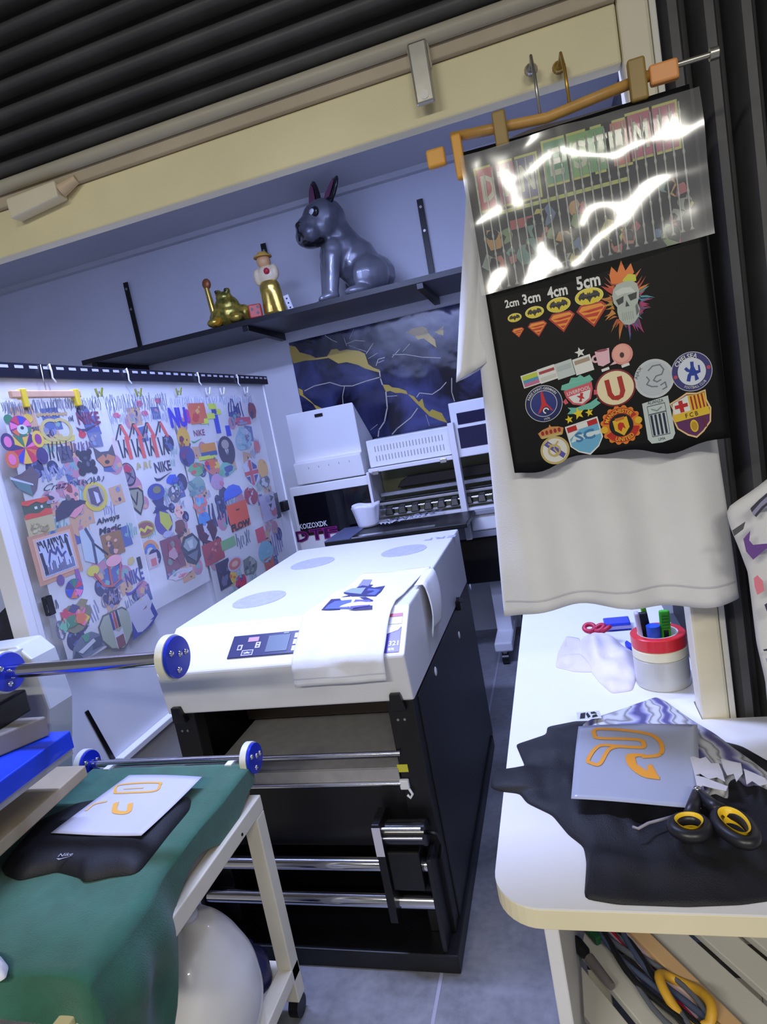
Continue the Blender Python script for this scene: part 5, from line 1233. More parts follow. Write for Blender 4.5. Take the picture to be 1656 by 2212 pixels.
def flames(P_, seed=1):
    rnd = random.Random(seed)
    cols = [RGB(224, 104, 30), RGB(206, 70, 24), RGB(196, 40, 110), RGB(72, 150, 190), RGB(120, 70, 140), RGB(226, 150, 40), RGB(206, 206, 50)]
    for i in range(84):
        a = 2 * math.pi * i / 84 + rnd.uniform(-.1, .1); r_ = .30 + .24 * rnd.random() ** 1.3; s = math.sin(a); c = math.cos(a)
        ci = (0, 1, 5)[rnd.randrange(3)] if (c < .1 or s > .35) else (2, 3, 4)[rnd.randrange(3)]
        if s < -.6 and c > -.3: ci = (2, 4, 3)[i % 3]
        ww = rnd.uniform(.06, .15); bend = rnd.uniform(-.16, .16)
        P_.poly([(.30 * math.cos(a - ww), .40 * math.sin(a - ww)), (r_ * .8 * math.cos(a - ww * .4 + bend * .5), r_ * .95 * math.sin(a - ww * .4 + bend * .5)), (r_ * 1.06 * math.cos(a + bend), r_ * 1.22 * math.sin(a + bend)), (r_ * .78 * math.cos(a + ww * .5 + bend * .4), r_ * .92 * math.sin(a + ww * .5 + bend * .4)), (.26 * math.cos(a + ww), .34 * math.sin(a + ww))], tuple(q_ * rnd.uniform(.45, .95) for q_ in cols[ci][:3]) + (1,), 0 + (i % 4) * .4)
    P_.poly([(-.26, .48), (-.20, .62), (-.10, .50), (0, .68), (.06, .5), (.18, .60), (.22, .44), (.0, .30), (-.24, .34)], RGB(232, 120, 26), 2); P_.poly([(-.02, .36), (.10, .44), (.24, .40), (.24, .30), (0, .28)], RGB(206, 206, 50), 3)
    bone = RGB(178, 188, 180)
    P_.poly([(-.22, .24), (-.14, .31), (.0, .33), (.14, .32), (.24, .26), (.27, .14), (.25, .02), (.21, -.06), (.24, -.16), (.20, -.28), (.10, -.37), (.0, -.39), (-.10, -.36), (-.18, -.26), (-.20, -.14), (-.19, -.06), (-.25, .02), (-.26, .14)], bone, 4); P_.poly([(-.20, .20), (-.05, .24), (.12, .22), (.2, .12), (.0, .14), (-.16, .12)], RGB(206, 214, 206), 4.5)
    dk = RGB(38, 44, 44)
    P_.poly([(-.20, .06), (-.04, .10), (-.06, .0), (-.16, -.03)], dk, 5); P_.poly([(.04, .10), (.22, .12), (.20, .02), (.08, .0)], dk, 5); P_.poly([(0, .02), (.05, -.08), (-.03, -.08)], dk, 5)
    for k in range(6): P_.rect(-.11 + k * .04, -.30, -.105 + k * .04, -.17, RGB(110, 120, 116), 5)
    P_.poly([(.16, -.10), (.20, -.06), (.22, -.20), (.16, -.26)], RGB(90, 100, 98), 5)
emblem(1352, 652, 100, flames, 'skull_print', 'skull with flaming multicoloured splashes', 124)
# pennants and cards
emblem(1146, 820, 38, lambda P_: (P_.rect(-.5, -.38, .5, .38, WH, 0), P_.rect(-.44, .06, .44, .32, RGB(190, 206, 60), 1), P_.rect(-.44, -.12, .44, .06, RGB(80, 150, 190), 1), P_.rect(-.44, -.32, .44, -.12, RGB(196, 110, 150), 1)), 'colour_card', rot=8)
emblem(1182, 808, 38, lambda P_: (P_.rect(-.5, -.42, .5, .42, WH, 0), P_.rect(-.44, .10, .44, .26, RGB(170, 60, 66), 1), P_.rect(-.44, -.3, .44, -.1, RGB(206, 206, 200), 1)), 'colour_card', rot=8)
emblem(1219, 798, 38, lambda P_: (P_.rect(-.5, -.46, .5, .46, RGB(196, 206, 204), 0), P_.rect(-.4, .0, .4, .26, RGB(178, 190, 190), 1)), 'colour_card', rot=8)
emblem(1259, 788, 38, lambda P_: (P_.rect(-.5, -.46, .5, .46, WH, 0), P_.rect(-.42, .12, .42, .34, RGB(170, 150, 126), 1), P_.star(.02, .72, .3, WH, 1)), 'colour_card', rot=8)
def mug(P_):
    pk = RGB(232, 186, 198)
    P_.poly([(-.22, -.36), (-.30, .34), (.40, .40), (.36, -.34), (.0, -.46)], pk, 1); P_.ring(-.30, -.02, .10, .20, pk, 0, 18); P_.ell(.05, .34, .28, .06, RGB(150, 70, 90), 2)
emblem(1299, 772, 42, mug, 'pink_mug_print', 'pink mug print')
emblem(1343, 765, 44, lambda P_: (P_.ell(0, 0, .48, .5, RGB(226, 150, 140), 0), P_.ell(-.03, .03, .40, .42, RGB(236, 170, 156), 1), P_.ell(-.02, -.04, .10, .13, RGB(70, 34, 24), 2), P_.poly([(-.62, -.42), (-.36, -.24), (-.30, -.40)], RGB(232, 186, 198), 1)), 'pink_ring_print', 'pink ring doughnut print')
for u, v in ((1307, 798), (1350, 789)): emblem(u, v, 16, lambda P_: P_.rect(-.5, -.18, .5, .18, WH, 0), 'caption_bar', rot=10)
# club crests
NV = RGB(24, 34, 92)
def crest_tower(P_):
    P_.ell(0, 0, .5, .5, WH, 0, 36); P_.ell(0, 0, .485, .485, NV, 1, 36); P_.ell(0, 0, .36, .36, WH, 2, 36); P_.ell(0, 0, .345, .345, RGB(40, 52, 128), 3, 36)
    P_.text('PARIS SAINT-GERMAIN', 0, 0, .07, WH, 4, .01, w=.92, arc=(.42, 90, 1))
    P_.poly([(-.02, .33), (.03, .33), (.07, .0), (.22, -.26), (.06, -.16), (-.06, -.16), (-.22, -.26), (-.06, .0)], RGB(206, 44, 48), 4); P_.ell(.02, -.20, .11, .11, NV, 5); P_.ring(.02, -.20, .05, .085, WH, 6, 14, 0, 260); P_.text('1970', 0, -.42, .06, WH, 4, .0)
emblem(1174, 872, 80, crest_tower, 'club_crest', 'round navy crest with red tower', rot=4)
def crest_bird(P_):
    gr, rd = RGB(112, 190, 170), RGB(214, 90, 104)
    P_.poly([(-.46, .30), (-.40, .42), (-.20, .42), (-.10, .54), (.06, .50), (.16, .54), (.24, .44), (.40, .46), (.46, .30), (.3, .24), (-.3, .22)], gr, 0)
    P_.poly([(-.48, -.42), (-.2, -.50), (0, -.44), (.2, -.50), (.48, -.40), (.40, -.30), (.44, -.22), (.2, -.30), (-.2, -.32), (-.42, -.24), (-.36, -.34)], gr, 0)
    P_.poly([(-.40, .24), (.40, .26), (.38, .06), (.26, -.20), (0, -.32), (-.26, -.20), (-.38, .04)], rd, 1); P_.poly([(-.32, .04), (.32, .06), (.22, -.16), (0, -.26), (-.22, -.16)], WH, 2)
    P_.text('LIVERPOOL', 0, .13, .10, WH, 2, .01, w=.66)
    P_.poly([(-.08, -.18), (-.02, -.10), (-.10, .0), (.0, -.02), (.02, .05), (.10, .02), (.06, -.06), (.10, -.14), (.02, -.12), (.0, -.20)], RGB(196, 40, 50), 3)
    for s in (-1, 1): P_.poly([(s * .40, .02), (s * .50, -.04), (s * .46, -.14), (s * .36, -.12)], rd, 1)
emblem(1252, 853, 76, crest_bird, 'club_crest', 'green and red crest with a red bird', rot=8)
emblem(1328, 838, 82, lambda P_: (P_.ell(0, 0, .5, .48, RGB(128, 28, 30), 0, 36), P_.ell(0, 0, .455, .435, RGB(236, 222, 180), 1, 36), P_.poly([(-.22, .26), (-.10, .26), (-.10, -.10), (-.06, -.20), (.06, -.20), (.10, -.10), (.10, .26), (.22, .26), (.22, -.14), (.14, -.28), (0, -.33), (-.14, -.28), (-.22, -.14)], RGB(176, 44, 34), 2)), 'club_crest', 'cream disc with dark red letter U', rot=6)
def crest_face(P_):
    P_.ell(0, 0, .5, .52, RGB(200, 206, 210), 0, 36); P_.ell(0, 0, .42, .44, RGB(190, 196, 202), 1, 36); gy = RGB(112, 120, 128)
    P_.text('AJAX', 0, 0, .10, gy, 2, .01, w=.34, arc=(.44, 150, 1))
    P_.line([(-.12, .24), (.0, .34), (.18, .34), (.26, .20), (.20, .08), (.06, .06), (-.02, -.04), (.06, -.10), (.16, -.06)], .03, gy, 2); P_.line([(-.18, .08), (-.12, -.02), (-.2, -.12), (-.08, -.2), (.06, -.22)], .03, gy, 2); P_.line([(.14, -.2), (.26, -.14), (.28, -.28), (.18, -.32)], .03, gy, 2)
emblem(1411, 818, 78, crest_face, 'club_crest', 'pale grey round crest with line-drawn head')
def crest_lion(P_):
    P_.ell(0, 0, .5, .52, RGB(190, 196, 206), 0, 36); P_.ell(0, 0, .48, .50, RGB(60, 56, 120), 1, 36); P_.ell(0, 0, .34, .36, RGB(214, 222, 234), 2, 36)
    P_.text('CHELSEA', 0, 0, .12, WH, 3, .015, w=.62, arc=(.415, 100, 1)); P_.text('FOOTBALL CLUB', 0, 0, .07, WH, 3, .0, w=.56, arc=(.415, -90, -1))
    lb_ = RGB(34, 62, 160)
    P_.poly([(-.16, .12), (-.10, .16), (-.04, .06), (.0, .12), (.02, .26), (.10, .24), (.08, .12), (.10, .0), (.16, -.02), (.18, .12), (.22, .10), (.20, -.08), (.10, -.10), (.12, -.24), (.02, -.26), (.04, -.12), (-.04, -.10), (-.10, -.24), (-.18, -.20), (-.12, -.06), (-.06, .0), (-.12, .04)], lb_, 3)
    for s in (-1, 1): P_.ell(s * .41, -.02, .05, .05, RGB(190, 70, 90), 3)
emblem(1491, 803, 78, crest_lion, 'club_crest', 'round violet crest with blue lion', rot=8)
def crest_crown(P_):
    gd = RGB(196, 176, 110)
    P_.poly([(-.34, .30), (-.40, .48), (-.24, .56), (-.04, .60), (0, .68), (.04, .60), (.24, .56), (.40, .48), (.34, .30)], RGB(206, 140, 80), 0); P_.rect(-.32, .28, .32, .36, gd, 1)
    for k in range(5): P_.ell(-.26 + k * .13, .45, .045, .07, RGB(150, 40, 40), 1)
    P_.ell(0, -.16, .45, .45, gd, 1, 36); P_.ell(0, -.16, .38, .38, RGB(222, 222, 214), 2, 36); P_.poly([(-.30, .08), (-.16, .18), (.30, -.34), (.20, -.46)], RGB(92, 84, 168), 3); P_.ring(-.02, -.16, .14, .20, gd, 4, 20); P_.line([(-.16, .08), (.0, -.04), (.14, .10)], .05, gd, 4); P_.line([(-.02, -.10), (.06, -.26), (-.06, -.34)], .05, gd, 4)
emblem(1196, 962, 70, crest_crown, 'club_crest', 'cream and gold round crest under a crown', rot=4)
def crest_stars(P_):
    for x, y, r_ in ((-.30, .50, .12), (.0, .58, .17), (.30, .52, .12)): P_.star(x, y, r_, RGB(232, 206, 40), 1)
    sh_ = [(-.48, .34), (.48, .36), (.48, -.20), (.30, -.42), (0, -.58), (-.30, -.42), (-.48, -.22)]
    P_.poly(sh_, WH, 0); P_.poly([(-.44, .30), (.44, .32), (.44, -.20), (.28, -.39), (0, -.53), (-.28, -.39), (-.44, -.22)], RGB(108, 178, 214), 1)
    P_.poly([(-.44, .30), (-.16, .305), (-.16, .17), (-.44, .16)], RD_, 2); P_.poly([(.16, .31), (.44, .32), (.44, .18), (.16, .175)], RD_, 2); P_.poly([(-.16, .305), (.16, .31), (.16, .175), (-.16, .17)], WH, 2)
    P_.poly([(-.44, .15), (-.1, .16), (-.44, -.02)], WH, 2); P_.poly([(-.44, -.12), (.44, -.10), (.44, .0), (-.30, .04)], RGB(210, 226, 230), 2); P_.text('SC', 0, -.03, .26, RGB(64, 124, 176), 4, .03, w=.56)
emblem(1262, 938, 74, crest_stars, 'club_crest', 'light blue shield with three gold stars', 82, 8)
def crest_ship(P_):
    gd = RGB(226, 180, 44); rd = RGB(186, 44, 26)
    for i in range(16):
        a = 2 * math.pi * i / 16; P_.ell(.44 * math.cos(a), .44 * math.sin(a), .07, .07, RGB(226, 130, 40), 0, 10)
    P_.ell(0, 0, .46, .46, RGB(226, 130, 40), 0, 36); P_.ell(0, 0, .29, .29, BK, 2, 30); P_.ring(0, 0, .29, .44, rd, 1, 20, 20, 160); P_.ring(0, 0, .29, .44, rd, 1, 20, 200, 340)
    P_.text('MANCHESTER', 0, 0, .11, gd, 3, .02, w=.78, arc=(.365, 92, 1)); P_.text('UNITED', 0, 0, .11, gd, 3, .02, w=.46, arc=(.365, -90, -1))
    for s in (-1, 1): P_.ell(s * .42, 0, .09, .09, gd, 3)
    P_.poly([(-.18, .16), (.18, .18), (.18, -.10), (0, -.28), (-.18, -.10)], gd, 3); P_.poly([(-.10, .12), (.10, .13), (.12, .20), (-.12, .20)], RGB(206, 120, 30), 4); P_.poly([(-.08, .04), (-.02, .08), (.06, .04), (.08, -.12), (.02, -.06), (-.04, -.16), (-.10, -.08)], rd, 4)
emblem(1341, 918, 84, crest_ship, 'club_crest', 'round red and gold crest', rot=8)
def crest_bars(P_):
    gy = RGB(196, 208, 206)
    P_.poly([(-.42, .48), (.42, .54), (.44, -.38), (.34, -.50), (0, -.54), (-.34, -.52), (-.44, -.40)], gy, 0); dkb = RGB(34, 40, 66)
    for k in range(4): P_.rect(-.24 + k * .13, -.34, -.17 + k * .13, .16, dkb, 1)
    P_.text('ALIANZA', 0, .46, .08, dkb, 1, .0, w=.5); P_.line([(-.28, .18), (.28, .19)], .02, dkb, 1); P_.line([(-.28, .38), (-.28, -.36), (.28, -.36), (.28, .39), (-.28, .38)], .014, dkb, 1); P_.line([(-.16, .30), (0, .24), (.16, .31)], .03, RGB(130, 150, 150), 1); P_.text('LIMA', 0, -.45, .07, dkb, 1, .0)
emblem(1421, 908, 62, crest_bars, 'club_crest', 'pale grey crest with black vertical bars', 88, 3)
def crest_quarter(P_):
    gd = RGB(226, 190, 50)
    def sh_(k): return [(a * k, b * k) for a, b in [(-.46, .36), (-.24, .42), (0, .50), (.24, .44), (.46, .46), (.44, .24), (.50, .04), (.42, -.26), (.20, -.44), (0, -.54), (-.20, -.44), (-.42, -.24), (-.48, .02), (-.42, .20)]]
    P_.poly(sh_(1), RGB(232, 196, 140), 0); P_.poly(sh_(.92), RGB(96, 44, 96), 1); P_.poly([(-.40, .33), (-.22, .38), (0, .44), (0, .08), (-.42, .08)], WH, 2); P_.rect(-.25, .10, -.15, .36, RD_, 3); P_.rect(-.36, .20, -.04, .28, RD_, 3)
    P_.poly([(0, .44), (.22, .40), (.41, .41), (.40, .08), (0, .08)], gd, 2)
    for k in range(4): P_.rect(.05 + k * .09, .09, .09 + k * .09, .40, RGB(170, 34, 40), 3)
    P_.rect(-.44, -.08, .44, .09, gd, 3); P_.text('F C B', 0, .0, .10, RGB(70, 50, 40), 4, .01); P_.ell(0, -.26, .10, .14, gd, 4); P_.ell(0, -.26, .07, .10, RGB(190, 150, 40), 5); P_.rect(.24, -.34, .30, -.08, RGB(110, 40, 60), 2)
emblem(1491, 895, 78, crest_quarter, 'club_crest', 'quartered shield in red, gold and violet', 94, 6)

# clear sleeve with beaded rods over the upper half
sv = thing('plastic_sleeve', 'shiny clear plastic sleeve with colour lettering over the black transfer sheet', 'sleeve', (.1, YK - .01, 1.75))
VX0, VX1, VZ0, VZ1 = KX0 - .004, KX1 + .010, KP(1075, 640)[1] + .004, 2.006
def vy(x, z): return YK - .014 - .014 * noise.noise(Vector((x * 7, z * 9, 5))) - .0035 * noise.noise(Vector((x * 20 + 4, z * 17, 9)))
MB().grid(lambda u, v: Vector((VX0 + (VX1 - VX0) * u, vy(VX0 + (VX1 - VX0) * u, VZ0 + (VZ1 - VZ0) * v) - .006, VZ0 + (VZ1 - VZ0) * v + .012 * (1 - v) * u)), 60, 60).build('film', plastic_cover, sv, smooth=True)
def vf(x, y, h): return Vector((x, YK - .0055 - h, y))
V = Print()
zc = 1.950
lets = (('D', RGB(206, 70, 96), -.046), ('T', RGB(170, 70, 120), -.018), ('N', RGB(84, 80, 150), .018), ('E', RGB(70, 160, 110), .066), ('S', RGB(120, 186, 90), .103), ('T', RGB(90, 170, 90), .136), ('I', RGB(206, 80, 60), .160), ('M', RGB(196, 60, 110), .196), ('U', RGB(190, 60, 110), .232))
for i, (ch, c, dx) in enumerate(lets):
    z = zc + .012 * (1 if i > 2 else 0) + .004 * (i > 6)
    V.rect(dx - .020, z - .036, dx + .020, z + .036, RGB(206, 206, 70), 0); V.rect(dx - .0165, z - .032, dx + .0165, z + .032, c, 1); V.text(ch, dx, z, .042, RGB(216, 220, 196), 2, .03, w=.022)
V.rect(-.060, zc - .046, .17, zc - .040, RGB(200, 206, 80), 1); V.rect(-.02, zc - .075, .03, zc - .060, RGB(190, 60, 70), 1)
random.seed(12)
pal = [RGB(120, 150, 70), RGB(190, 60, 70), RGB(96, 150, 140), RGB(206, 150, 60), RGB(80, 120, 170), RGB(196, 110, 90), RGB(150, 160, 150), RGB(206, 196, 80)]
for k in range(46):
    x = random.uniform(-.06, .255); z = random.uniform(1.806, 1.89); s = random.uniform(.008, .022)
    V.poly([(x + s * random.uniform(.5, 1) * math.cos(a), z + s * random.uniform(.5, 1.2) * math.sin(a)) for a in [i * 1.05 for i in range(6)]], pal[k % 8], 1)
V.build('colour_lettering', vf, sv, prints)
rod_m = mat('rod_white', RGB(206, 210, 200), .3, coat=.4); r0 = None
for k in range(24):
    x = -.064 + k * .0138; ztop = 1.925 if k < 16 else 1.985
    if r0 is None:
        pts = []; rr_ = []
        for i in range(40):
            t = i / 39; pts.append((x, YK - .0085, 1.784 + .19 * t)); rr_.append(.0013 + (.0011 if i % 6 == 0 else 0) + (.0018 if i == 0 else 0))
        r0 = MB().tube(pts, rr_, 6).build('beaded_rod', rod_m, sv, smooth=True)
    else: copy_of(r0, 'beaded_rod', sv, (k * .0138, 0, .001 * k if k < 16 else .001 * k))
# patterned shirt at the right edge
YR = 1.13
pt = thing('printed_tshirt', 'white T-shirt with violet brush print hanging beside the folding shutter', 'T-shirt', (.42, YR, 1.2))
edge = [(1.00, .286), (1.05, .287), (1.12, .280), (1.20, .279), (1.245, .278), (1.29, .268), (1.325, .259), (1.35, .256), (1.362, .262), (1.40, .318), (1.44, .40), (1.47, .50)]
def lx(z):
    for (z0, x0), (z1, x1) in zip(edge, edge[1:]):
        if z <= z1: k = (z - z0) / (z1 - z0); return x0 + (x1 - x0) * max(0, k)
    return edge[-1][1]
def ptf(u, v):
    a = 2 * math.pi * u; z = 1.0 + v * .465; l = lx(z); r = .74 - (.16 * max(0, v - .8) / .2); c = (l + r) / 2; hw = (r - l) / 2
    x = c + hw * math.copysign(abs(math.cos(a)) ** .8, math.cos(a)); y = YR - .03 * math.copysign(abs(math.sin(a)) ** .8, math.sin(a)) + .008 * math.sin(x * 40 + z * 8)
    return Vector((x, y, z))
MB().grid(ptf, 100, 50, True).build('body', cloth_white, pt, smooth=True, solid=.002)
def rp(pts): return [(Py(u, v, YR - .03).x, Py(u, v, YR - .03).z) for u, v in pts]
def f8(pts): return [(1500 + a * .298, 900 + b * .298) for a, b in pts]
for pl_, c, l in (([(330, 870), (380, 810), (372, 880), (400, 912), (470, 905), (560, 900), (560, 940), (490, 940), (440, 985), (400, 1018), (350, 960)], RGB(110, 72, 150), 1), ([(250, 810), (345, 745), (330, 800), (265, 850)], RGB(86, 86, 92), 1),
                  ([(350, 690), (420, 610), (520, 520), (560, 500), (560, 640), (480, 650), (410, 710), (380, 660)], RGB(146, 146, 176), 1), ([(380, 650), (440, 590), (560, 490), (560, 510), (450, 610), (390, 680)], RGB(60, 58, 72), 2), ([(410, 700), (460, 640), (560, 560), (560, 575), (470, 655), (420, 715)], RGB(60, 58, 72), 2),
                  ([(405, 1150), (430, 1128), (470, 1170), (480, 1240), (430, 1270), (410, 1210)], RGB(226, 130, 146), 1), ([(480, 1340), (540, 1300), (560, 1390), (510, 1420)], RGB(70, 64, 100), 1), ([(470, 1660), (560, 1640), (560, 1660), (480, 1672)], RGB(60, 60, 80), 1), ([(490, 1720), (560, 1760), (560, 1840), (510, 1800)], RGB(150, 150, 190), 1)):
    Print().poly(rp(f8(pl_)), c, l).build('brush_mark', lambda x, y, h: Vector((x, YR - .0415 - h - .004, y)), pt, prints_cloth)
hk = thing('rail_hook', 'steel hook and bar holding the printed T-shirt on the shutter', 'hook', (.55, YR, 1.47))
MB().tube([(.50, YR, 1.47), (.55, YR, 1.50), (.62, YR, 1.47)], .006, 8).build('hanger_bar', zinc, hk, smooth=True)
MB().tube([(.55, YR, 1.50), (.55, YR + .02, 1.56), (.55, YF + .01, 1.57)], .003, 8).build('hook', zinc, hk, smooth=True)
# ------------------------------------------------------------------ partition: rail, hooks and sheets of transfers
XS = XP + .022
RX = XP + .002
rail = thing('slotted_rail', 'black slotted metal rail along the top of the white partition', 'rail', (XP, 2.4, 1.94))
za, zb_ = Px(570, 831, XP).z, Px(572, 814, XP).z; yr0, yr1 = 1.515, Px(572, 820, XP).y
MB().box((XP + .0005, yr0, za), (XP + .016, yr1, zb_)).build('bar', mat('rail_black', RGB(28, 28, 44), .4, var=.15), rail, bevel=.002)
s0 = None
for k in range(36):
    y = yr0 + .02 + k * .058
    if y > yr1 - .04: break
    if s0 is None: s0 = MB().box((XP + .0155, y, zb_ - .017), (XP + .0165, y + .034, zb_ - .008)).build('slot', mat('slot_pale', RGB(190, 192, 206), .5), rail); sy0 = y
    else: copy_of(s0, 'slot', rail, (0, y - sy0, 0))
sheets = (('A', 0, 872, 225, 858, 1.00), ('B', 228, 858, 361, 852, 1.10), ('C', 366, 856, 548, 850, .93))
def SP(u, v): q = Px(u, v, XS); return q.y, q.z
SH = []
for nm, u0, v0, u1, v1, zb2, lab in (('A', -6, 872, 226, 858, 1.0, 'clear film of printed designs with a rainbow bear hung at the partition front'), ('B', 228, 858, 361, 852, 1.1, 'short clear film of printed crests hung between the two longer films'), ('C', 366, 856, 549, 850, .96, 'clear film of street-art prints hung at the far end of the partition')):
    y0, z1 = SP(u0, v0); y1, z1b = SP(u1, v1)
    zb2 = {'A': SP(152, 1420)[1] - .03, 'B': SP(458, 1240)[1] - .02, 'C': SP(625, 1203)[1] - .07}[nm]
    z1 = 1.868 + (XS + 1.48) * -.0
    t = thing('transfer_film', lab, 'film sheet', (XS, (y0 + y1) / 2, z1), 'films of transfers hung on the partition')
    off = {'A': .004, 'B': .0, 'C': .002}[nm]
    def fr(y, z, h, off=off): return Vector((XS + off + h + .003 * math.sin(y * 9) + .002 * math.sin(z * 7 + y * 5), y, z))
    MB().grid(lambda u, v: fr(y0 + (y1 - y0) * u + .008 * math.sin(v * 4) * (1 if u == 1 else 0), zb2 + (z1 - zb2) * v, 0), 24, 30).build('film', clear_sheet, t, smooth=True)
    SH.append((nm, t, fr, y0, y1, zb2, z1))
SHD = {s[0]: s for s in SH}
def deco(nm, u, v, wpx, hpx, fn, name='printed_design', label=None, rot=0, lift=0.0):
    """fn draws in a unit frame; pixel size is turned into metres on the sheet"""
    s = SHD[nm]; y, z = SP(u, v)
    wy = (SP(u + wpx / 2, v)[0] - SP(u - wpx / 2, v)[0]) * 1.08; hz = (SP(u, v - hpx / 2)[1] - SP(u, v + hpx / 2)[1]) * 1.06
    P_ = Print().at(y, z, wy, hz, rot); fn(P_)
    P_.c = [tuple(a * .80 + b * .20 for a, b in zip(c[:3], (.36, .37, .48))) + (1.0,) for c in P_.c]
    return P_.build(name, s[2], s[1], prints, label, base=.0014 + lift, step=.0003)
rnd = random.Random(5)
def collage(cols, shape='oval', base=None, n=10, seed=0, words=None):
    def fn(P_):
        r_ = random.Random(seed)
        if shape == 'oval': out_ = [(.5 * math.cos(a), .5 * math.sin(a)) for a in [i * .2618 for i in range(24)]]
        elif shape == 'rect': out_ = [(-.5, -.5), (.5, -.5), (.5, .5), (-.5, .5)]
        elif shape == 'shield': out_ = [(-.5, .5), (.5, .5), (.5, -.05), (.28, -.36), (0, -.52), (-.28, -.36), (-.5, -.05)]
        else: out_ = [((.34 + .16 * r_.random()) * math.cos(i * .4488), (.34 + .16 * r_.random()) * math.sin(i * .4488)) for i in range(14)]
        P_.poly(out_, base or cols[0], 0)
        for i in range(n):
            cx, cy = r_.uniform(-.3, .3), r_.uniform(-.32, .32); s = r_.uniform(.08, .24); q = r_.randint(3, 7); a0 = r_.random() * 6
            pts = [(cx + s * r_.uniform(.6, 1.1) * math.cos(a0 + 6.283 * j / q), cy + s * r_.uniform(.6, 1.1) * math.sin(a0 + 6.283 * j / q)) for j in range(q)]
            pts = [(max(-.45, min(.45, a)), max(-.45, min(.45, b))) for a, b in pts]
            P_.poly(pts, cols[r_.randrange(len(cols))], 1 + i % 4)
        if words: P_.text(words, 0, 0, .24, RGB(30, 30, 40), 6, .02, w=.8)
    return fn
def scribble(c, n=9, seed=0, w=.05):
    def fn(P_):
        r_ = random.Random(seed)
        for i in range(n):
            x = -.45 + .9 * i / n; P_.line([(x, -.4 + .3 * r_.random()), (x + r_.uniform(-.04, .10), .1 * r_.uniform(-1, 1)), (x + r_.uniform(-.02, .12), .2 + .3 * r_.random())], w, c, i % 2)
    return fn
def word(t_, c, bold=.03, slant=0): return lambda P_: P_.text(t_, 0, 0, .9, c, 1, bold, w=1.0, slant=slant)
def swoosh(c, l=1): return lambda P_: P_.poly([(-.5, .12), (-.42, -.22), (-.24, -.26), (.5, .30), (-.20, -.06), (-.34, -.04)], c, l)
gy1, gy2, bk = RGB(120, 124, 146), RGB(70, 74, 96), RGB(30, 32, 44)
rb_c = [RGB(206, 40, 70), RGB(40, 60, 196), RGB(232, 196, 40), RGB(40, 130, 80), RGB(226, 110, 40), RGB(150, 40, 140), RGB(60, 40, 110), RGB(240, 120, 180)]
muted = [RGB(90, 96, 120), RGB(150, 150, 170), RGB(60, 60, 80), RGB(190, 176, 176), RGB(200, 205, 220)]
warm = [RGB(206, 120, 96), RGB(226, 190, 160), RGB(150, 70, 60), RGB(232, 150, 150), RGB(120, 110, 110)]
A_ = 'A'
for k in range(9): deco('A', 12 + k * 24, 884 - k * 1.5, 26, 34, scribble(gy1 if k % 2 else gy2, 8, k), 'brush_strokes')
def bear(cols, shuffle=0):
    def fn(P_):
        r_ = random.Random(shuffle); c = lambda: cols[r_.randrange(len(cols))]
        P_.ell(-.20, .42, .10, .09, c(), 1); P_.ell(.24, .42, .10, .09, c(), 1); P_.ell(.02, .28, .24, .20, c(), 2)
        for k in range(7): P_.poly([(.02, .28), (.02 + .24 * math.cos(k * .9), .28 + .20 * math.sin(k * .9)), (.02 + .24 * math.cos(k * .9 + .7), .28 + .20 * math.sin(k * .9 + .7))], c(), 3)
        P_.ell(.04, .22, .12, .09, RGB(206, 222, 240), 4); P_.ell(.04, .25, .04, .03, bk, 5)
        P_.ell(0, -.12, .36, .30, c(), 1)
        for k in range(12): P_.poly([(0, -.12), (.36 * math.cos(k * .55), -.12 + .30 * math.sin(k * .55)), (.36 * math.cos(k * .55 + .5), -.12 + .30 * math.sin(k * .55 + .5))], c(), 2)
        for s, y in ((-1, -.30), (1, -.30), (-1, .02), (1, .02)): P_.ell(s * .34, y, .14, .16, c(), 3); P_.ell(s * .34, y, .08, .10, c(), 4)
    return fn
deco('A', 45, 955, 92, 112, bear(rb_c, 3), label='rainbow patchwork bear print')
def rings2(P_):
    g_ = RGB(206, 190, 110); P_.ring(-.14, -.06, .24, .33, g_, 1, 26, 60, 330, 1.1); P_.ring(.14, -.06, .24, .33, g_, 2, 26, 210, 480, 1.1)
    for k in range(10): P_.ell(-.42 + k * .09, .42 + .02 * (k % 2), .05, .06, RGB(190, 160, 100), 1, 8)
    P_.poly([(-.5, -.34), (.5, -.26), (.45, -.44), (0, -.5), (-.45, -.46)], RGB(214, 200, 90), 0)
deco('A', 118, 925, 72, 66, rings2, label='gold interlocked rings print')
deco('A', 190, 903, 46, 28, word('NIKE', RGB(120, 30, 70)), label='dark red lettering'); deco('A', 192, 924, 54, 30, swoosh(RGB(60, 40, 90)))
deco('A', 74, 928, 16, 12, scribble(gy2, 4, 5, .14)); deco('A', 152, 905, 14, 14, scribble(gy2, 4, 8, .14)); deco('A', 176, 938, 18, 18, collage([RGB(206, 50, 60)], 'blob', n=2))
deco('A', 130, 975, 60, 50, scribble(bk, 7, 11, .045)); deco('A', 138, 982, 26, 34, collage([RGB(84, 84, 110), gy2], 'rect', n=5, seed=4)); deco('A', 180, 965, 50, 24, scribble(RGB(110, 90, 130), 9, 3, .06)); deco('A', 205, 950, 26, 30, collage([RGB(110, 120, 160), muted[1], RGB(130, 150, 190)], 'rect', n=8, seed=8))
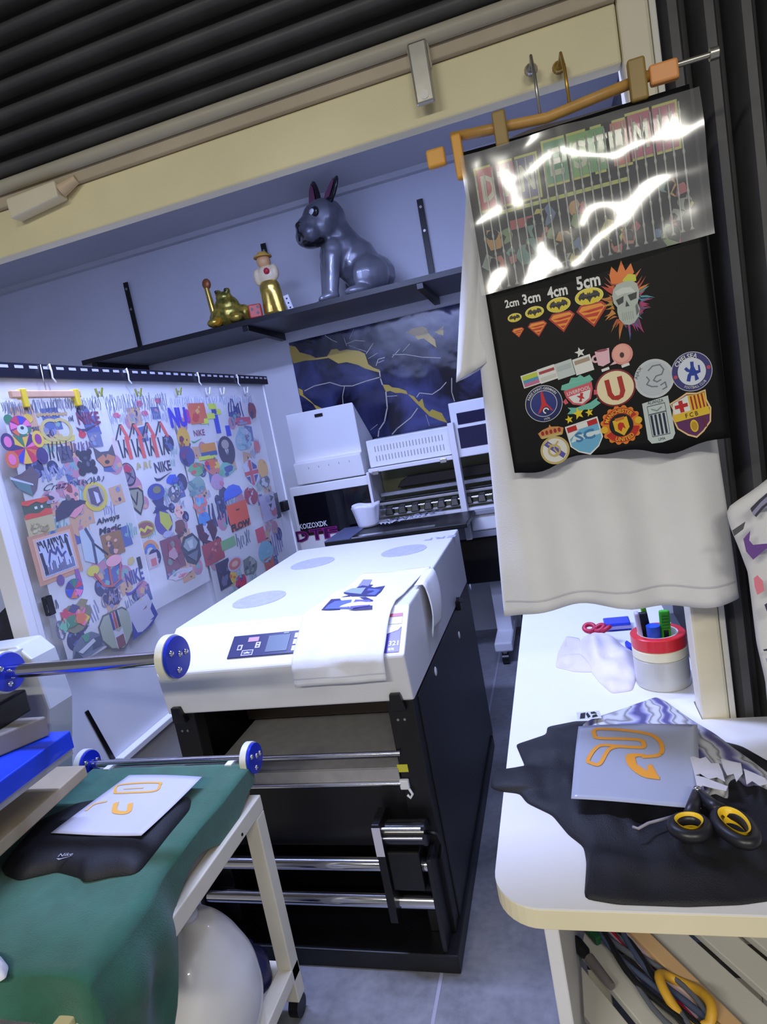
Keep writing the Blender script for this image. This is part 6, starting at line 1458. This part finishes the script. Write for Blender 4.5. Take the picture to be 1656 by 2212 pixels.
deco('A', 184, 1001, 42, 54, lambda P_: (P_.ell(0, .28, .30, .22, bk, 1), P_.ell(-.28, .42, .13, .12, bk, 1), P_.ell(.28, .42, .13, .12, bk, 1), P_.ell(0, -.12, .30, .26, bk, 1), P_.ell(-.30, -.30, .18, .16, bk, 1), P_.ell(.30, -.30, .18, .16, bk, 1), P_.ell(-.34, -.02, .12, .14, bk, 1), P_.ell(.34, -.02, .12, .14, bk, 1), P_.ell(.06, -.04, .08, .10, RGB(90, 94, 116), 2), P_.ell(0, .20, .10, .07, RGB(70, 72, 90), 2)), label='black bear print')
deco('A', 226, 985, 42, 46, lambda P_: (P_.poly([(-.48, .45), (-.2, .2), (.2, .2), (.46, .5), (.48, -.1), (.2, -.46), (-.2, -.46), (-.48, -.1)], RGB(84, 80, 86), 1), P_.poly([(-.46, -.1), (-.1, .08), (0, -.1), (.1, .08), (.46, -.1), (.2, -.48), (-.2, -.48)], RGB(196, 130, 84), 2), P_.ell(0, -.28, .12, .09, RGB(60, 50, 46), 3)), label='dog head print')
deco('A', 120, 1022, 74, 34, scribble(RGB(140, 150, 190), 12, 21, .06)); deco('A', 120, 1052, 60, 20, word('Crazy', bk, .0, .3)); deco('A', 190, 1040, 66, 16, scribble(gy2, 14, 2, .04))
deco('A', 52, 1042, 60, 62, lambda P_: (P_.poly([(-.5, .2), (-.1, .3), (.3, .5), (.5, .2), (.3, -.3), (.1, -.5), (-.2, -.3), (-.4, -.1)], RGB(100, 86, 92), 1), P_.poly([(-.5, .2), (-.2, .1), (.1, -.1), (.1, -.5), (-.3, -.2)], RGB(90, 130, 130), 2), P_.poly([(-.5, .25), (.2, -.1), (.2, -.16), (-.5, .16)], RGB(196, 206, 220), 3)))
def ovalbadge(P_): P_.ell(0, 0, .5, .5, RGB(214, 196, 50), 0, 30); P_.ell(0, .02, .38, .38, RGB(180, 170, 150), 1, 26); P_.poly([(-.25, .3), (.2, .32), (.28, -.2), (.0, -.34), (-.26, -.2)], RGB(90, 80, 100), 2); P_.poly([(-.05, .2), (.12, .1), (.14, -.2), (-.02, -.25)], RGB(206, 206, 222), 3)
deco('A', 204, 1073, 50, 62, ovalbadge, label='yellow oval badge print')
deco('A', 150, 1065, 36, 44, collage(warm, 'blob', RGB(226, 160, 160), 5, 6)); deco('A', 110, 1075, 36, 30, collage(warm + muted, 'blob', RGB(206, 180, 190), 5, 16))
deco('A', 76, 1098, 58, 38, lambda P_: (P_.rect(-.5, -.5, .5, .5, RGB(70, 92, 66), 0), P_.poly([(-.5, .5), (.5, .5), (.5, .3), (.2, .2), (0, .36), (-.3, .2), (-.5, .3)], RGB(220, 80, 44), 1), P_.poly([(-.5, -.5), (.5, -.5), (.5, -.2), (.3, -.1), (0, -.3), (-.3, -.2), (-.5, -.25)], RGB(220, 80, 44), 1), P_.rect(-.1, -.05, .0, .1, WH, 2), P_.rect(.12, -.05, .2, .1, WH, 2)), label='red and green banner print')
deco('A', 84, 1133, 58, 40, collage([RGB(196, 184, 130), RGB(206, 196, 150), RGB(160, 146, 100)], 'rect', n=9, seed=7))
deco('A', 150, 1100, 72, 46, lambda P_: (P_.poly([(-.5, -.4), (-.44, .1), (-.2, .44), (.1, .48), (.5, .2), (.45, .1), (.1, -.05), (-.1, -.3)], RGB(56, 54, 74), 1), P_.poly([(-.1, -.3), (.1, -.05), (.4, .1), (.3, -.2), (.05, -.45)], RGB(226, 150, 160), 2)), label='black cap print')
def qframe(P_):
    og, bl_ = RGB(206, 150, 110), RGB(196, 206, 235)
    P_.rect(-.5, -.5, .5, .5, og, 0); P_.rect(-.42, -.42, .42, .42, RGB(226, 180, 150), 1); P_.rect(-.36, -.37, .37, .37, bl_, 2); r_ = random.Random(9)
    for k in range(22): x = -.33 + .66 * k / 21; P_.line([(x, .05 + .25 * r_.random()), (x + .04 * r_.uniform(-1, 1), .34)], .022, bk, 3); P_.line([(x, -.34), (x, -.30 + .28 * r_.random())], .018, RGB(50, 56, 110), 3)
    P_.line([(-.2, -.1), (-.12, .12), (-.02, .02), (.04, .14), (.10, -.06), (.2, .0)], .04, RGB(60, 66, 130), 4); P_.line([(-.3, -.3), (-.32, .1)], .06, bk, 4); P_.line([(.3, -.1), (.28, .25)], .06, bk, 4)
deco('A', 119, 1198, 96, 106, qframe, label='tan framed print of blue and black strokes')
deco('A', 200, 1178, 56, 84, lambda P_: (P_.poly([(-.4, .45), (-.05, .5), (.1, .1), (.3, -.4), (.0, -.5), (-.45, -.3)], RGB(186, 204, 214), 0), P_.line([(-.15, .45), (.0, .1), (-.05, -.45)], .10, RGB(66, 74, 104), 1), P_.line([(.0, .05), (.45, -.35)], .06, bk, 1)))
deco('A', 234, 1133, 52, 46, lambda P_: (P_.text('Always', 0, .22, .34, bk, 1, .03, w=.95, slant=.2), P_.text('Magic', 0, -.22, .34, bk, 1, .03, w=.9, slant=.2)))
deco('A', 243, 1175, 44, 50, collage([RGB(150, 110, 60), RGB(206, 160, 110), RGB(90, 80, 86), RGB(226, 170, 150)], 'rect', n=10, seed=3))
deco('A', 235, 1240, 80, 66, lambda P_: (P_.line([(-.4, .3), (-.2, -.3), (.0, -.42), (.05, .4)], .06, RGB(196, 80, 70), 1), P_.line([(.0, -.42), (.25, -.3), (.36, .2)], .06, RGB(186, 90, 90), 1), P_.ell(-.38, .3, .16, .16, RGB(214, 206, 60), 1), P_.ell(.2, .36, .22, .18, RGB(236, 170, 180), 2)))
deco('A', 155, 1275, 66, 84, lambda P_: (P_.ell(-.30, .36, .12, .14, RGB(110, 80, 140), 1), P_.poly([(.18, .1), (.2, .5), (.34, .46), (.36, .1)], RGB(150, 90, 160), 1), P_.ell(.05, .02, .30, .26, RGB(60, 90, 180), 2), *[P_.poly([(.05, .02), (.05 + .3 * math.cos(k), .02 + .26 * math.sin(k)), (.05 + .3 * math.cos(k + .8), .02 + .26 * math.sin(k + .8))], rb_c[(k * 3) % 8], 3) for k in range(6)], P_.ell(.06, -.12, .06, .05, RGB(240, 110, 180), 4)), label='patchwork rabbit-eared dog print')
deco('A', 158, 1335, 84, 76, collage(rb_c + [RGB(240, 100, 170), RGB(110, 190, 150), RGB(140, 130, 70)], 'blob', RGB(120, 120, 80), 20, 23))
deco('A', 112, 1312, 28, 26, scribble(gy2, 6, 33, .08)); deco('A', 127, 1362, 20, 44, collage(muted, 'oval', n=7, seed=3))
deco('A', 240, 1290, 46, 34, word('CAFE', RGB(150, 130, 150), .0, .1))
deco('A', 185, 1392, 76, 54, lambda P_: (P_.poly([(-.5, -.3), (-.4, .15), (-.1, .45), (.2, .4), (.48, .05), (.5, -.4), (0, -.5)], RGB(110, 120, 136), 0), P_.poly([(-.1, .45), (.15, .42), (.05, .1), (-.06, .12)], RGB(80, 150, 120), 1), P_.poly([(-.3, -.1), (.2, .1), (.25, -.05), (-.2, -.25)], RGB(206, 210, 216), 2), P_.poly([(-.5, -.3), (-.35, .0), (-.2, -.45)], RGB(60, 68, 84), 1), P_.poly([(.2, .1), (.45, .05), (.4, -.35), (.1, -.3)], RGB(74, 82, 104), 1)), label='grey shoe print')
def shield2(P_):
    ol_ = RGB(168, 176, 150); P_.poly([(-.5, .3), (-.3, .5), (.3, .48), (.5, .3), (.48, -.2), (.2, -.45), (.05, -.5), (-.3, -.35), (-.5, -.05)], RGB(90, 90, 80), 0); P_.poly([(-.46, .28), (-.28, .46), (.28, .44), (.46, .28), (.44, -.18), (.18, -.41), (.05, -.46), (-.27, -.32), (-.46, -.03)], ol_, 1)
    P_.rect(-.12, -.42, .16, .46, RGB(206, 208, 214), 2); 
    for k, c in enumerate((RGB(50, 60, 130), RGB(190, 60, 60), RGB(40, 40, 60))): P_.rect(-.12 + k * .09, .05, -.05 + k * .09, .46, c, 3)
    P_.rect(-.10, -.42, .14, -.14, RGB(130, 76, 70), 3)
deco('A', 252, 1362, 74, 92, shield2, label='olive shield print with striped centre')
deco('A', 308, 1328, 62, 80, lambda P_: (P_.poly([(-.5, .35), (.3, .5), (.5, -.2), (.2, -.35), (-.4, -.5)], RGB(196, 196, 214), 0), P_.poly([(-.5, -.5), (-.4, .0), (-.2, -.3), (0, .1), (.1, -.2), (.4, .2), (.5, -.2), (.2, -.4)], RGB(44, 56, 150), 1), P_.poly([(-.2, .0), (.2, .2), (.1, -.1)], RGB(130, 90, 90), 2), P_.poly([(-.1, .4), (.1, .46), (.0, .25)], RGB(206, 206, 90), 2)), label='blue zigzag shield print')
deco('A', 290, 1245, 38, 34, word('NIKE', RGB(60, 70, 150), .03)); deco('A', 292, 1272, 44, 30, swoosh(RGB(70, 50, 170))); deco('A', 300, 1216, 8, 26, lambda P_: P_.rect(-.5, -.5, .5, .5, bk, 1)); deco('A', 282, 1212, 18, 18, collage([RGB(206, 190, 120)], 'blob', n=1))
# sheet B
for k in range(5): deco('B', 240 + k * 27, 874 - k, 26, 44, scribble(gy1 if k % 2 else RGB(90, 100, 140), 8, 40 + k), 'brush_strokes')
for k, (u, v) in enumerate(((300, 872), (340, 866), (252, 897), (312, 893))): deco('B', u, v, 16, 14, collage([RGB(214, 96, 120)], 'blob', n=2, seed=k))
for k in range(6): deco('B', 246 + k * 22, 905 - k, 20, 30, scribble(RGB(140, 150, 190), 6, 60 + k))
for k in range(4):
    deco('B', 262 + k * 28, 935 - k * 2, 28, 34, lambda P_: (P_.line([(-.5, -.4), (0, .5)], .09, bk, 1), P_.line([(.1, .5), (-.1, -.1)], .09, bk, 1), P_.line([(.1, .4), (.4, -.4)], .20, RGB(226, 90, 76), 2)))
    deco('B', 262 + k * 28, 970 - k * 2, 28, 44, lambda P_: (P_.line([(-.4, .5), (-.4, -.4)], .26, RGB(220, 90, 76), 1), P_.line([(-.08, .4), (-.02, -.4)], .10, bk, 1), P_.line([(.12, -.4), (.32, .4)], .10, bk, 1), P_.line([(.3, .0), (.48, -.4)], .10, bk, 1)))
deco('B', 236, 1033, 38, 52, scribble(gy1, 8, 70, .06)); deco('B', 276, 1025, 30, 50, lambda P_: (P_.ell(0, 0, .5, .5, RGB(40, 36, 60), 0), P_.ell(0, .02, .43, .44, RGB(130, 120, 140), 1), P_.poly([(-.4, .1), (.0, .48), (.36, .2), (.1, .05)], RGB(190, 44, 74), 2), P_.line([(-.2, -.3), (.2, .0), (-.1, .1), (.3, -.2)], .06, RGB(50, 46, 70), 3)), label='oval violet badge print')
deco('B', 312, 1006, 38, 18, scribble(RGB(190, 176, 110), 5, 71, .10)); deco('B', 350, 1008, 34, 24, word('NIKE', RGB(40, 40, 76), .03)); deco('B', 352, 1030, 40, 26, swoosh(RGB(36, 40, 90)))
deco('B', 246, 1072, 38, 18, lambda P_: (P_.poly([(-.5, .5), (.5, .0), (-.5, -.5)], bk, 1), *[P_.ell(-.35 + .2 * k, .0, .06, .12, WH, 2, 8) for k in range(3)])); deco('B', 292, 1084, 40, 62, lambda P_: (P_.poly([(-.5, .3), (-.2, .5), (.3, .46), (.5, .3), (.4, -.1), (.1, -.5), (-.2, -.2)], RGB(44, 48, 44), 0), P_.poly([(-.42, .26), (-.16, .42), (.26, .40), (.42, .26), (.34, -.08), (.1, -.40), (-.16, -.14)], RGB(150, 152, 130), 1), P_.line([(-.2, .3), (.0, -.1), (.2, .3)], .06, bk, 2)), label='grey heart-shaped crest print')
deco('B', 338, 1075, 42, 62, lambda P_: (P_.ell(0, .2, .42, .28, RGB(60, 76, 160), 1), P_.ell(.05, .26, .2, .13, RGB(130, 130, 90), 2), P_.poly([(-.3, -.05), (.3, -.02), (.2, -.3), (.5, -.5), (-.4, -.48), (-.15, -.3)], RGB(46, 56, 110), 1)), label='blue trophy print')
deco('B', 371, 1036, 30, 26, collage([RGB(44, 90, 214), RGB(60, 80, 180)], 'blob', n=3, seed=2)); deco('B', 374, 1066, 30, 44, collage(muted + [RGB(150, 140, 130)], 'blob', n=9, seed=13))
deco('B', 268, 1115, 32, 60, collage([RGB(80, 96, 106), RGB(140, 150, 150), RGB(60, 62, 80)], 'blob', n=9, seed=14)); deco('B', 280, 1165, 28, 36, collage([bk, RGB(110, 106, 116), RGB(150, 150, 156)], 'shield', n=7, seed=15))
deco('B', 312, 1143, 40, 40, lambda P_: (P_.ell(0, 0, .5, .44, RGB(176, 150, 60), 0), P_.ell(0, .02, .42, .34, RGB(150, 90, 90), 1), P_.line([(-.35, -.1), (-.2, .08), (-.05, -.12), (.12, .08), (.32, -.1)], .12, RGB(214, 206, 60), 2)), label='yellow and red round label print')
deco('B', 352, 1132, 36, 58, lambda P_: (P_.ell(0, .05, .5, .45, RGB(90, 80, 150), 0), P_.poly([(-.1, .5), (.4, .3), (.46, -.1), (.1, -.3), (-.2, .1)], RGB(190, 196, 60), 1), P_.ell(.05, -.40, .26, .12, RGB(170, 176, 206), 1)), label='yellow and violet globe print')
deco('B', 384, 1105, 24, 34, collage(warm, 'blob', RGB(236, 190, 180), 4, 31)); deco('B', 388, 1142, 28, 46, collage([RGB(120, 70, 66), RGB(70, 66, 70), RGB(190, 170, 160)], 'blob', n=7, seed=32))
deco('B', 326, 1198, 36, 64, lambda P_: (P_.ring(0, .1, .34, .50, RGB(214, 150, 90), 1, 18, 0, 180, .8), P_.ring(0, .1, .20, .33, RGB(80, 120, 200), 1, 18, 0, 180, .8), P_.rect(-.5, -.1, -.36, .1, RGB(190, 80, 110), 1), P_.rect(-.3, -.45, .3, .02, RGB(206, 190, 196), 0), P_.rect(-.1, -.4, .2, -.15, RGB(206, 110, 110), 2)), label='rainbow arch print')
deco('B', 372, 1196, 42, 72, collage([RGB(130, 76, 90), RGB(96, 110, 100), RGB(190, 150, 160), RGB(150, 60, 66), RGB(120, 140, 130)], 'rect', n=13, seed=19)); deco('B', 412, 1188, 42, 70, lambda P_: (P_.poly([(-.5, .2), (-.3, .46), (.2, .5), (.5, .2), (.4, -.3), (.05, -.5), (-.35, -.3)], RGB(60, 68, 76), 0), P_.poly([(-.38, .2), (-.2, .38), (.2, .4), (.38, .15), (.2, .0), (-.2, .0)], RGB(150, 166, 166), 1), P_.poly([(-.15, .3), (.15, .32), (.08, .05), (-.08, .05)], RGB(190, 200, 200), 2), P_.poly([(-.3, -.1), (.3, -.08), (.1, -.4)], RGB(110, 118, 130), 2)), label='grey shield print')
deco('B', 390, 1238, 60, 24, collage([RGB(214, 110, 120), RGB(226, 170, 170), RGB(200, 200, 210)], 'blob', RGB(214, 206, 214), 7, 9))
# sheet C
bright = rb_c + [RGB(90, 140, 200), RGB(120, 190, 160)]
deco('C', 384, 902, 36, 46, lambda P_: (P_.text('NU', 0, 0, .9, RGB(50, 40, 206), 1, .06, w=1.0),), label='blue block letters'); deco('C', 404, 900, 18, 36, collage([RGB(196, 40, 160), RGB(150, 60, 190)], 'blob', n=4, seed=3)); deco('C', 426, 893, 34, 42, collage([RGB(226, 110, 60), RGB(206, 70, 40), RGB(236, 180, 90)], 'rect', n=8, seed=4))
for u, v in ((456, 878), (454, 899), (441, 910), (466, 890)): deco('C', u, v, 15, 11, lambda P_: P_.rect(-.5, -.5, .5, .5, RGB(214, 232, 50), 1), 'yellow_block')
deco('C', 466, 912, 9, 46, lambda P_: P_.rect(-.5, -.5, .5, .5, RGB(36, 60, 196), 1), 'blue_block'); deco('C', 490, 931, 9, 22, lambda P_: P_.rect(-.5, -.5, .5, .5, RGB(40, 60, 206), 1), 'blue_block'); deco('C', 460, 890, 9, 10, lambda P_: P_.rect(-.5, -.5, .5, .5, RGB(30, 60, 150), 1), 'blue_block')
deco('C', 508, 884, 38, 42, scribble(RGB(60, 60, 130), 6, 80, .06)); deco('C', 544, 888, 20, 42, collage([RGB(150, 70, 80), RGB(50, 60, 100)], 'blob', n=4, seed=5)); deco('C', 524, 910, 30, 16, collage([RGB(214, 90, 110), RGB(150, 160, 190)], 'rect', n=4, seed=6))
deco('C', 396, 945, 26, 40, collage([RGB(226, 180, 40), RGB(160, 90, 40), RGB(120, 40, 80)], 'oval', n=6, seed=7)); deco('C', 404, 985, 32, 44, collage([RGB(70, 80, 150), RGB(120, 60, 110), RGB(40, 50, 90)], 'oval', n=8, seed=8)); deco('C', 402, 962, 26, 12, scribble(RGB(120, 50, 90), 4, 72, .12))
deco('C', 430, 935, 22, 14, word('NIKE', RGB(130, 50, 80), .02)); deco('C', 426, 952, 24, 16, swoosh(RGB(50, 160, 90))); deco('C', 450, 968, 30, 20, collage([RGB(220, 150, 40), RGB(206, 180, 60)], 'rect', n=4, seed=10)); deco('C', 452, 980, 32, 9, lambda P_: P_.rect(-.5, -.5, .5, .5, RGB(60, 90, 150), 1), 'blue_block'); deco('C', 448, 988, 34, 8, lambda P_: P_.rect(-.5, -.5, .5, .5, RGB(206, 226, 60), 1), 'yellow_block')
deco('C', 488, 974, 36, 62, lambda P_: (P_.ell(0, 0, .44, .5, RGB(56, 52, 76), 0), P_.ell(-.02, .22, .2, .16, RGB(170, 160, 160), 1), P_.poly([(-.1, .05), (.1, .05), (.0, -.2)], RGB(214, 214, 222), 1), P_.rect(-.02, -.2, .02, .04, bk, 2)), label='dark oval portrait print'); deco('C', 524, 950, 40, 60, collage([RGB(150, 190, 206), RGB(170, 196, 206), RGB(130, 160, 190), RGB(200, 200, 220)], 'blob', n=9, seed=11)); deco('C', 553, 966, 16, 32, collage([RGB(214, 90, 90), RGB(190, 140, 160)], 'blob', n=3, seed=12))
deco('C', 424, 1012, 38, 34, collage([RGB(110, 180, 120), RGB(90, 150, 110), RGB(220, 90, 90)], 'blob', n=7, seed=13)); deco('C', 458, 1005, 34, 46, collage(warm + bright, 'blob', n=10, seed=14)); deco('C', 488, 1015, 38, 34, collage([RGB(110, 190, 170), RGB(60, 80, 150), RGB(100, 170, 130)], 'blob', n=8, seed=15)); deco('C', 426, 1050, 44, 46, collage([RGB(130, 170, 160), RGB(100, 140, 150), RGB(160, 150, 170)], 'blob', n=10, seed=16)); deco('C', 470, 1040, 30, 44, collage([RGB(190, 150, 190), RGB(150, 180, 190), RGB(206, 120, 150)], 'blob', n=9, seed=17))
deco('C', 540, 1020, 38, 60, lambda P_: (P_.poly([(-.4, .3), (.1, .5), (.45, .2), (.4, -.3), (.1, -.5), (-.2, -.3)], RGB(206, 210, 230), 0), P_.rect(-.06, -.45, .08, .42, RGB(206, 40, 56), 2), P_.rect(-.34, -.10, .40, .04, RGB(206, 40, 56), 2), P_.poly([(.12, .36), (.36, .18), (.36, .08), (.12, .08)], RGB(50, 50, 140), 1), P_.poly([(-.1, -.14), (-.3, -.14), (-.1, -.4)], RGB(50, 50, 140), 1), P_.poly([(.12, -.14), (.36, -.14), (.12, -.42)], RGB(50, 50, 140), 1)), label='red and blue cross flag print'); deco('C', 566, 1012, 22, 40, collage([RGB(236, 180, 60), RGB(226, 150, 50)], 'oval', n=3, seed=18)); deco('C', 572, 1040, 26, 30, collage(muted, 'blob', n=4, seed=18))
deco('C', 502, 1066, 40, 38, lambda P_: P_.poly([(-.5, -.3), (-.4, .2), (-.15, .45), (.1, .5), (.4, .3), (.5, -.1), (.2, -.2)], RGB(40, 96, 226), 1), label='bright blue cap print'); deco('C', 514, 1114, 46, 62, lambda P_: (P_.rect(-.42, -.46, .46, .46, RGB(232, 92, 36), 1), P_.rect(-.05, .18, .1, .24, RGB(110, 40, 20), 2), P_.text('FLOW', .02, -.34, .26, bk, 3, .06, w=.86)), label='orange poster print with black lettering')
deco('C', 432, 1090, 34, 50, collage([RGB(226, 130, 120), RGB(90, 160, 220), RGB(130, 190, 206)], 'blob', n=8, seed=20)); deco('C', 440, 1122, 26, 34, collage([RGB(80, 150, 220), RGB(90, 130, 200)], 'oval', n=4, seed=21)); deco('C', 472, 1112, 40, 66, scribble(RGB(60, 66, 110), 7, 90, .08)); deco('C', 540, 1070, 30, 50, collage([RGB(170, 60, 80), RGB(90, 84, 110), RGB(206, 206, 220)], 'blob', n=8, seed=22)); deco('C', 580, 1095, 34, 56, collage([RGB(180, 176, 206), RGB(150, 150, 190), RGB(190, 100, 120), bk], 'rect', n=7, seed=23)); deco('C', 598, 1092, 10, 54, collage([bk, gy2], 'rect', n=2, seed=24))
deco('C', 448, 1152, 42, 50, collage([RGB(80, 36, 56), RGB(120, 40, 60), RGB(206, 206, 220)], 'shield', n=6, seed=25)); deco('C', 460, 1192, 44, 46, collage([RGB(170, 70, 70), RGB(130, 70, 80), RGB(206, 130, 120)], 'rect', n=9, seed=26)); deco('C', 492, 1174, 32, 26, lambda P_: (P_.rect(-.5, -.4, .5, .4, RGB(120, 176, 110), 0), P_.line([(-.3, -.1), (-.1, .15), (.05, -.1), (.3, .1)], .08, RGB(70, 120, 80), 1))); deco('C', 526, 1166, 34, 40, scribble(RGB(96, 120, 130), 7, 95, .06)); deco('C', 561, 1155, 18, 30, collage([RGB(220, 56, 80)], 'rect', n=2, seed=27))
deco('C', 506, 1218, 34, 38, lambda P_: (P_.ell(0, 0, .48, .42, RGB(196, 190, 206), 0), P_.ell(0, 0, .38, .32, RGB(206, 120, 100), 1), P_.ell(0, 0, .2, .16, RGB(226, 180, 160), 2))); deco('C', 484, 1240, 30, 60, collage([RGB(56, 54, 80), RGB(110, 110, 140)], 'rect', n=6, seed=28)); deco('C', 500, 1250, 26, 34, collage([RGB(226, 190, 60), RGB(220, 120, 40)], 'blob', n=4, seed=29)); deco('C', 538, 1222, 36, 48, collage([RGB(120, 130, 120), RGB(160, 170, 160), RGB(90, 90, 110)], 'blob', n=9, seed=30)); deco('C', 572, 1192, 32, 46, collage([RGB(130, 190, 206), RGB(150, 196, 210)], 'oval', n=3, seed=31)); deco('C', 580, 1218, 22, 30, collage([RGB(206, 110, 90), RGB(150, 80, 70)], 'rect', n=4, seed=32)); deco('C', 602, 1176, 26, 60, scribble(RGB(130, 130, 190), 5, 99, .08)); deco('C', 520, 1258, 26, 40, collage(bright, 'blob', n=8, seed=33))
for k in range(7): deco('C', 378 + k * 26, 868 - k * .6, 24, 22, scribble(RGB(170, 180, 216), 6, 120 + k, .05), 'brush_strokes')

# faint small prints between the large ones
rf = random.Random(77)
soft = [RGB(140, 146, 180), RGB(104, 116, 164), RGB(186, 140, 160), RGB(130, 170, 170), RGB(200, 166, 140), RGB(84, 86, 116)]
for nm, n_ in (('A', 58), ('B', 34), ('C', 60)):
    s_ = SHD[nm]
    for k in range(n_):
        y = rf.uniform(s_[3] + .03, s_[4] - .03); z = rf.uniform(s_[5] + .06, s_[6] - .05); w_ = rf.uniform(.04, .085)
        P_ = Print().at(y, z, w_ * 1.1, w_, rf.uniform(-12, 12))
        if k % 3 == 0: scribble(soft[k % 6], 6, 200 + k, .07)(P_)
        else: collage([soft[(k + j) % 6] for j in range(3)], ('blob', 'rect', 'oval')[k % 3], n=6, seed=300 + k)(P_)
        P_.build('small_print', s_[2], s_[1], prints, base=.0006, step=.0001)
# white S-hooks on the rail, clips on the sheets
h0 = None
for u in (96, 262, 415, 500):
    q = Px(u, 800, XP); 
    if h0 is None:
        h0 = MB().tube([(XP + .014, q.y, zb_ - .008), (XP + .024, q.y, zb_ - .002), (XP + .026, q.y, zb_ - .025), (XP + .020, q.y + .004, zb_ - .045), (XP + .028, q.y + .006, zb_ - .062)], .003, 8).build('wire_hook', white_plastic, None, smooth=True, label='white wire hook hung in a slot of the black rail', cat='hook', group='white hooks on the black rail'); hy = q.y
    else:
        c = h0.copy(); col.objects.link(c); c.location = (0, q.y - hy, 0)
for k, (u, v) in enumerate(((213, 848), (298, 848), (385, 846), (449, 845), (480, 845), (531, 843))):
    q = Px(u, v, XS); green = k < 3
    t = thing('spring_clip', 'olive spring clip gripping the film top below the rail' if green else 'small white spring clip gripping the far film top', 'clip', (XS, q.y, q.z), 'olive clips on the films' if green else 'white clips on the far film')
    M = mat('clip_olive', RGB(150, 156, 76), .4) if green else white_plastic
    for s in (-1, 1): MB().bar((XS + .006 * s, q.y, q.z - .016), (XS + .008 * s + .004, q.y + .008 * s, q.z + .016), .010, .004, (1, 0, 0)).build('jaw', M, t, bevel=.001)
    MB().cyl((XS + .004, q.y - .006, q.z), (XS + .004, q.y + .006, q.z), .004, n=10).build('spring', zinc, t)
# wooden clip hanger on the first film
a, b = Px(22, 862, XS), Px(168, 846, XS); zz = (a.z + b.z) / 2
wh = thing('wood_hanger', 'pale wooden clip hanger with yellow clips holding the rainbow bear film', 'hanger', (XS, (a.y + b.y) / 2, zz))
MB().box((XS - .004, a.y, zz - .010), (XS + .012, b.y, zz + .014)).build('bar', wood_pale, wh, bevel=.004)
for u, v in ((48, 868), (160, 858)):
    q = Px(u, v, XS); MB().box((XS - .008, q.y - .010, zz - .040), (XS + .018, q.y + .010, zz + .018)).build('yellow_clip', yellow_clip, wh, bevel=.003)
MB().tube([(XS + .004, (a.y + b.y) / 2, zz + .014), (XS + .004, (a.y + b.y) / 2, zz + .05), (XP + .02, (a.y + b.y) / 2 + .01, zb_ - .004)], .002, 8).build('hook', zinc, wh, smooth=True)
# black catches at the ends of the partition
for u, v, lab in ((92, 1310, 'small black catch on the front frame of the partition'), (606, 1095, 'small black catch near the far end of the partition')):
    q = Px(u, v, XP); y = min(q.y, 3.40)
    MB().box((XP + (.0125 if y < 2 else .001), y - .012, q.z - .03), (XP + .03, y + .016 if y < 2 else y + .05, q.z + .03)).build('panel_catch', black_plastic, None, bevel=.003, label=lab, cat='catch')
